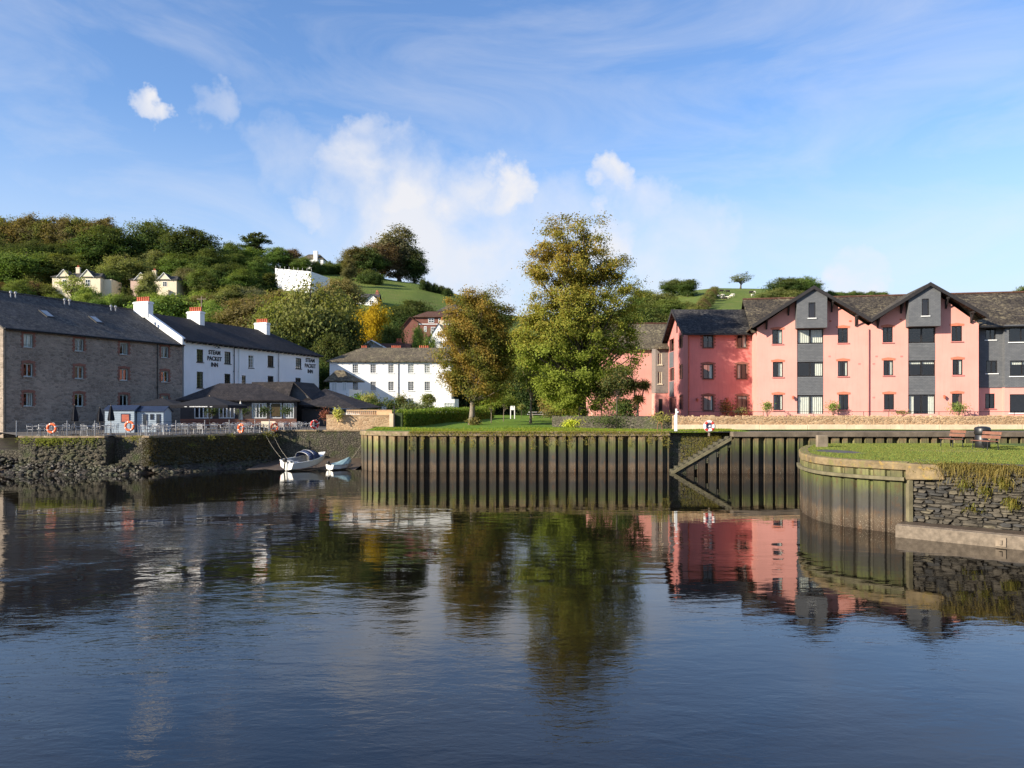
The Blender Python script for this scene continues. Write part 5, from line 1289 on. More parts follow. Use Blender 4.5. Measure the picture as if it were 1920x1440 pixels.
# white sheeted scaffolding house
F = hill_front(516, 583, 546, None, -3); sh = empty('sheeted_scaffold_house', F.loc(), F.rz, 'house wrapped in white scaffold sheeting on the hillside', 'building')
m = MB(); zt0, zt1 = F.z(0, 503), F.z(F.L, 509); nu, nz_ = 26, 12; rnd = random.Random(4)
gr = [[(F.L * i / nu, .18 * math.sin(i * 1.7 + k * .9) * math.sin(k * 1.3 + i * .35) + rnd.uniform(-.05, .05), (zt0 + (zt1 - zt0) * i / nu) * k / nz_) for i in range(nu + 1)] for k in range(nz_ + 1)]
for k in range(nz_):
    for i in range(nu): m.quad(gr[k][i], gr[k][i + 1], gr[k + 1][i + 1], gr[k + 1][i])
m.box(.1, F.L - .1, .4, 6.5, -4, min(zt0, zt1) - .1); m.quad((F.L, 0, 0), (F.L + 2.6, 6.5, 0), (F.L + 2.6, 6.5, zt1 - 1), (F.L, 0, zt1)); m.quad((0, 0, zt0), (F.L, 0, zt1), (F.L + 2.6, 6.5, zt1 - 1), (0, 6.5, zt0)); m.quad((0, 0, 0), (0, 0, zt0), (0, 6.5, zt0), (0, 6.5, 0))
m.build('sheeting', M['sheeting'], sh)
m = MB()
for i in range(9): u = F.L * i / 8; m.tube([(u, .32, -1.5), (u, .32, zt0 + .8 - (zt0 - zt1) * i / 8)], .04, 5)
m.build('scaffold_poles', M['grey_metal'], sh)
m = MB(); m.box(F.L + .8, F.L + 1.7, 2.2, 2.9, .9, 2.1); m.build('dark_opening', M['dark_frame'], sh)
# white house on the ridge
F = hill_front(565, 606, 499); wr = empty('white_ridge_house', F.loc(), F.rz, 'small white house with a tall white chimney on the ridge', 'house')
HE = F.z(0, 485); m = MB(); m.box(0, F.L, 0, 6, -4, HE); m.build('wall', M['white_paint'], wr)
m = MB(); hip_roof(m, 0, F.L, 0, 6, HE, F.z(0, 477, 3), 2, 2, .14, .4); m.build('roof', M['slate_brown'], wr)
u = F.u(592); m = MB(); m.box(u - .75, u + .75, -.6, .8, -3, F.z(u, 471)); m.build('chimney', M['white_paint'], wr)
# small house below the field
F = hill_front(668, 708, 572); sm = empty('small_field_house', F.loc(), F.rz, 'small grey roofed house among bushes below the green field', 'house')
HE = F.z(0, 562); m = MB(); m.box(0, F.L, 0, 6, -4, HE); u = F.u(697); m.extr([(u - 1.7, HE - .05), (u + 1.7, HE - .05), (u, HE + 1.5)], -.4, 3); m.box(u - 1.7, u + 1.7, -.4, 0, -3, HE); m.build('wall', M['white_paint'], sm)
m = MB(); gable_roof_x(m, -.3, F.L + .3, 0, 6, HE, F.z(0, 551, 3)); m.slab([(u - 2, -.8, HE - .3), (u, -.8, HE + 1.6), (u, 3, HE + 1.6), (u - 2, 3, HE - .3)], .12); m.slab([(u, -.8, HE + 1.6), (u + 2, -.8, HE - .3), (u + 2, 3, HE - .3), (u, 3, HE + 1.6)], .12); m.build('roof', M['slate_dark'], sm)
far_window(sm, u - .6, u + .6, HE - 1.5, HE - .3, -.4); far_window(sm, F.u(677), F.u(684), HE - 1.4, HE - .3, 0); chimney(sm, F.u(704), 3, HE + .5, HE + 2.6, .9, .7, 2, 'x', 'brick_red')
# red brick house
F = hill_front(778, 852, 641, 150); rb = empty('red_brick_house', F.loc(), F.rz, 'red brick house with white windows behind the autumn tree', 'house')
HE = F.z(0, 594); m = MB(); m.box(0, F.L, 0, 7, -8, HE); ug = F.u(771, -1.2); m.extr([(ug - 2.0, -8), (ug + 1.2, -8), (ug + 1.2, HE - 1.2), (ug - .3, HE - .2), (ug - 2.0, HE - 2.2)], -.2, 6); m.build('wall', M['brick_house'], rb)
m = MB(); hip_roof(m, 0, F.L, 0, 7, HE, F.z(0, 584, 3.5), 2, 2, .14, .4); m.slab([(ug - 2.4, -.5, HE - 2.5), (ug - .3, -.5, HE), (ug - .3, 5, HE), (ug - 2.4, 5, HE - 2.5)], .12); m.slab([(ug - .3, -.5, HE), (ug + 1.4, -.5, HE - 1.2), (ug + 1.4, 5, HE - 1.2), (ug - .3, 5, HE)], .12); m.build('roof', M['tile_red'], rb)
for (a, b, t, bt) in ((803, 814, 597, 605), (822, 829, 597, 605), (808, 816, 613, 625), (795, 800, 612, 622)): far_window(rb, F.u(a), F.u(b), F.z(0, bt), F.z(0, t), 0)
m = MB(); m.box(0, F.L, -.1, -.004, F.z(0, 608.5), F.z(0, 607)); m.build('white_band', M['white_trim'], rb)
# white cottage gable
F = hill_front(803, 838, 650, 133); wc = empty('white_cottage', F.loc(), F.rz, 'bright white cottage gable with a brick chimney beside the autumn tree', 'house')
u = F.u(822); m = MB(); zg = F.z(0, 607); m.extr([(0, -6), (F.L, -6), (F.L, zg - 2.2), (u, zg), (0, zg - 2.7)], 0, 7); m.build('wall', M['white_paint'], wc)
m = MB(); m.slab([(u, -.1, zg + .12), (F.L + .3, -.1, zg - 2.4), (F.L + .3, 7, zg - 2.4), (u, 7, zg + .12)], .12); m.slab([(-.3, -.1, zg - 2.9), (u, -.1, zg + .12), (u, 7, zg + .12), (-.3, 7, zg - 2.9)], .12); m.build('roof', M['slate_brown'], wc)
chimney(wc, F.u(828), .8, zg - 1.5, zg + .6, .6, .8, 1, 'x', 'cream')
F = hill_front(824, 870, 600, 190); th = empty('grey_roofed_house', F.loc(), F.rz, 'grey roofed house partly hidden above the red brick house', 'house')
HE = F.z(0, 583); m = MB(); m.box(0, F.L, 0, 6, -6, HE); m.build('wall', M['cream'], th); m = MB(); hip_roof(m, 0, F.L, 0, 6, HE, F.z(0, 571, 3), 2, 2, .14, .5); m.build('roof', M['slate_dark'], th); far_window(th, 2.2, 3.6, HE - 1.5, HE - .4, 0); far_window(th, .5, 1.5, HE - 1.5, HE - .4, 0)
F = hill_front(18, 36, 486); tiny = empty('white_gabled_cottage', F.loc(), F.rz, 'tiny white gabled cottage peeping out of the wood at far left', 'house')
m = MB(); m.extr([(0, -3), (F.L, -3), (F.L, F.z(0, 478)), (F.L / 2, F.z(0, 470)), (0, F.z(0, 478))], 0, 5); m.build('wall', M['white_paint'], tiny); m = MB(); h_ = F.z(0, 470) + .2; e_ = F.z(0, 479); m.slab([(-.3, -.3, e_), (F.L / 2, -.3, h_), (F.L / 2, 5, h_), (-.3, 5, e_)], .15); m.slab([(F.L / 2, -.3, h_), (F.L + .3, -.3, e_), (F.L + .3, 5, e_), (F.L / 2, 5, h_)], .15); m.build('roof', M['slate_brown'], tiny); far_window(tiny, F.L / 2 - .6, F.L / 2 + .6, .6, 1.8, 0)

# ------------------------------------------------------------------ trees
def proto(seed, kind):
    if kind == 'round': bl = [(0, 0, 6.2, 3.6, 3.6, 3.2), (1.4, .4, 5.0, 2.6, 2.6, 2.3), (-1.5, -.5, 5.2, 2.6, 2.6, 2.3), (.2, -1.2, 7.4, 2.2, 2.2, 2.0), (.3, 1.4, 4.4, 2.8, 2.4, 2), (0, 0, 2.3, 2.9, 2.9, 2.1)]; a = (190, 110, .27, .50, 10, .28, 40)
    elif kind == 'tall': bl = [(0, 0, 6.0, 2.4, 2.4, 3.6), (.6, .3, 8.0, 1.7, 1.7, 1.9), (-.9, -.3, 4.8, 2.1, 2.1, 2.2), (.9, -.5, 5.2, 1.9, 1.9, 2.2), (0, 0, 2.2, 2.0, 2.0, 2.0)]; a = (165, 110, .26, .46, 10, .26, 40)
    elif kind == 'spread': bl = [(0, 0, 5.6, 4.3, 4.3, 2.3), (2.2, 0, 4.6, 2.6, 2.6, 1.9), (-2.2, .6, 5.0, 2.6, 2.6, 2.1), (.6, -1.4, 6.9, 2.4, 2.4, 1.6), (-.8, 1, 3.6, 3.4, 3, 1.7), (.5, 0, 2.2, 3.6, 3.4, 2.0)]; a = (200, 110, .27, .52, 10, .3, 40)
    elif kind == 'pine': bl = [(.5, 0, 9.0, 1.5, 1.5, .9), (-.5, .2, 8.0, 2.3, 2.3, .55), (.8, -.3, 7.0, 2.6, 2.4, .5), (-.8, 0, 6.0, 2.6, 2.4, .5), (.9, .2, 5.0, 2.4, 2.2, .5), (-.4, 0, 4.3, 1.8, 1.8, .4)]; a = (110, 50, .34, .30, 10, .22, 40)
    elif kind == 'column': bl = [(0, 0, 3.2, 1.7, 1.7, 3.2), (0, 0, 6.0, 1.25, 1.25, 2.6), (0, 0, 8.3, .7, .7, 1.6)]; a = (150, 46, .32, .30, 10, .2, 14)
    elif kind == 'sparse': bl = [(0, 0, 6.4, 3.2, 3.2, 3.2), (1.2, .3, 4.8, 2.3, 2.3, 2), (-1.2, -.3, 5.2, 2.3, 2.3, 2)]; a = (80, 22, .34, .40, 10, .24, 60)
    elif kind == 'bush': bl = [(0, 0, 2.6, 4.2, 3.4, 3.0), (2.4, .3, 2.0, 2.8, 2.6, 2.2), (-2.4, -.3, 2.2, 2.8, 2.6, 2.4), (0.6, -1.5, 3.6, 2.6, 2.4, 2.4)]; a = (150, 110, .30, .58, 6, .14, 16)
    nc, nl, lf, cs, H, r0, nlmb = a
    r_ = np.random.default_rng(seed + 50)
    tf = lambda p, rng: np.clip((p[:, 2] - p[:, 2].mean()) / 22, 0, .12) + np.clip(rng.normal(-.05, .10, len(p)), 0, .4)
    tm, cm = tree_mesh(seed, bl, nc, nl, lf, cs, H, r0, nlmb, tf, 'bark', .65, .82 if kind != 'pine' else .95)
    co = np.empty(len(cm.vertices) * 3); cm.vertices.foreach_get('co', co); co = co.reshape(-1, 3)
    lo, hi = np.percentile(co, 1, axis=0), np.percentile(co, 99, axis=0)
    return (tm, cm, hi[2], (hi[0] - lo[0] + hi[1] - lo[1]) / 2, kind)
PROTO = {k: [proto(s + i * 7, k) for i in range(n)] for k, n, s in (('round', 3, 1), ('tall', 3, 2), ('spread', 2, 3), ('pine', 1, 4), ('column', 1, 5), ('sparse', 2, 6), ('bush', 3, 8))}
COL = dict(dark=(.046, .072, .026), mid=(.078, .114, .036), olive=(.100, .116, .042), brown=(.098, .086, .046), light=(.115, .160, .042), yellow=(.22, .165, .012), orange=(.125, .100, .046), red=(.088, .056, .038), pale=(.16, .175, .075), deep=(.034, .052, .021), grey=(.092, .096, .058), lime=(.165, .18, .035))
tree_n = [0]
def plant(kind, px, top, base, w, col, label, group=None, name=None, D=None, cat='tree', sink=0.0):
    tree_n[0] += 1; rnd = random.Random(tree_n[0] * 13 + 5); p = PROTO[kind][tree_n[0] % len(PROTO[kind])]
    D = D or hit(px, base); x = X(px, D); z = ground_z(x, D) - sink
    H = Z(top, D) - z; wm = w / FOC * D
    sz = max(.5, H / p[2]); sx = wm / p[3]
    c = COL[col]; k = rnd.uniform(.88, 1.14); c = tuple(v * k * rnd.uniform(.94, 1.06) for v in c)
    return tree_obj(name or {'pine': 'pine_tree', 'column': 'cypress_tree', 'bush': 'bush'}.get(kind, 'tree'), p[:2], (x, D, z - .1), (sx, sx * rnd.uniform(.9, 1.1), sz), c, rnd.uniform(0, 6.28), label, group, cat)

RW = 'ridge wood at the far left'
ORD = ['first', 'second', 'third', 'fourth', 'fifth', 'sixth', 'seventh', 'eighth', 'ninth', 'tenth', 'eleventh', 'twelfth', 'thirteenth', 'fourteenth', 'fifteenth', 'sixteenth', 'seventeenth', 'eighteenth', 'nineteenth', 'twentieth']
for i, px in enumerate(range(-70, 205, 17)):
    plant(('tall', 'round')[i % 2], px, 408 + (i * 7) % 11, 492, 52, ('brown', 'olive', 'orange', 'brown')[i % 4], 'brown autumn tree, %s from the left in the dense wood along the left ridge' % ORD[max(0, i - 4)] if px > -5 else 'brown ridge wood tree beyond the left edge', RW)
for i, px in enumerate(range(-60, 200, 34)):
    plant('spread', px, 452 + (i * 5) % 9, 505, 66, 'deep', 'tree with shade in its dark leaf colour, %s from the left under the brown ridge wood' % ORD[max(0, i - 1)] if px > -30 else 'dark tree beyond the left edge under the ridge wood', 'shaded edge of the ridge wood')  # darkest leaf colour paints in the shaded front of the wood
T = plant
T('round', 205, 428, 512, 96, 'dark', 'broad dark green tree right of the brown ridge wood')
T('round', 287, 415, 505, 82, 'dark', 'tallest dark round tree on the left skyline')
T('round', 358, 434, 518, 100, 'deep', 'wide dark tree on the skyline left of the pine')
T('round', 436, 457, 505, 52, 'mid', 'grey green tree just left of the lone pine')
T('pine', 477, 437, 500, 46, 'deep', 'tall dark pine with layered branches on the skyline')
T('round', 518, 464, 508, 42, 'mid', 'rounded green tree right of the pine'); T('round', 545, 468, 508, 40, 'red', 'dark reddish tree left of the white ridge house'); T('round', 566, 482, 512, 40, 'mid', 'green tree in front of the white ridge house')
T('spread', 52, 474, 540, 115, 'mid', 'broad olive tree above the left end of the warehouse roof'); T('round', 118, 480, 540, 74, 'olive', 'olive tree behind the left gable of the cream villa'); T('round', 12, 462, 535, 55, 'dark', 'dark tree at the left picture edge below the ridge wood')
T('sparse', 122, 466, 500, 36, 'red', 'small purplish bare tree under the ridge wood'); T('round', 165, 474, 515, 62, 'mid', 'green tree between the cream villa roof and ridge wood'); T('round', 296, 470, 518, 58, 'pale', 'pale rounded tree above the pinkish villa')
T('spread', 236, 482, 545, 80, 'olive', 'olive tree between the two villas'); T('round', 335, 478, 530, 64, 'mid', 'green tree behind the right end of the pinkish villa'); T('round', 395, 472, 530, 64, 'dark', 'dark tree below the skyline tree, left of the pine'); T('round', 212, 505, 552, 50, 'dark', 'dark bushy tree beside the right end of the cream villa')
T('round', 350, 505, 556, 52, 'grey', 'greyish tree right of the pinkish villa'); T('round', 425, 495, 548, 66, 'dark', 'dark tree below the pine'); T('round', 380, 508, 565, 54, 'mid', 'mid green tree right of the greyish tree by the pinkish villa'); T('round', 455, 508, 562, 62, 'mid', 'green tree left of the cypress'); T('column', 506, 513, 562, 34, 'deep', 'dark conical cypress left of the sheeted house')
T('spread', 470, 540, 592, 70, 'grey', 'grey green tree below the cypress'); T('round', 432, 538, 600, 70, 'olive', 'olive tree above the inn roof, left of the brown trees'); T('bush', 325, 553, 606, 120, 'light', 'large light green bush above the first inn chimney'); T('bush', 400, 566, 625, 74, 'light', 'light green bush between the inn chimneys')
T('sparse', 136, 512, 575, 58, 'pale', 'pale thin sapling in front of the cream villa'); T('tall', 277, 512, 580, 34, 'pale', 'slim pale tree hiding the middle of the pinkish villa'); T('column', 233, 540, 582, 13, 'deep', 'left one of the two slim cypresses by the pinkish villa'); T('column', 244, 542, 584, 14, 'deep', 'right one of the two slim cypresses by the pinkish villa')
for i, px in enumerate(range(-20, 100, 22)): T('bush', px, 527 + i % 3 * 3, 560, 42, ('mid', 'red', 'olive')[i % 3], 'low hedge bush, %s from the left above the warehouse roof' % ORD[i], 'hedge bushes above the warehouse')
for i, px in enumerate((165, 190, 215, 255, 285)): T('bush', px, 552 + i % 2 * 4, 585, 42, ('light', 'mid')[i % 2], 'green garden bush, %s from the left below the villas' % ORD[i], 'garden bushes below the villas')
T('spread', 480, 562, 640, 120, 'brown', 'wide brown tree behind the inn roof'); T('tall', 540, 553, 640, 90, 'brown', 'tall brown tree behind the right inn chimney'); T('spread', 585, 543, 700, 165, 'olive', 'huge olive and dark tree behind the right end of the inn', D=128); T('round', 640, 606, 700, 96, 'deep', 'big dark tree right of the huge tree behind the inn', D=126)
T('round', 520, 585, 690, 100, 'olive', 'olive tree directly behind the inn roof right of the chimney', D=120); T('round', 628, 630, 720, 70, 'deep', 'dark low tree between inn and town house', D=117)
T('spread', 636, 527, 603, 84, 'orange', 'orange brown tree at the left foot of the green field'); T('round', 699, 571, 640, 62, 'yellow', 'bright yellow tree on the hillside', D=158); T('round', 742, 577, 652, 70, 'dark', 'dark green tree right of the yellow tree'); T('round', 775, 566, 625, 74, 'dark', 'dark green tree above the red brick house'); T('round', 690, 616, 668, 80, 'mid', 'green tree below the yellow tree'); T('round', 738, 612, 665, 58, 'dark', 'dark tree left of the red brick house', D=140)
T('round', 785, 618, 655, 34, 'light', 'small green bush in front of the red brick house', D=138); T('bush', 800, 634, 668, 40, 'mid', 'greyish green bush below the white cottage', D=131)
T('round', 665, 466, 520, 48, 'brown', 'brownish topped tree at the left of the field clump'); T('round', 690, 466, 522, 60, 'dark', 'dark round tree in the field clump'); T('round', 717, 454, 522, 62, 'red', 'reddish brown tree in the field clump'); T('tall', 748, 431, 526, 72, 'grey', 'tallest grey brown tree of the field clump'); T('round', 776, 472, 528, 52, 'deep', 'dark tree at the right end of the field clump'); T('tall', 654, 486, 536, 24, 'brown', 'slim brown tree left of the field clump'); T('bush', 695, 506, 534, 40, 'dark', 'dark bush below the field clump')
for i, px in enumerate(range(592, 660, 13)): T('bush', px, 490 + i % 2 * 5, 514, 24, ('dark', 'mid')[i % 2], 'hedge bush, %s from the left along the top of the green field' % ORD[i], 'hedge along the top of the field')
for i, px in enumerate(range(792, 850, 12)): T('bush', px, 524 + i * 4, 543 + i * 3, 16, 'deep', 'tiny dark skyline hedge bush, %s to the right of the field clump' % ORD[i], 'skyline hedge right of the field clump')
for i, px in enumerate(range(560, 860, 26)): T('bush', px, 590 + (i * 7) % 13, 632, 50, ('mid', 'dark', 'olive')[i % 3], 'garden bush on the lower slope behind the town house, %s from the left' % ORD[i], 'bushes on the lower slope')
rnd = random.Random(77)
for i in range(40):
    px = rnd.uniform(-60, 500); py = rnd.uniform(500, 590)
    if 90 < px < 345 and 505 < py < 575: continue
    cc = rnd.choice(('mid', 'olive', 'dark', 'light', 'mid'))
    T(('bush', 'round')[i % 2], px, py - rnd.uniform(26, 42), py, rnd.uniform(36, 60), cc, '%s green %s in the wooded slope %s' % (cc, ('bush', 'tree')[i % 2], ('beyond the left edge', 'left of the cream villa', 'between the two villas', 'right of the pinkish villa', 'below the pine')[0 if px < 0 else 1 if px < 95 else 2 if px < 280 else 3 if px < 400 else 4] + (', high up' if py < 530 else ', half way down' if py < 565 else ', low down')), 'trees of the wooded slope')
for i in range(10):
    px = 385 + i * 27 + rnd.uniform(-6, 6); py = rnd.uniform(600, 640)
    T('round', px, py - rnd.uniform(40, 55), py, rnd.uniform(55, 80), rnd.choice(('olive', 'brown', 'mid')), 'tree in the mixed wood right behind the inn roof, %s from the left' % ORD[i], 'mixed wood behind the inn')
# behind the lawn trees; dark leaf colours paint in their shade
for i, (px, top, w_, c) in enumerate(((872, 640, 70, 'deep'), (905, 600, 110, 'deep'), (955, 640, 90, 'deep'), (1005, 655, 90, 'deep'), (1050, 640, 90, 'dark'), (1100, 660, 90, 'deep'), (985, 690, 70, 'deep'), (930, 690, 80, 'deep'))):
    T('round', px, top, 780, w_, c, 'tree with shade in its dark leaf colour behind the lawn, %s of the row between the big trees' % ORD[i], 'shaded trees behind the lawn', D=116 + (i % 3) * 3)
# right hand hill
T('round', 1262, 524, 556, 44, 'dark', 'left dark tree of the pair on the right hand skyline'); T('round', 1290, 525, 556, 40, 'dark', 'right dark tree of the pair on the right hand skyline')
for i, (px, top, b, w_) in enumerate(((1205, 546, 600, 58), (1235, 548, 598, 62), (1215, 572, 640, 80), (1255, 562, 612, 60), (1280, 566, 605, 60), (1240, 590, 650, 80), (1190, 580, 660, 80), (1300, 575, 610, 50))):
    T('round', px, top, b, w_, ('mid', 'olive', 'dark')[i % 3], '%s green tree in the slope wood behind the far pink wing, %s' % (('mid', 'olive', 'dark')[i % 3], ('far left', 'upper middle', 'lower left', 'upper right', 'right', 'lower middle', 'lowest left', 'rightmost')[i]), 'slope wood behind the far pink wing')
for i in range(9): T('bush', 1308 + i * 3.6, 538 + (8 - i) * 4.5, 556 + (8 - i) * 5, 22, ('olive', 'brown')[i % 2], 'hedge bush, %s from the bottom in the diagonal hedge by the cow field' % ORD[i], 'diagonal hedge by the cow field')
T('sparse', 1388, 512, 541, 42, 'grey', 'lone thin tree standing on the skyline above the cows')
T('round', 1474, 522, 562, 62, 'dark', 'dark tree of the copse left of the twin gables'); T('round', 1504, 520, 560, 60, 'mid', 'lighter round tree of the copse behind the left gable'); T('bush', 1450, 543, 570, 56, 'olive', 'olive bush at the foot of the copse behind the roof'); T('bush', 1490, 545, 572, 60, 'olive', 'wide olive bush below the copse'); T('sparse', 1531, 527, 558, 28, 'grey', 'thin bare tree right of the copse')
for i, px in enumerate(range(1555, 1660, 14)): T('bush', px, 546 + i % 3 * 2, 560, 24, ('dark', 'mid')[i % 2], 'distant skyline hedge bush between the twin gables, %s from the left' % ORD[i], 'skyline hedge between the gables')
T('round', 1778, 551, 572, 36, 'dark', 'small round tree on the skyline right of the right gable'); T('round', 1842, 556, 572, 26, 'grey', 'left of two tiny trees above the right roof'); T('round', 1868, 554, 572, 24, 'grey', 'right of two tiny trees above the right roof')
for i, px in enumerate(range(1930, 2300, 45)): T('round', px, 535, 580, 60, 'mid', 'skyline tree beyond the right hand flats', 'trees beyond the right edge')
for i, px in enumerate(range(-420, -80, 40)): T('round', px, 420, 500, 80, ('olive', 'dark')[i % 2], 'ridge tree beyond the left edge', 'trees beyond the left edge')

# sheep and cattle on the far field
def beast(col, s):
    o = empty('grazing_sheep' if col == 'sheep_wool' else 'grazing_cow')
    m = MB(); prof = [(-.62, .05, .72), (-.55, .24, .72), (-.2, .30, .70), (.2, .29, .70), (.5, .24, .74), (.7, .16, .80), (.88, .13, .62), (1.02, .10, .48), (1.12, .05, .44)]
    m.tube([(a, 0, z) for a, r, z in prof], [r for a, r, z in prof], 8)
    for sx in (-.45, .45):
        for sy in (-.13, .13): m.tube([(sx, sy, .6), (sx + .02, sy, .3), (sx, sy, 0)], [.09, .05, .04], 5)
    m.tube([(.92, -.1, .62), (.9, -.24, .66)], [.04, .02], 5); m.tube([(.92, .1, .62), (.9, .24, .66)], [.04, .02], 5)
    m.build('body', M[col], o, True); o.scale = (s, s, s); return o
sp, cp = beast('sheep_wool', 1.25), beast('cow_hide', 1.5)
for i, (px, py, dk) in enumerate(((1345, 557, 0), (1356, 556, 0), (1363, 560, 0), (1375, 555, 0), (1354, 560, 0), (1414, 550, 0), (1411, 556, 0), (1372, 557, 0), (1352, 548, 1), (1365, 549, 1), (1343, 560, 1), (1360, 562, 1), (1408, 551, 1))):
    o = copy_tree(cp if dk else sp); D = hit(px, py + 1); o.location = (X(px, D), D, ground_z(X(px, D), D)); o.rotation_euler.z = rnd.uniform(-.8, .8) + (3.14 if i % 2 else 0)
    tag(o, 'dark cow grazing on the far right hand field' if dk else 'pale sheep grazing on the far right hand field' + (', near the hedge' if px < 1360 else ', farthest right' if px > 1400 else ', mid field'), 'cow' if dk else 'sheep', 'cows on the far field' if dk else 'sheep on the far field')
for o in (sp, cp):
    for c in list(o.children): bpy.data.objects.remove(c)
    bpy.data.objects.remove(o)

# ------------------------------------------------------------------ the two big lawn trees
def lz(x, y): return lawn_z(x, y)
D = 73.0
def pb(lst, D, px0, zb):   # blobs given in photo pixels -> metres relative to the trunk base
    s = D / FOC; return [((cx_ - px0) * s, dy, Z(cy_, D) - zb, rx * s, ry * s, rz_ * s) for (cx_, cy_, rx, ry, rz_, dy) in lst]
x0 = X(885, D); zb = lz(x0, D)
bl = pb([(893, 640, 62, 58, 78, 0), (868, 570, 34, 34, 34, .3), (905, 575, 38, 38, 40, -.5), (935, 610, 32, 34, 45, .8), (858, 670, 34, 40, 62, -.5), (925, 690, 42, 46, 58, .3), (890, 720, 55, 50, 36, -.4), (845, 700, 22, 26, 28, 0), (880, 610, 48, 45, 40, -1.0)], D, 885, zb)
tf = lambda p, rng: np.clip(.40 - p[:, 0] * .04 + (p[:, 2] - 7) * .015 + rng.normal(0, .22, len(p)) + .25 * np.sin(p[:, 0] * 2.1 + p[:, 2] * 1.7), 0, 1)
tm = tree_mesh(31, bl, 290, 220, .17, .38, 13, .28, 150, tf, 'bark_pale', .55, .8, 1.8)
tree_obj('chestnut_tree', tm, (x0, D, zb), (1, 1, 1), (.092, .102, .028), 0, 'brown green autumn tree with a pale trunk on the lawn, left of the tallest tree')
D = 70.5; x0 = X(1092, D); zb = lz(x0, D)
bl = pb([(1070, 426, 36, 34, 26, 0), (1038, 430, 18, 18, 18, .2), (1104, 440, 30, 30, 30, -.3), (1040, 468, 40, 36, 32, .3), (1118, 470, 30, 32, 28, .2), (1085, 475, 50, 50, 40, 0), (1020, 490, 28, 30, 30, .4), (1010, 515, 24, 26, 24, -.3), (1065, 525, 62, 58, 40, -.5), (1125, 512, 48, 48, 40, .6), (1160, 508, 32, 34, 28, .5), (1172, 545, 28, 32, 30, .2),
         (1085, 580, 85, 80, 56, 0), (1025, 592, 48, 50, 40, -.8), (1000, 625, 36, 40, 36, -.4), (985, 652, 24, 28, 30, 0), (1145, 592, 52, 56, 52, .5), (1178, 610, 26, 30, 46, .3), (1060, 640, 88, 88, 58, -.8), (1140, 660, 56, 58, 56, .2), (1182, 665, 24, 28, 40, 0), (1010, 680, 36, 40, 38, -.8), (1090, 705, 80, 84, 50, -.9), (1040, 725, 46, 52, 40, 0), (1120, 742, 44, 46, 34, -.3), (1160, 720, 34, 36, 36, .1), (1085, 755, 46, 46, 24, -.6)], D, 1092, zb)
def tf(p, rng):
    zt = p[:, 2]; cl = .5 + .5 * np.sin(p[:, 0] * 1.5 + 1) * np.sin(p[:, 2] * 1.3 + p[:, 1])
    return np.clip((zt - 11) * .055 + .05 + np.clip(11.2 - np.abs(zt - 11.5) * 2.2, 0, 2) * .09 + cl * .16 - p[:, 0] * .025 + rng.normal(0, .16, len(p)), 0, .85)
tm = tree_mesh(37, bl, 500, 230, .175, .40, 20, .36, 260, tf, 'bark', .6, .86, 1.7)
tree_obj('lime_tree', tm, (x0, D, zb), (1, 1, 1), (.128, .150, .030), 0, 'tallest green and gold tree on the lawn in the middle')

# ------------------------------------------------------------------ smaller planting on the lawn
ORD = ['first', 'second', 'third', 'fourth', 'fifth', 'sixth', 'seventh', 'eighth', 'ninth', 'tenth', 'eleventh', 'twelfth', 'thirteenth', 'fourteenth', 'fifteenth', 'sixteenth', 'seventeenth', 'eighteenth', 'nineteenth', 'twentieth']
def small_tree(name, label, px, D, blobs_px, n_clump, n_leaf, leaf, csig, r0, col, seed, bark='bark', tint=.1, nl=30, top=.9, zb=None, cat='tree', shell=2.2):
    x = X(px, D); zb = lz(x, D) if zb is None else zb; bl = pb(blobs_px, D, px, zb); H = max(b[2] + b[5] for b in bl)
    tm = tree_mesh(seed, bl, n_clump, n_leaf, leaf, csig, H, r0, nl, lambda p, rng: np.clip(tint + rng.normal(0, .15, len(p)), 0, 1), bark, .55, top, shell, .12)
    return tree_obj(name, tm, (x, D, zb), (1, 1, 1), col, 0, label, None, cat)
small_tree('sapling', 'small light green sapling on a thin pale stem right of the autumn tree', 921, 80, [(922, 735, 24, 24, 24, 0), (930, 750, 20, 20, 16, 0), (912, 752, 14, 16, 14, 0)], 60, 45, .17, .26, .05, (.15, .19, .045), 41, 'bark_pale', .08)
small_tree('sapling', 'thin sapling with a bushy crown between the sign and the small green sapling', 944, 84, [(948, 742, 22, 22, 24, 0), (955, 755, 14, 16, 12, 0)], 45, 40, .17, .26, .05, (.11, .14, .04), 42, 'bark_pale', .05)
small_tree('young_tree', 'tall young tree with a slim pale trunk left of the tallest tree', 995, 78, [(994, 700, 26, 26, 34, 0), (1000, 665, 16, 16, 26, 0), (985, 720, 16, 18, 16, 0), (1012, 722, 14, 16, 14, 0)], 60, 40, .19, .3, .12, (.10, .125, .035), 43, 'bark_pale', .1, 40)
small_tree('young_tree', 'slender dark stemmed tree in front of the far pink wing', 1156, 66, [(1156, 705, 26, 24, 22, 0), (1142, 720, 18, 18, 14, 0), (1170, 715, 20, 20, 16, 0)], 55, 36, .18, .3, .07, (.055, .070, .03), 44, 'bark', .1, 30)
small_tree('young_tree', 'thin small tree beside the stone garden wall under the tallest tree', 1127, 70, [(1125, 740, 20, 20, 20, 0)], 30, 30, .18, .3, .06, (.06, .08, .03), 45, 'bark', .1, 20)
small_tree('large_shrub', 'tall yellowish green shrub behind the foot of the tallest tree', 1052, 84, [(1050, 752, 28, 24, 26, 0), (1062, 738, 22, 20, 22, 0), (1075, 762, 22, 20, 18, 0)], 80, 50, .2, .32, .05, (.15, .17, .04), 46, 'bark', .15, 10, cat='shrub')
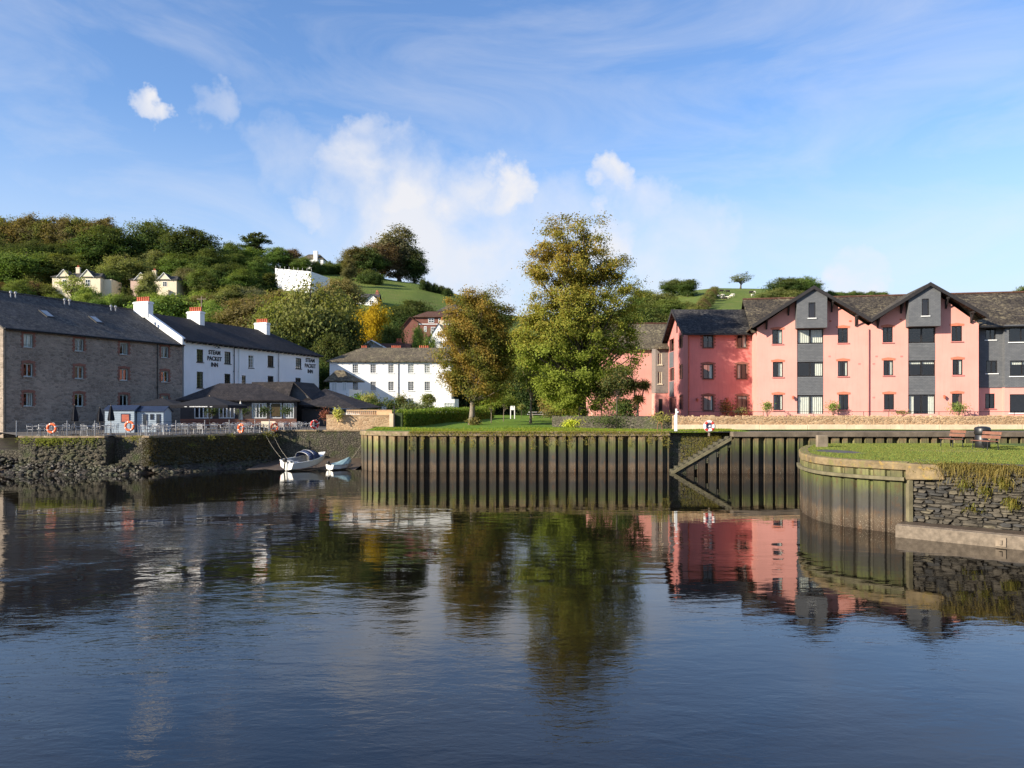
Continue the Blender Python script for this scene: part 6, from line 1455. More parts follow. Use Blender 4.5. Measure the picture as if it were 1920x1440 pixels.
small_tree('large_shrub', 'reddish brown loose shrub left of the yellowish green shrub', 1032, 92, [(1030, 762, 22, 22, 16, 0), (1040, 745, 16, 16, 14, 0)], 50, 40, .2, .32, .05, (.12, .10, .05), 47, 'bark', .3, 10, cat='shrub')
small_tree('round_shrub', 'dark rounded shrub below the palm on the garden wall', 1173, 67, [(1173, 766, 25, 22, 17, 0), (1165, 760, 16, 16, 14, 0)], 60, 50, .17, .26, .04, (.05, .075, .025), 48, 'bark', .02, 8, zb=3.85, cat='shrub')
small_tree('golden_shrub', 'bright yellow green shrub at the foot of the tallest tree', 1083, 68, [(1078, 793, 20, 16, 7, 0), (1095, 791, 18, 16, 8, 0), (1065, 796, 10, 10, 4, 0)], 45, 50, .14, .2, .02, (.34, .36, .05), 49, 'bark', .0, 4, cat='shrub')
small_tree('trunk_shrub', 'small olive shrub round the foot of the pale trunked autumn tree', 889, 72, [(889, 791, 13, 10, 8, 0)], 26, 40, .13, .18, .02, (.10, .10, .045), 50, 'bark', .2, 4, cat='shrub')
small_tree('small_bush', 'low grey green bush at the back of the lawn by the path', 1032, 88, [(1035, 776, 18, 14, 7, 0)], 30, 30, .16, .22, .02, (.10, .11, .06), 51, 'bark', .1, 4, cat='bush')
for i, (px, cy, rx, rz_, D, col, lab) in enumerate(((672, 750, 13, 11, 98, (.09, .16, .03), 'bright green bush left in front of the town house'), (692, 747, 13, 14, 97, (.17, .17, .06), 'yellowish spiky bush in front of the town house'), (700, 759, 15, 11, 96, (.05, .075, .03), 'dark bush below the yellowish bush by the town house'), (732, 757, 20, 14, 97, (.055, .08, .03), 'large dark bush in the middle of the town house garden'), (752, 752, 8, 12, 98, (.12, .12, .05), 'slim olive bush right of the large dark garden bush'), (766, 763, 16, 9, 96, (.10, .12, .07), 'grey green bush before the town house door'), (795, 764, 20, 8, 96, (.09, .11, .06), 'low grey green bush right of the town house door'))):
    small_tree('garden_bush', lab, px, D, [(px, cy, rx, rx, rz_, 0), (px + rx * .4, cy + rz_ * .3, rx * .6, rx * .6, rz_ * .6, 0)], 36, 36, .2, .3, .03, col, 60 + i, 'bark', .05, 4, zb=3.4, cat='bush')
small_tree('topiary_tree', 'round clipped ball tree before the right end of the town house', 803, 99, [(803, 749, 12, 11, 10, 0)], 60, 40, .16, .16, .06, (.10, .115, .035), 70, 'bark', .05, 6, zb=3.4, shell=4)
small_tree('topiary_tree', 'small dark ball tree beside the entrance lodge', 612, 100, [(612, 725, 5, 5, 3.5, 0), (612, 752, 8, 8, 9, 0)], 30, 36, .14, .14, .05, (.06, .07, .03), 71, 'bark', .1, 4, zb=3.4)
small_tree('topiary_tree', 'tiny pale ball tree at the back of the lawn', 977, 102, [(977, 763, 6, 6, 6, 0)], 24, 36, .14, .14, .04, (.15, .16, .06), 72, 'bark', .05, 4)
# hedge
def hedge(name, label, p0, p1, h0, h1, w, n, leaf, col, seed):
    rng = np.random.default_rng(seed); t = rng.uniform(0, 1, n); a = Vector(p0); b = Vector(p1); d = (b - a).normalized(); nx_, ny_ = d.y, -d.x
    face = rng.uniform(0, 1, n); hh = h0 + (h1 - h0) * t; off = np.where(face < .55, w / 2 + rng.normal(0, .07, n), rng.uniform(-w / 2, w / 2, n)); z = np.where(face < .55, rng.uniform(0, 1, n) * hh, hh + rng.normal(0, .10, n))
    L = (b - a).length; base = np.array([lz(a.x + (b.x - a.x) * q, a.y + (b.y - a.y) * q) for q in t])
    pts = np.stack([(b.x - a.x) * t + nx_ * off, (b.y - a.y) * t + ny_ * off, base + z - lz(a.x, a.y)], 1)
    nr = rng.normal(size=(n, 3)) * .6 + np.where(face < .55, 1, 0)[:, None] * np.array([nx_, ny_, .35]) + np.where(face >= .55, 1, 0)[:, None] * np.array([0, 0, 1])
    o = empty(name, (a.x, a.y, lz(a.x, a.y)), 0, label, 'hedge'); me = leaf_mesh('foliage', pts, nr, leaf, rng, rng.uniform(-.3, .3, n)); c = inst('foliage', me, o); c.color = (*col, 1)
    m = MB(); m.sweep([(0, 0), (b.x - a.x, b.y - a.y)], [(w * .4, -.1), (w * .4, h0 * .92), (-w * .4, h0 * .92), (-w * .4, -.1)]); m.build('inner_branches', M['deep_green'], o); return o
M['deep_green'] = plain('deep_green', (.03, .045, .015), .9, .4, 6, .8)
hedge('laurel_hedge', 'long clipped green hedge along the left side of the lawn', (X(742, 68), 68), (X(915, 97), 97), 1.30, 1.25, 1.5, 15000, .17, (.10, .145, .03), 81)
# cordyline palm on the terrace
cp_ = empty('cordyline_palm', (X(1195, 66.5), 66.5, 3.86), 0, 'dark spiky palm with three heads in front of the far pink wing', 'palm')
heads = [(-.30, 0, 2.7, .85), (.62, 0.1, 2.75, .66), (.05, -.1, 1.6, .62)]
m = MB(); m.tube([(0, 0, -.1), (.02, 0, .5), (.0, 0, 1.0)], [.13, .10, .09], 7); m.tube([(0, 0, 1.0), (-.2, 0, 1.7), (-.30, 0, 2.7)], [.08, .06, .05], 6); m.tube([(0, 0, 1.0), (.4, .05, 1.7), (.62, .1, 2.75)], [.08, .06, .05], 6); m.tube([(0, 0, 1.0), (.05, -.1, 1.6)], [.08, .05], 6); m.build('trunk', M['bark'], cp_)
for i, (a, b, c, r) in enumerate(heads):
    rr = np.random.default_rng(90 + i); dd = rr.normal(size=(420, 3)); dd[:, 2] = dd[:, 2] * .7 + .3; o = inst('leaf_head', blade_mesh('leaf_head', np.tile([a, b, c], (420, 1)), dd, r, .06, 91 + i, .25), cp_); o.color = (.03, .042, .02, 1)
# plants on the flats terrace
def spray(name, label, px, py0, D, rx, rz_, n, leaf, col, seed, zb, cat='plant', tint=.0):
    rr = np.random.default_rng(seed); s = D / FOC; zc = Z(py0, D); o = empty(name, (X(px, D), D, zb), 0, label, cat)
    p = rr.normal(size=(n, 3)) * np.array([rx * s * .55, rx * s * .4, rz_ * s * .55]); p[:, 2] += zc - zb; p = p[p[:, 2] > .02]
    f = inst('foliage', leaf_mesh('foliage', p, rr.normal(size=(len(p), 3)) + np.array([0, -.3, .6]), leaf, rr, np.full(len(p), tint)), o); f.color = (*col, 1)
    m = MB()
    for k in range(5): q = p[k * 7 % len(p)]; m.tube([(0, 0, -.02), (q[0] * .4, q[1] * .4, q[2] * .5), tuple(q)], .018, 5)
    m.build('stems', M['bark'], o); return o
spray('wall_shrub', 'loose reddish brown shrub against the pink corner block', 1362, 764, 75.4, 13, 13, 420, .17, (.10, .075, .045), 101, 3.88, 'shrub', .3)
spray('wall_shrub', 'pale loose shrub right of the reddish brown shrub at the pink corner block', 1388, 770, 75.3, 14, 7, 300, .16, (.15, .15, .07), 102, 3.88, 'shrub')
for i, (px, lab) in enumerate(((1439, 'clipped ball bush at the left foot of the left gable'), (1562, 'ball bush on a stem right of the left french window'))):
    spray('ball_bush', lab, px, 762, 69.5, 9 + i * 2, 8, 420, .13, (.12, .17, .04), 103 + i, 3.88, 'bush')
spray('terrace_plant', 'feathery green plant below the last window of the right gable', 1797, 766, 67.0, 15, 10, 500, .14, (.13, .17, .05), 105, 3.88); spray('terrace_plant', 'dry trailing plant left of the right french window', 1690, 773, 67.8, 16, 4, 200, .13, (.14, .12, .05), 106, 3.88)
spray('wall_plant', 'straggly yellowish plant on the shaded end of the garden wall', 1240, 783, 62.9, 22, 10, 420, .13, (.20, .18, .06), 107, 2.95); spray('wall_plant', 'dark green plants tumbling over the wall below the palm', 1140, 787, 65.4, 34, 10, 800, .14, (.06, .075, .03), 108, 2.95)
spray('spiky_plant', 'pale yellow spiky plant on the brick wall beside the trellis', 634, 776, 67.3, 9, 9, 320, .2, (.32, .30, .11), 109, 3.6); spray('pot_plant', 'reddish plant at the end of the terrace by the lean-to', 608, 777, 68.5, 9, 8, 300, .15, (.16, .06, .05), 110, 3.3)
for i, (px, lab) in enumerate(((398, 'first'), (457, 'second'), (497, 'third'), (537, 'fourth'))): spray('hanging_basket', 'dark leafy hanging basket, %s from the left along the restaurant windows' % lab, px, 770, 74.6 + i * .4, 11, 7, 380, .15, (.045, .06, .03), 111 + i, 3.9, 'plant')

# ------------------------------------------------------------------ walls, signs and posts round the lawn
bw = empty('tan_brick_wall', (X(612, 67.6), 67.6, 2.75), 0, 'sunlit tan stone wall between the terrace and the hedge', 'wall'); L = X(737, 67.6) - X(612, 67.6)
m = MB(); m.box(0, L, 0, .35, 0, 1.32); m.build('wall_face', M['garden_stone'], bw); m = MB(); m.box(-.02, L - .35, -.05, .4, 1.321, 1.40); m.build('coping', M['brick_tan'], bw); m = MB(); m.box(L - .32, L + .02, -.04, .4, 0, 1.5); m.build('end_pier', M['cream_concrete'], bw)
tr = empty('wooden_trellis', (X(650, 68.0), 68.0, 4.10), 0, 'tan wooden lattice trellis fence on the stone wall', 'trellis'); L = X(735, 68) - X(650, 68)
m = MB(); m.box(0, L, -.05, -.01, .40, .47); m.box(0, L, -.05, -.01, 0, .07); m.build('rail', M['wattle'], tr)
vs_ = MB().box(-.025, .025, -.03, .01, 0, .44).mesh('lattice_slat', M['wattle']); n_ = 15
for k in range(n_): inst('lattice_slat', vs_, tr, (k * (L * .66) / n_ + .03, 0, 0))
hs = MB().box(0, L * .66, .011, .03, -.025, .025).mesh('lattice_slat', M['wattle'])
for z in (.16, .27): inst('lattice_slat', hs, tr, (0, 0, z))
m = MB(); m.box(L * .66, L, -.02, .02, .05, .42); m.build('solid_panel', M['wattle'], tr)
m = MB(); m.box(-.06, .06, -.06, .06, 0, 1.75); m.box(-.08, .08, -.08, .08, 1.75, 1.8); m.build('gate_post', M['black_timber'], label='dark post at the near end of the hedge', cat='post').location = (X(739, 66.9), 66.9, lz(X(739, 67), 66.9))
sg = empty('notice_board', (X(961, 95), 95, lz(X(961, 95), 95)), 0, 'white notice board on two white legs at the back of the lawn', 'sign')
m = MB(); m.box(-.28, .28, -.03, .03, 1.05, 1.55); m.build('board', M['sign_white'], sg)
lm = MB().box(-.05, .05, -.05, .05, -.05, 1.2).mesh('leg', M['sign_white']); inst('leg', lm, sg, (-.24, .05, 0)); inst('leg', lm, sg, (.24, .05, 0))
pt = empty('picnic_table', (X(1006, 99), 99, lz(X(1006, 99), 99)), .3, 'pale picnic table behind the slim trunked young tree', 'table')
for k in range(4): MB().box(-.95, .95, -.40 + k * .2, -.22 + k * .2, .70, .75).build('plank', M['sign_white'], pt)
MB().box(-.95, .95, -.85, -.6, .42, .46).build('bench_seat', M['sign_white'], pt); MB().box(-.95, .95, .6, .85, .42, .46).build('bench_seat', M['sign_white'], pt)
for sx in (-.7, .7): m = MB(); m.tube([(sx, -.75, 0), (sx, -.15, .72)], .04, 5); m.tube([(sx, .75, 0), (sx, .15, .72)], .04, 5); m.box(sx - .03, sx + .03, -.8, .8, .36, .42); m.build('leg_frame', M['wood_grey'], pt)
# parked car behind the trellis
car = empty('parked_car', (X(697, 84), 84, 3.0), 0, 'black car parked behind the trellis, mostly hidden', 'car')
m = MB(); m.extr([(-2.0, .3), (2.0, .3), (2.05, .75), (1.2, .95), (-1.7, .95), (-2.05, .7)], -.85, .85); m.build('body', M['black_metal'], car, bevel=.08)
m = MB(); m.extr([(-1.55, .95), (1.1, .95), (.55, 1.45), (-1.1, 1.45)], -.75, .75); m.build('cabin', M['dark_pane'], car, bevel=.06)
m = MB(); m.box(-1.05, .5, -.7, .7, 1.451, 1.48); m.build('roof', M['black_metal'], car)
wm_ = MB().torus((0, 0, 0), .24, .1, 'y', 16, 6).mesh('wheel', M['black_cloth'])
for sx in (-1.25, 1.25):
    for sy in (-.8, .8): inst('wheel', wm_, car, (sx, sy, .34))
# white post, hoop, lifebuoy station
wp = empty('white_marker_post', (X(1267, 59.2), 59.2, lz(X(1267, 59), 59.2)), 0, 'white post with a small lamp head on the quay edge by the steps', 'post')
MB().box(-.11, .11, -.07, .07, -.1, 1.28).build('post', M['sign_white'], wp, bevel=.015); m = MB(); m.box(-.02, .10, -.05, .05, 1.285, 1.75); m.lathe([(.05, 1.42), (.09, 1.47), (.09, 1.52), (.03, 1.56)], 8, (.16, 0)); m.build('lamp_head', M['sign_white'], wp)
m = MB(); m.torus((0, 0, .35), .22, .02, 'y', 16, 6, 0, math.pi); m.tube([(-.22, 0, -.05), (-.22, 0, .35)], .02, 6); m.tube([(.22, 0, -.05), (.22, 0, .35)], .02, 6)
o = m.build('rusty_hoop', plain('rust', (.30, .12, .06), .8, .3, 5, .2), label='rusty metal ladder hoop left of the white post', cat='hoop'); o.location = (X(1237, 58.6), 58.6, lz(X(1237, 58.6), 58.6)); o.scale = (.75, 1, 1.3)
lb = empty('lifebuoy_station', (X(1330, 57.4), 57.4, LZ), 0, 'round white and red lifebuoy board on a post by the river steps', 'lifebuoy')
MB().box(-.06, .06, .06, .14, -.3, .85).build('post', M['wood_grey'], lb)
def disc(m, r, y0, y1, cz, n=24): m.extr([(r * math.cos(2 * math.pi * k / n), cz + r * math.sin(2 * math.pi * k / n)) for k in range(n)], y0, y1)
m = MB(); disc(m, .43, .0, .05, .42); m.build('backing_board', M['sign_white'], lb)
ring = MB().torus((0, -.06, .42), .32, .095, 'y', 28, 8).build('ring', M['buoy_white'], lb, True)
for k in range(4): MB().torus((0, -.06, .42), .32, .099, 'y', 6, 8, k * math.pi / 2 + .5, k * math.pi / 2 + 1.15).build('red_band', M['buoy_red'], ring, True)
m = MB(); m.box(-.16, .16, -.02, -.003, .30, .56); m.build('blue_panel', M['blue_panel'], lb); m = MB(); m.box(-.08, .08, -.03, -.021, .36, .50); m.build('notice', M['sign_white'], lb)

# ------------------------------------------------------------------ inn terrace
# railing along the quay
rl = empty('quay_railing', (X(31, 57.2), 57.2, QZ), 0, 'grey metal railing along the inn quay edge', 'railing'); ox_, oy_ = X(31, 57.2), 57.2
def rp(px, z): D = quay_D(px) + .2; return (X(px, D) - ox_, D - oy_, z)
m = MB(); m.tube([(0, 0, 1.02), (6.45, 0, 1.02)], .02, 6); m.tube([rp(245, 1.02), rp(279, 1.02)], .014, 6); m.tube([rp(281, 1.02), rp(505, 1.02)], .014, 6); m.build('top_rail', M['black_metal'], rl)
m = MB(); m.tube([(0, 0, .15), (6.4, 0, .15)], .016, 5); m.build('bottom_rail', M['black_metal'], rl)
m = MB()
for k in range(58): m.tube([(.05 + k * .11, 0, .15), (.05 + k * .11, 0, 1.02)], .007, 4, False)
m.build('balusters', M['black_metal'], rl, kind='stuff')
pmm = MB().tube([(0, 0, -.05), (0, 0, 1.12)], .035, 6).mesh('post', M['grey_metal'])
for px in (31, 126, 178, 236, 276, 330, 384, 430, 478, 505): inst('post', pmm, rl, rp(px, 0))
# lifebuoys on the railing
def lifebuoy(px, py, D, tilt, lab, red=False):
    o = empty('lifebuoy', (X(px, D), D, Z(py, D)), tilt, lab, 'lifebuoy', 'lifebuoys on the inn quay'); r = MB().torus((0, 0, 0), .30, .085, 'y', 28, 8).build('ring', M['buoy_red' if red else 'orange'], o, True)
    for k in range(4): MB().torus((0, 0, 0), .30, .088, 'y', 3, 8, k * 1.571 + .3, k * 1.571 + .5).build('reflective_band', M['buoy_white'], r, True)
    m = MB()
    for k in range(4):
        a = k * 1.571 + .4; m.tube([(.37 * math.cos(a), 0, .37 * math.sin(a)), (.43 * math.cos(a + .78), 0, .43 * math.sin(a + .78)), (.37 * math.cos(a + 1.57), 0, .37 * math.sin(a + 1.57))], .012, 5)
    m.build('grab_line', M['buoy_white'], o); m = MB(); m.box(-.03, .03, .09, .14, -.5, .2); m.build('bracket', M['grey_metal'], o)
lifebuoy(97, 803, 57.05, 0, 'orange lifebuoy at the left end of the quay railing'); lifebuoy(243, 799, 57.05, 0, 'orange lifebuoy on the railing in front of the two sheds'); lifebuoy(452, 803, quay_D(452) + .08, -.5, 'orange lifebuoy in the middle of the terrace below the restaurant'); lifebuoy(515, 801, 65.9, .9, 'orange lifebuoy turned sideways in front of the pale board'); lifebuoy(590, 796, 66.3, .6, 'red lifebuoy on the far corner by the tan wall', True)
pbd = empty('pale_board', (X(503, 66.4), 66.4, QZ), 0, 'pale board standing on the terrace behind the sideways lifebuoy', 'board'); MB().box(-.6, .6, 0, .04, .05, .95).build('panel', M['cream'], pbd); m = MB(); m.box(-.5, -.42, -.05, .3, 0, .5); m.box(.42, .5, -.05, .3, 0, .5); m.build('feet', M['wood_grey'], pbd)
# chairs and tables
def chair_proto():
    o = empty('terrace_chair'); MB().box(-.22, .22, -.22, .22, .43, .46).build('seat', M['aluminium'], o)
    m = MB(); m.tube([(-.25, .2, .44), (-.26, .26, .8), (-.1, .29, .86), (.1, .29, .86), (.26, .26, .8), (.25, .2, .44)], .018, 6); m.tube([(-.26, .26, .68), (-.27, -.2, .66), (-.24, -.24, .44)], .016, 6); m.tube([(.26, .26, .68), (.27, -.2, .66), (.24, -.24, .44)], .016, 6); m.build('arm_frame', M['aluminium'], o)
    for k in range(3): z = .54 + k * .10; MB().box(-.25, .25, .225 + k * .012, .24 + k * .012, z, z + .035).build('back_slat', M['aluminium'], o)
    for sx in (-.23, .23):
        for sy in (-.22, .2): MB().tube([(sx, sy, .46), (sx * 1.08, sy * 1.12, 0)], .018, 5).build('leg', M['aluminium'], o)
    return o
def table_proto():
    o = empty('terrace_table'); MB().lathe([(.36, .70), (.38, .71), (.38, .735), (.36, .74)], 16).build('table_top', M['aluminium'], o); MB().tube([(0, 0, .02), (0, 0, .71)], .035, 8).build('pedestal', M['aluminium'], o); MB().lathe([(.26, 0), (.26, .02), (.05, .05)], 12).build('base_plate', M['aluminium'], o); return o
ch0, tb0 = chair_proto(), table_proto(); rnd = random.Random(9)
tabs0 = [(76, 58.1), (113, 58.2), (165, 58.0), (199, 59.6), (281, 58.2), (306, 59.4), (330, 58.1), (358, 59.2), (386, 58.1), (414, 59.0), (441, 58.2), (466, 59.3), (487, 58.1), (533, 68.2), (556, 68.4), (579, 68.2)]
tabs = [(px, quay_D(px) + (D - 57) if D < 65 else D) for px, D in tabs0]
for i, (px, D) in enumerate(tabs):
    t = copy_tree(tb0); t.location = (X(px, D), D, QZ); tag(t, 'round silver terrace table, %s from the left on the inn quay' % ORD[i], 'table', 'tables on the inn terrace')
    for k, (a, side) in enumerate(((math.pi, 'left'), (0, 'right'), (-math.pi / 2, 'near'), (math.pi / 2, 'far'))):
        if k == 2 and i % 3 == 0: continue
        an = a + rnd.uniform(-.35, .35); r = rnd.uniform(.56, .68); c = copy_tree(ch0); c.location = (X(px, D) + r * math.cos(an), D + r * math.sin(an) * .8, QZ); c.rotation_euler.z = an - math.pi / 2 + rnd.uniform(-.3, .3)
        tag(c, 'silver terrace chair on the %s side of the %s table from the left' % (side, ORD[i]), 'chair', 'chairs on the inn terrace')
for o in (ch0, tb0):
    for c in list(o.children): bpy.data.objects.remove(c)
    bpy.data.objects.remove(o)
# closed parasols
def closed_parasol(px, py_t, py_b, D, lab):
    o = empty('closed_parasol', (X(px, D), D, QZ), 0, lab, 'parasol', 'closed black parasols'); zt, zb_ = Z(py_t, D) - QZ, Z(py_b, D) - QZ
    m = MB(); n = 14; prof = [(.05, zt), (.10, zt - .15), (.20, (zt + zb_) / 2), (.27, zb_ + .1), (.22, zb_)]; vs = []
    for r, z in prof:
        for k in range(n): q = r * (1 if k % 2 else .72); vs.append((q * math.cos(2 * math.pi * k / n), q * math.sin(2 * math.pi * k / n), z))
    m.add(vs, [(i * n + k, (i + 1) * n + k, (i + 1) * n + (k + 1) % n, i * n + (k + 1) % n) for i in range(len(prof) - 1) for k in range(n)] + [tuple(range(n))]); m.build('folded_canopy', M['black_cloth'], o)
    MB().tube([(0, 0, 0), (0, 0, zt + .08)], .025, 6).build('pole', M['wood_grey'], o); MB().lathe([(.28, 0), (.28, .07), (.06, .12)], 12).build('base', M['concrete'], o)
closed_parasol(140, 760, 790, 58.6, 'closed black parasol alone left of the sheds'); closed_parasol(208, 761, 789, 60.5, 'closed black parasol in front of the first shed'); closed_parasol(187, 765, 791, 61.5, 'closed black parasol at the left corner of the first shed')
# giant open parasols
def big_parasol(pxl, pxr, py_top, py_rim, D, lab):
    xc = X((pxl + pxr) / 2, D); hw = X(pxr, D) - xc; o = empty('giant_parasol', (xc, D, QZ), 0, lab, 'parasol', 'open black parasols'); zt, zr_ = Z(py_top, D) - QZ, Z(py_rim, D) - QZ
    m = MB(); c = [(-hw, -hw), (hw, -hw), (hw, hw), (-hw, hw)]
    for (a, b), (c2, d) in zip(c, c[1:] + c[:1]): m.poly([(a, b, zr_), (c2, d, zr_), (0, 0, zt)]); m.quad((a, b, zr_ - .24), (c2, d, zr_ - .24), (c2, d, zr_), (a, b, zr_))
    m.build('canopy', M['black_cloth'], o); MB().tube([(0, 0, 0), (0, 0, zt + .1)], .05, 8).build('pole', M['wood_grey'], o); MB().box(-.4, .4, -.4, .4, 0, .1).build('base', M['concrete'], o)
    m = MB(); r = random.Random(int(pxl)); x = -.75
    while x < .75: w = r.uniform(.04, .11); m.box(x, x + w, -hw - .012, -hw - .003, zr_ - .17, zr_ - .09); x += w + .03
    m.box(-1.2, -1.0, -hw - .012, -hw - .003, zr_ - .16, zr_ - .11); m.box(1.0, 1.2, -hw - .012, -hw - .003, zr_ - .16, zr_ - .11); m.build('valance_print', M['sign_white'], o)
    m = MB()
    for a, b in c: m.tube([(a * .97, b * .97, zr_ - .02), (0, 0, zt - .04)], .02, 5)
    m.build('ribs', M['wood_grey'], o)
big_parasol(262, 348, 746, 760, 70.5, 'giant open black parasol left of the restaurant windows'); big_parasol(340, 446, 743, 760, 71.0, 'giant open black parasol covering the left restaurant windows')
m = MB(); m.lathe([(.04, 3.3), (.13, 2.9), (.17, 2.0), (.24, 1.3), (.12, 1.28)], 10); m.tube([(0, 0, 0), (0, 0, 3.4)], .03, 6)
o = empty('white_parasol', (X(451, 73.5), 73.5, QZ), 0, 'closed whitish parasol between the two restaurant window bands', 'parasol'); MB().lathe([(.04, 2.7), (.12, 2.4), (.15, 1.6), (.22, 1.0), (.12, .98)], 10).build('folded_canopy', M['curtain'], o); MB().tube([(0, 0, 0), (0, 0, 2.8)], .03, 6).build('pole', M['wood_grey'], o)
# two garden sheds
def shed(pa, pb_, D, py_e, py_r, lab, door):
    o = empty('garden_shed', (X(pa, D), D, QZ), .06, lab, 'shed', 'terrace sheds'); L = X(pb_, D) - X(pa, D); he = Z(py_e, D) - QZ; hr = Z(py_r, D) - QZ; dp = 1.8
    m = MB(); m.box(0, L, 0, dp, 0, he)
    m.poly([(0, 0, he), (0, dp / 2, hr), (0, dp, he)]); m.poly([(L, 0, he), (L, dp, he), (L, dp / 2, hr)]); m.build('wall', M['shed_shaded_white'], o)
    m = MB()
    for k in range(int(he / .16)): m.box(-.012, L + .012, -.014, -.002, k * .16 + .02, k * .16 + .15)
    m.build('weatherboards', M['shed_shaded_white'], o)
    m = MB(); gable_roof_x(m, -.12, L + .12, 0, dp, he, hr, .05, .1); m.build('roof', M['navy_paint'], o)
    for (k, a, b, c, d) in door:
        m = MB(); m.box(L * a, L * b, -.045, -.016, he * c, he * d); q = m.build('door' if k == 'd' else 'window', M['navy_paint'], o)
        m = MB(); m.quad((L * a + .07, -.05, he * c + .07), (L * b - .07, -.05, he * c + .07), (L * b - .07, -.05, he * d - .07), (L * a + .07, -.05, he * d - .07)); m.build('pane', M['dark_pane'] if k != 'h' else M['menu_red'], q)
shed(197, 250, 64, 767.5, 759.5, 'white shed with shade in its blue-grey colour and a serving hatch behind the second lifebuoy', [('h', .55, .86, .45, .82)]); shed(257, 305, 64.4, 770, 761, 'second white shed with shade in its blue-grey colour and small dark windows', [('w', .22, .40, .35, .85), ('w', .50, .64, .6, .85), ('d', .74, .90, .05, .85)])

# ------------------------------------------------------------------ boats
def boat_hull(st):     # stations (x, half beam, sheer z, chine half beam, chine z, keel z)
    m = MB(); ring = []
    for (x, b, zs, cb, zc, zk) in st: ring.append([(x, -b, zs), (x, -cb, zc), (x, 0, zk), (x, cb, zc), (x, b, zs)])
    for r, s in zip(ring, ring[1:]):
        for k in range(4): m.quad(r[k], s[k], s[k + 1], r[k + 1])
    m.poly(ring[0]); return m, ring
b1 = empty('motor_boat', (X(536, 58.9), 58.9, .02), R(58), 'white motor boat with a blue canopy lying on the mud below the quay', 'boat'); b1.rotation_euler = (R(9), R(-3), R(58)); b1.scale = (.88, .88, .88)
st_ = [(0, .80, .78, .66, .25, .0), (.9, .88, .78, .74, .22, -.03), (1.9, .90, .82, .76, .24, -.03), (2.9, .80, .92, .62, .34, .0), (3.7, .52, 1.04, .36, .52, .12), (4.3, .12, 1.16, .06, .8, .42), (4.42, .01, 1.18, .01, 1.0, .75)]
m, ring = boat_hull(st_); m.build('hull', M['gelcoat'], b1, True)
m = MB()
for r, s in zip(ring[3:], ring[4:]): m.quad(r[0], s[0], s[4], r[4])
m.build('fore_deck', M['gelcoat'], b1)
m = MB(); inn_ = [[(x, -(b - .1), zs - .03), (x, -(b - .2), .42), (x, (b - .2), .42), (x, (b - .1), zs - .03)] for (x, b, zs, *_r) in st_[:4]]
for r, s in zip(inn_, inn_[1:]):
    for k in range(3): m.quad(r[k], r[k + 1], s[k + 1], s[k])
m.build('cockpit', M['boat_inside'], b1)
m = MB()
for sd in (0, 4): m.tube([r[sd] for r in ring], .045, 6)
m.build('gunwale', M['gelcoat'], b1)
m = MB(); nn = 10; h0 = []
for (x, hb, hz) in ((1.75, .84, 1.42), (2.3, .86, 1.56), (2.9, .78, 1.5), (3.35, .62, 1.12)):
    row = []
    for k in range(nn + 1):
        a = math.pi * k / nn; zb_ = .86 + (x - 1.75) * .05; row.append((x, -hb * math.cos(a), zb_ + (hz - zb_) * math.sin(a) ** .6))
    h0.append(row)
for r, s in zip(h0, h0[1:]):
    for k in range(nn): m.quad(r[k], s[k], s[k + 1], r[k + 1])
cn_ = m.build('canopy', M['canvas_blue'], b1, True); sd = cn_.modifiers.new('thick', 'SOLIDIFY'); sd.thickness = .02
m = MB(); m.tube(h0[0], .022, 6); m.tube(h0[1], .02, 6); m.build('canopy_hoops', M['grey_metal'], b1)
m = MB(); m.quad((3.3, -.5, 1.0), (3.3, .5, 1.0), (2.98, .62, 1.40), (2.98, -.62, 1.40)); m.build('windscreen', M['dark_pane'], b1)
m = MB(); m.box(.55, .95, -.6, -.15, .43, .75); m.box(.55, .95, .15, .6, .43, .75); m.build('seats', M['boat_inside'], b1)
ob = MB(); ob.box(-.34, -.04, -.14, .14, .78, 1.1); o = ob.build('outboard_motor', M['black_metal'], b1, bevel=.05); m = MB(); m.tube([(-.16, 0, .8), (-.2, 0, .1)], .06, 6); m.build('shaft', M['black_metal'], o)
m = MB(); m.lathe([(.02, .3), (.10, .36), (.12, .5), (.10, .64), (.02, .7)], 10, (.25, .86)); m.build('fender', M['buoy_red'], b1, True)
m = MB(); m.tube([(.2, -.78, .8), (.5, -.84, 1.02), (1.1, -.87, 1.02), (1.4, -.88, .84)], .018, 6); m.build('hand_rail', M['aluminium'], b1)
b2 = empty('covered_dinghy', (X(618, 59.6), 59.6, .0), R(52), 'small white dinghy under a pale teal cover left of the pile wall', 'boat'); b2.scale = (.88, .88, .88)
st_ = [(0, .52, .48, .42, .12, .0), (.8, .58, .48, .48, .10, -.02), (1.6, .50, .54, .36, .16, .0), (2.15, .26, .62, .14, .34, .14), (2.4, .02, .68, .01, .5, .4)]
m, ring = boat_hull(st_); m.build('hull', M['gelcoat'], b2, True)
m = MB(); pk_ = [.0, .1, .26, .36, .12]
rows = [[(x, -b * 1.04, zs - .06), (x, -b * .5, zs + .04 + h * .6), (x, 0, zs + .08 + h), (x, b * .5, zs + .02 + h * .5), (x, b * 1.04, zs - .06)] for (x, b, zs, *_), h in zip(st_, pk_)]
for r, s in zip(rows, rows[1:]):
    for k in range(4): m.quad(r[k], s[k], s[k + 1], r[k + 1])
m.build('cover', M['canvas_teal'], b2)
ob = MB(); ob.box(-.26, -.03, -.1, .1, .5, .78); o = ob.build('outboard_motor', M['black_metal'], b2, bevel=.04); MB().tube([(-.12, 0, .5), (-.15, 0, .02)], .04, 6).build('shaft', M['gelcoat'], o)
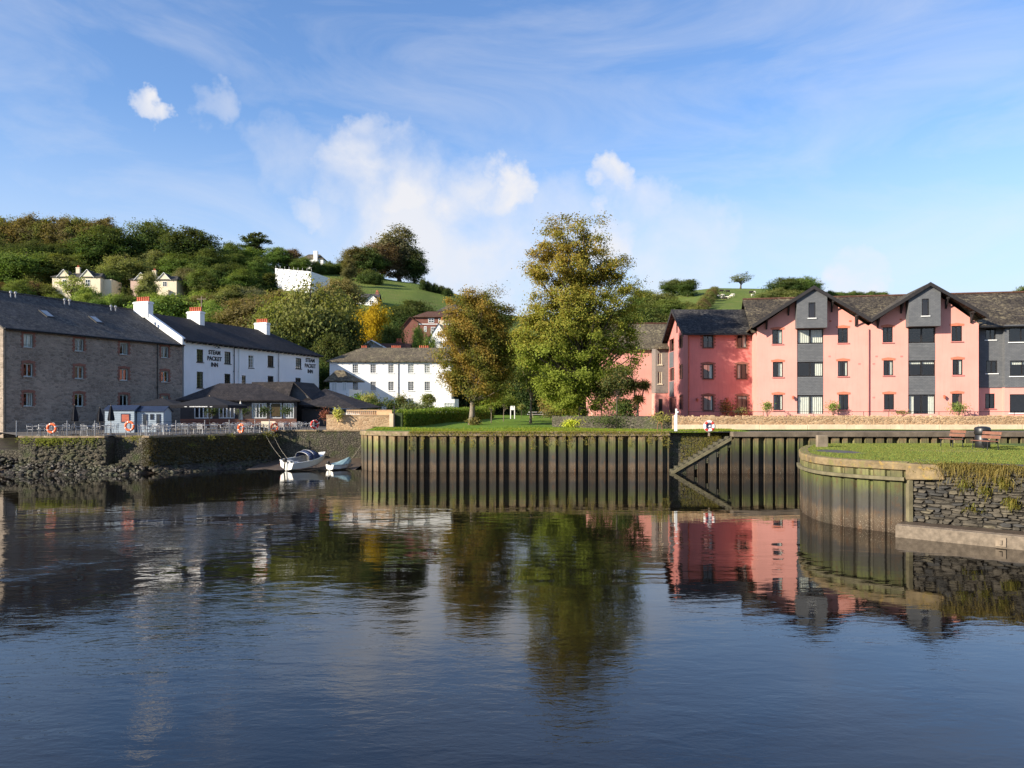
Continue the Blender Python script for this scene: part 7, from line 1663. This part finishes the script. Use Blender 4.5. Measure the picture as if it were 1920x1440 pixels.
def rope(name, lab, pts, r=.009):
    a, b = Vector(pts[0]), Vector(pts[1]); path = [a.lerp(b, t / 10) + Vector((0, 0, -.16 * math.sin(math.pi * t / 10))) for t in range(11)]
    MB().tube(path, r, 5).build(name, M['rope'], label=lab, cat='rope')
rope('mooring_rope', 'mooring rope from the quay edge to the motor boat stern', [(X(497, 64.9), 64.9, 2.6), (X(527, 59.4), 59.4, .95)]); rope('mooring_rope', 'thin line from the quay corner to the side of the motor boat', [(X(511, 65.6), 65.6, 2.6), (X(538, 60), 60.0, .9)], .009); rope('mooring_rope', 'mooring rope from the dinghy bow to the pile wall', [(X(653, 61), 61.0, .62), (X(677, 60.5), 60.5, 1.9)])

# ------------------------------------------------------------------ furniture on the right bank
def bench(px, D, rz, lab):
    o = empty('park_bench', (X(px, D), D, PZ), rz, lab, 'bench', 'benches on the grass bank')
    for k in range(4): MB().box(-.75, .75, -.24 + k * .125, -.14 + k * .125, .42, .455).build('seat_slat', M['bench_wood'], o, bevel=.008)
    for k in range(2): MB().hexa([(-.75, .28 + k * .05, .56 + k * .19), (.75, .28 + k * .05, .56 + k * .19), (.75, .31 + k * .05, .56 + k * .19), (-.75, .31 + k * .05, .56 + k * .19), (-.75, .31 + k * .05, .70 + k * .19), (.75, .31 + k * .05, .70 + k * .19), (.75, .34 + k * .05, .70 + k * .19), (-.75, .34 + k * .05, .70 + k * .19)]).build('back_slat', M['bench_wood'], o)
    for sx in (-.6, .6):
        m = MB(); m.tube([(sx, -.22, 0), (sx, -.2, .42)], .025, 6); m.build('leg', M['black_metal'], o); m = MB(); m.tube([(sx, .3, 0), (sx, .27, .42), (sx, .40, .9)], .025, 6); m.build('leg', M['black_metal'], o); m = MB(); m.tube([(sx, -.22, .41), (sx, .27, .41)], .022, 6); m.build('seat_support', M['black_metal'], o)
bench(1783, 41.0, R(-92), 'brown wooden bench left of the litter bin on the bank'); bench(1846, 38.2, R(-90), 'brown wooden bench in front of the litter bin on the bank')
bn = empty('litter_bin', (X(1842, 40.0), 40.0, PZ), 0, 'black domed litter bin on the grass bank behind a bench', 'bin')
MB().lathe([(.33, 0), (.35, .03), (.35, .66), (.33, .68)], 20).build('body', M['black_metal'], bn, True); MB().lathe([(.36, .69), (.375, .72), (.375, 1.0), (.33, 1.06), (.18, 1.10), (.02, 1.11)], 20).build('hood', M['black_metal'], bn, True)
m = MB(); m.box(-.2, .2, -.40, -.36, .76, .93); m.build('opening', plain('bin_dark', (.004, .004, .004), .9), bn); m = MB(); m.extr([(.05, .52), (.13, .46), (.21, .52), (.13, .42)], -.358, -.345); m.build('gold_emblem', plain('gold', (.7, .55, .25), .4), bn)
tp = MB().box(-.27, .27, -.14, .14, -.05, .62); o = tp.build('timber_bollard', M['wood_grey'], bevel=.02, label='square timber mooring post at the tip of the grass bank', cat='post'); o.location = (X(1541, 41.2), 41.2, PZ)
pl_ = empty('telegraph_pole', (X(378, 150), 150, ground_z(X(378, 150), 150)), 0, 'dark telegraph pole with a cross arm among the trees above the inn', 'pole'); zt = Z(556, 150) - ground_z(X(378, 150), 150); MB().tube([(0, 0, -.3), (0, 0, zt)], [.16, .11], 8).build('pole', M['wood_grey'], pl_); m = MB(); m.box(-.9, .9, -.06, .06, zt - .55, zt - .42); m.box(-.7, -.64, -.03, .03, zt - .42, zt - .25); m.box(.64, .7, -.03, .03, zt - .42, zt - .25); m.build('cross_arm', M['wood_grey'], pl_)

for i, (px, py) in enumerate(((1557, 602), (1594, 602), (1689, 599), (1643, 668), (1555, 668), (1611, 682), (1638, 682), (1638, 745), (1690, 668))):
    u = FPK.u(px); z = FPK.z(u, py); MB().box(u - .09, u + .09, -.03, .01, z - .06, z + .06).build('wall_vent', M['terracotta' if i < 3 else 'pink_shade_trim'], pk)
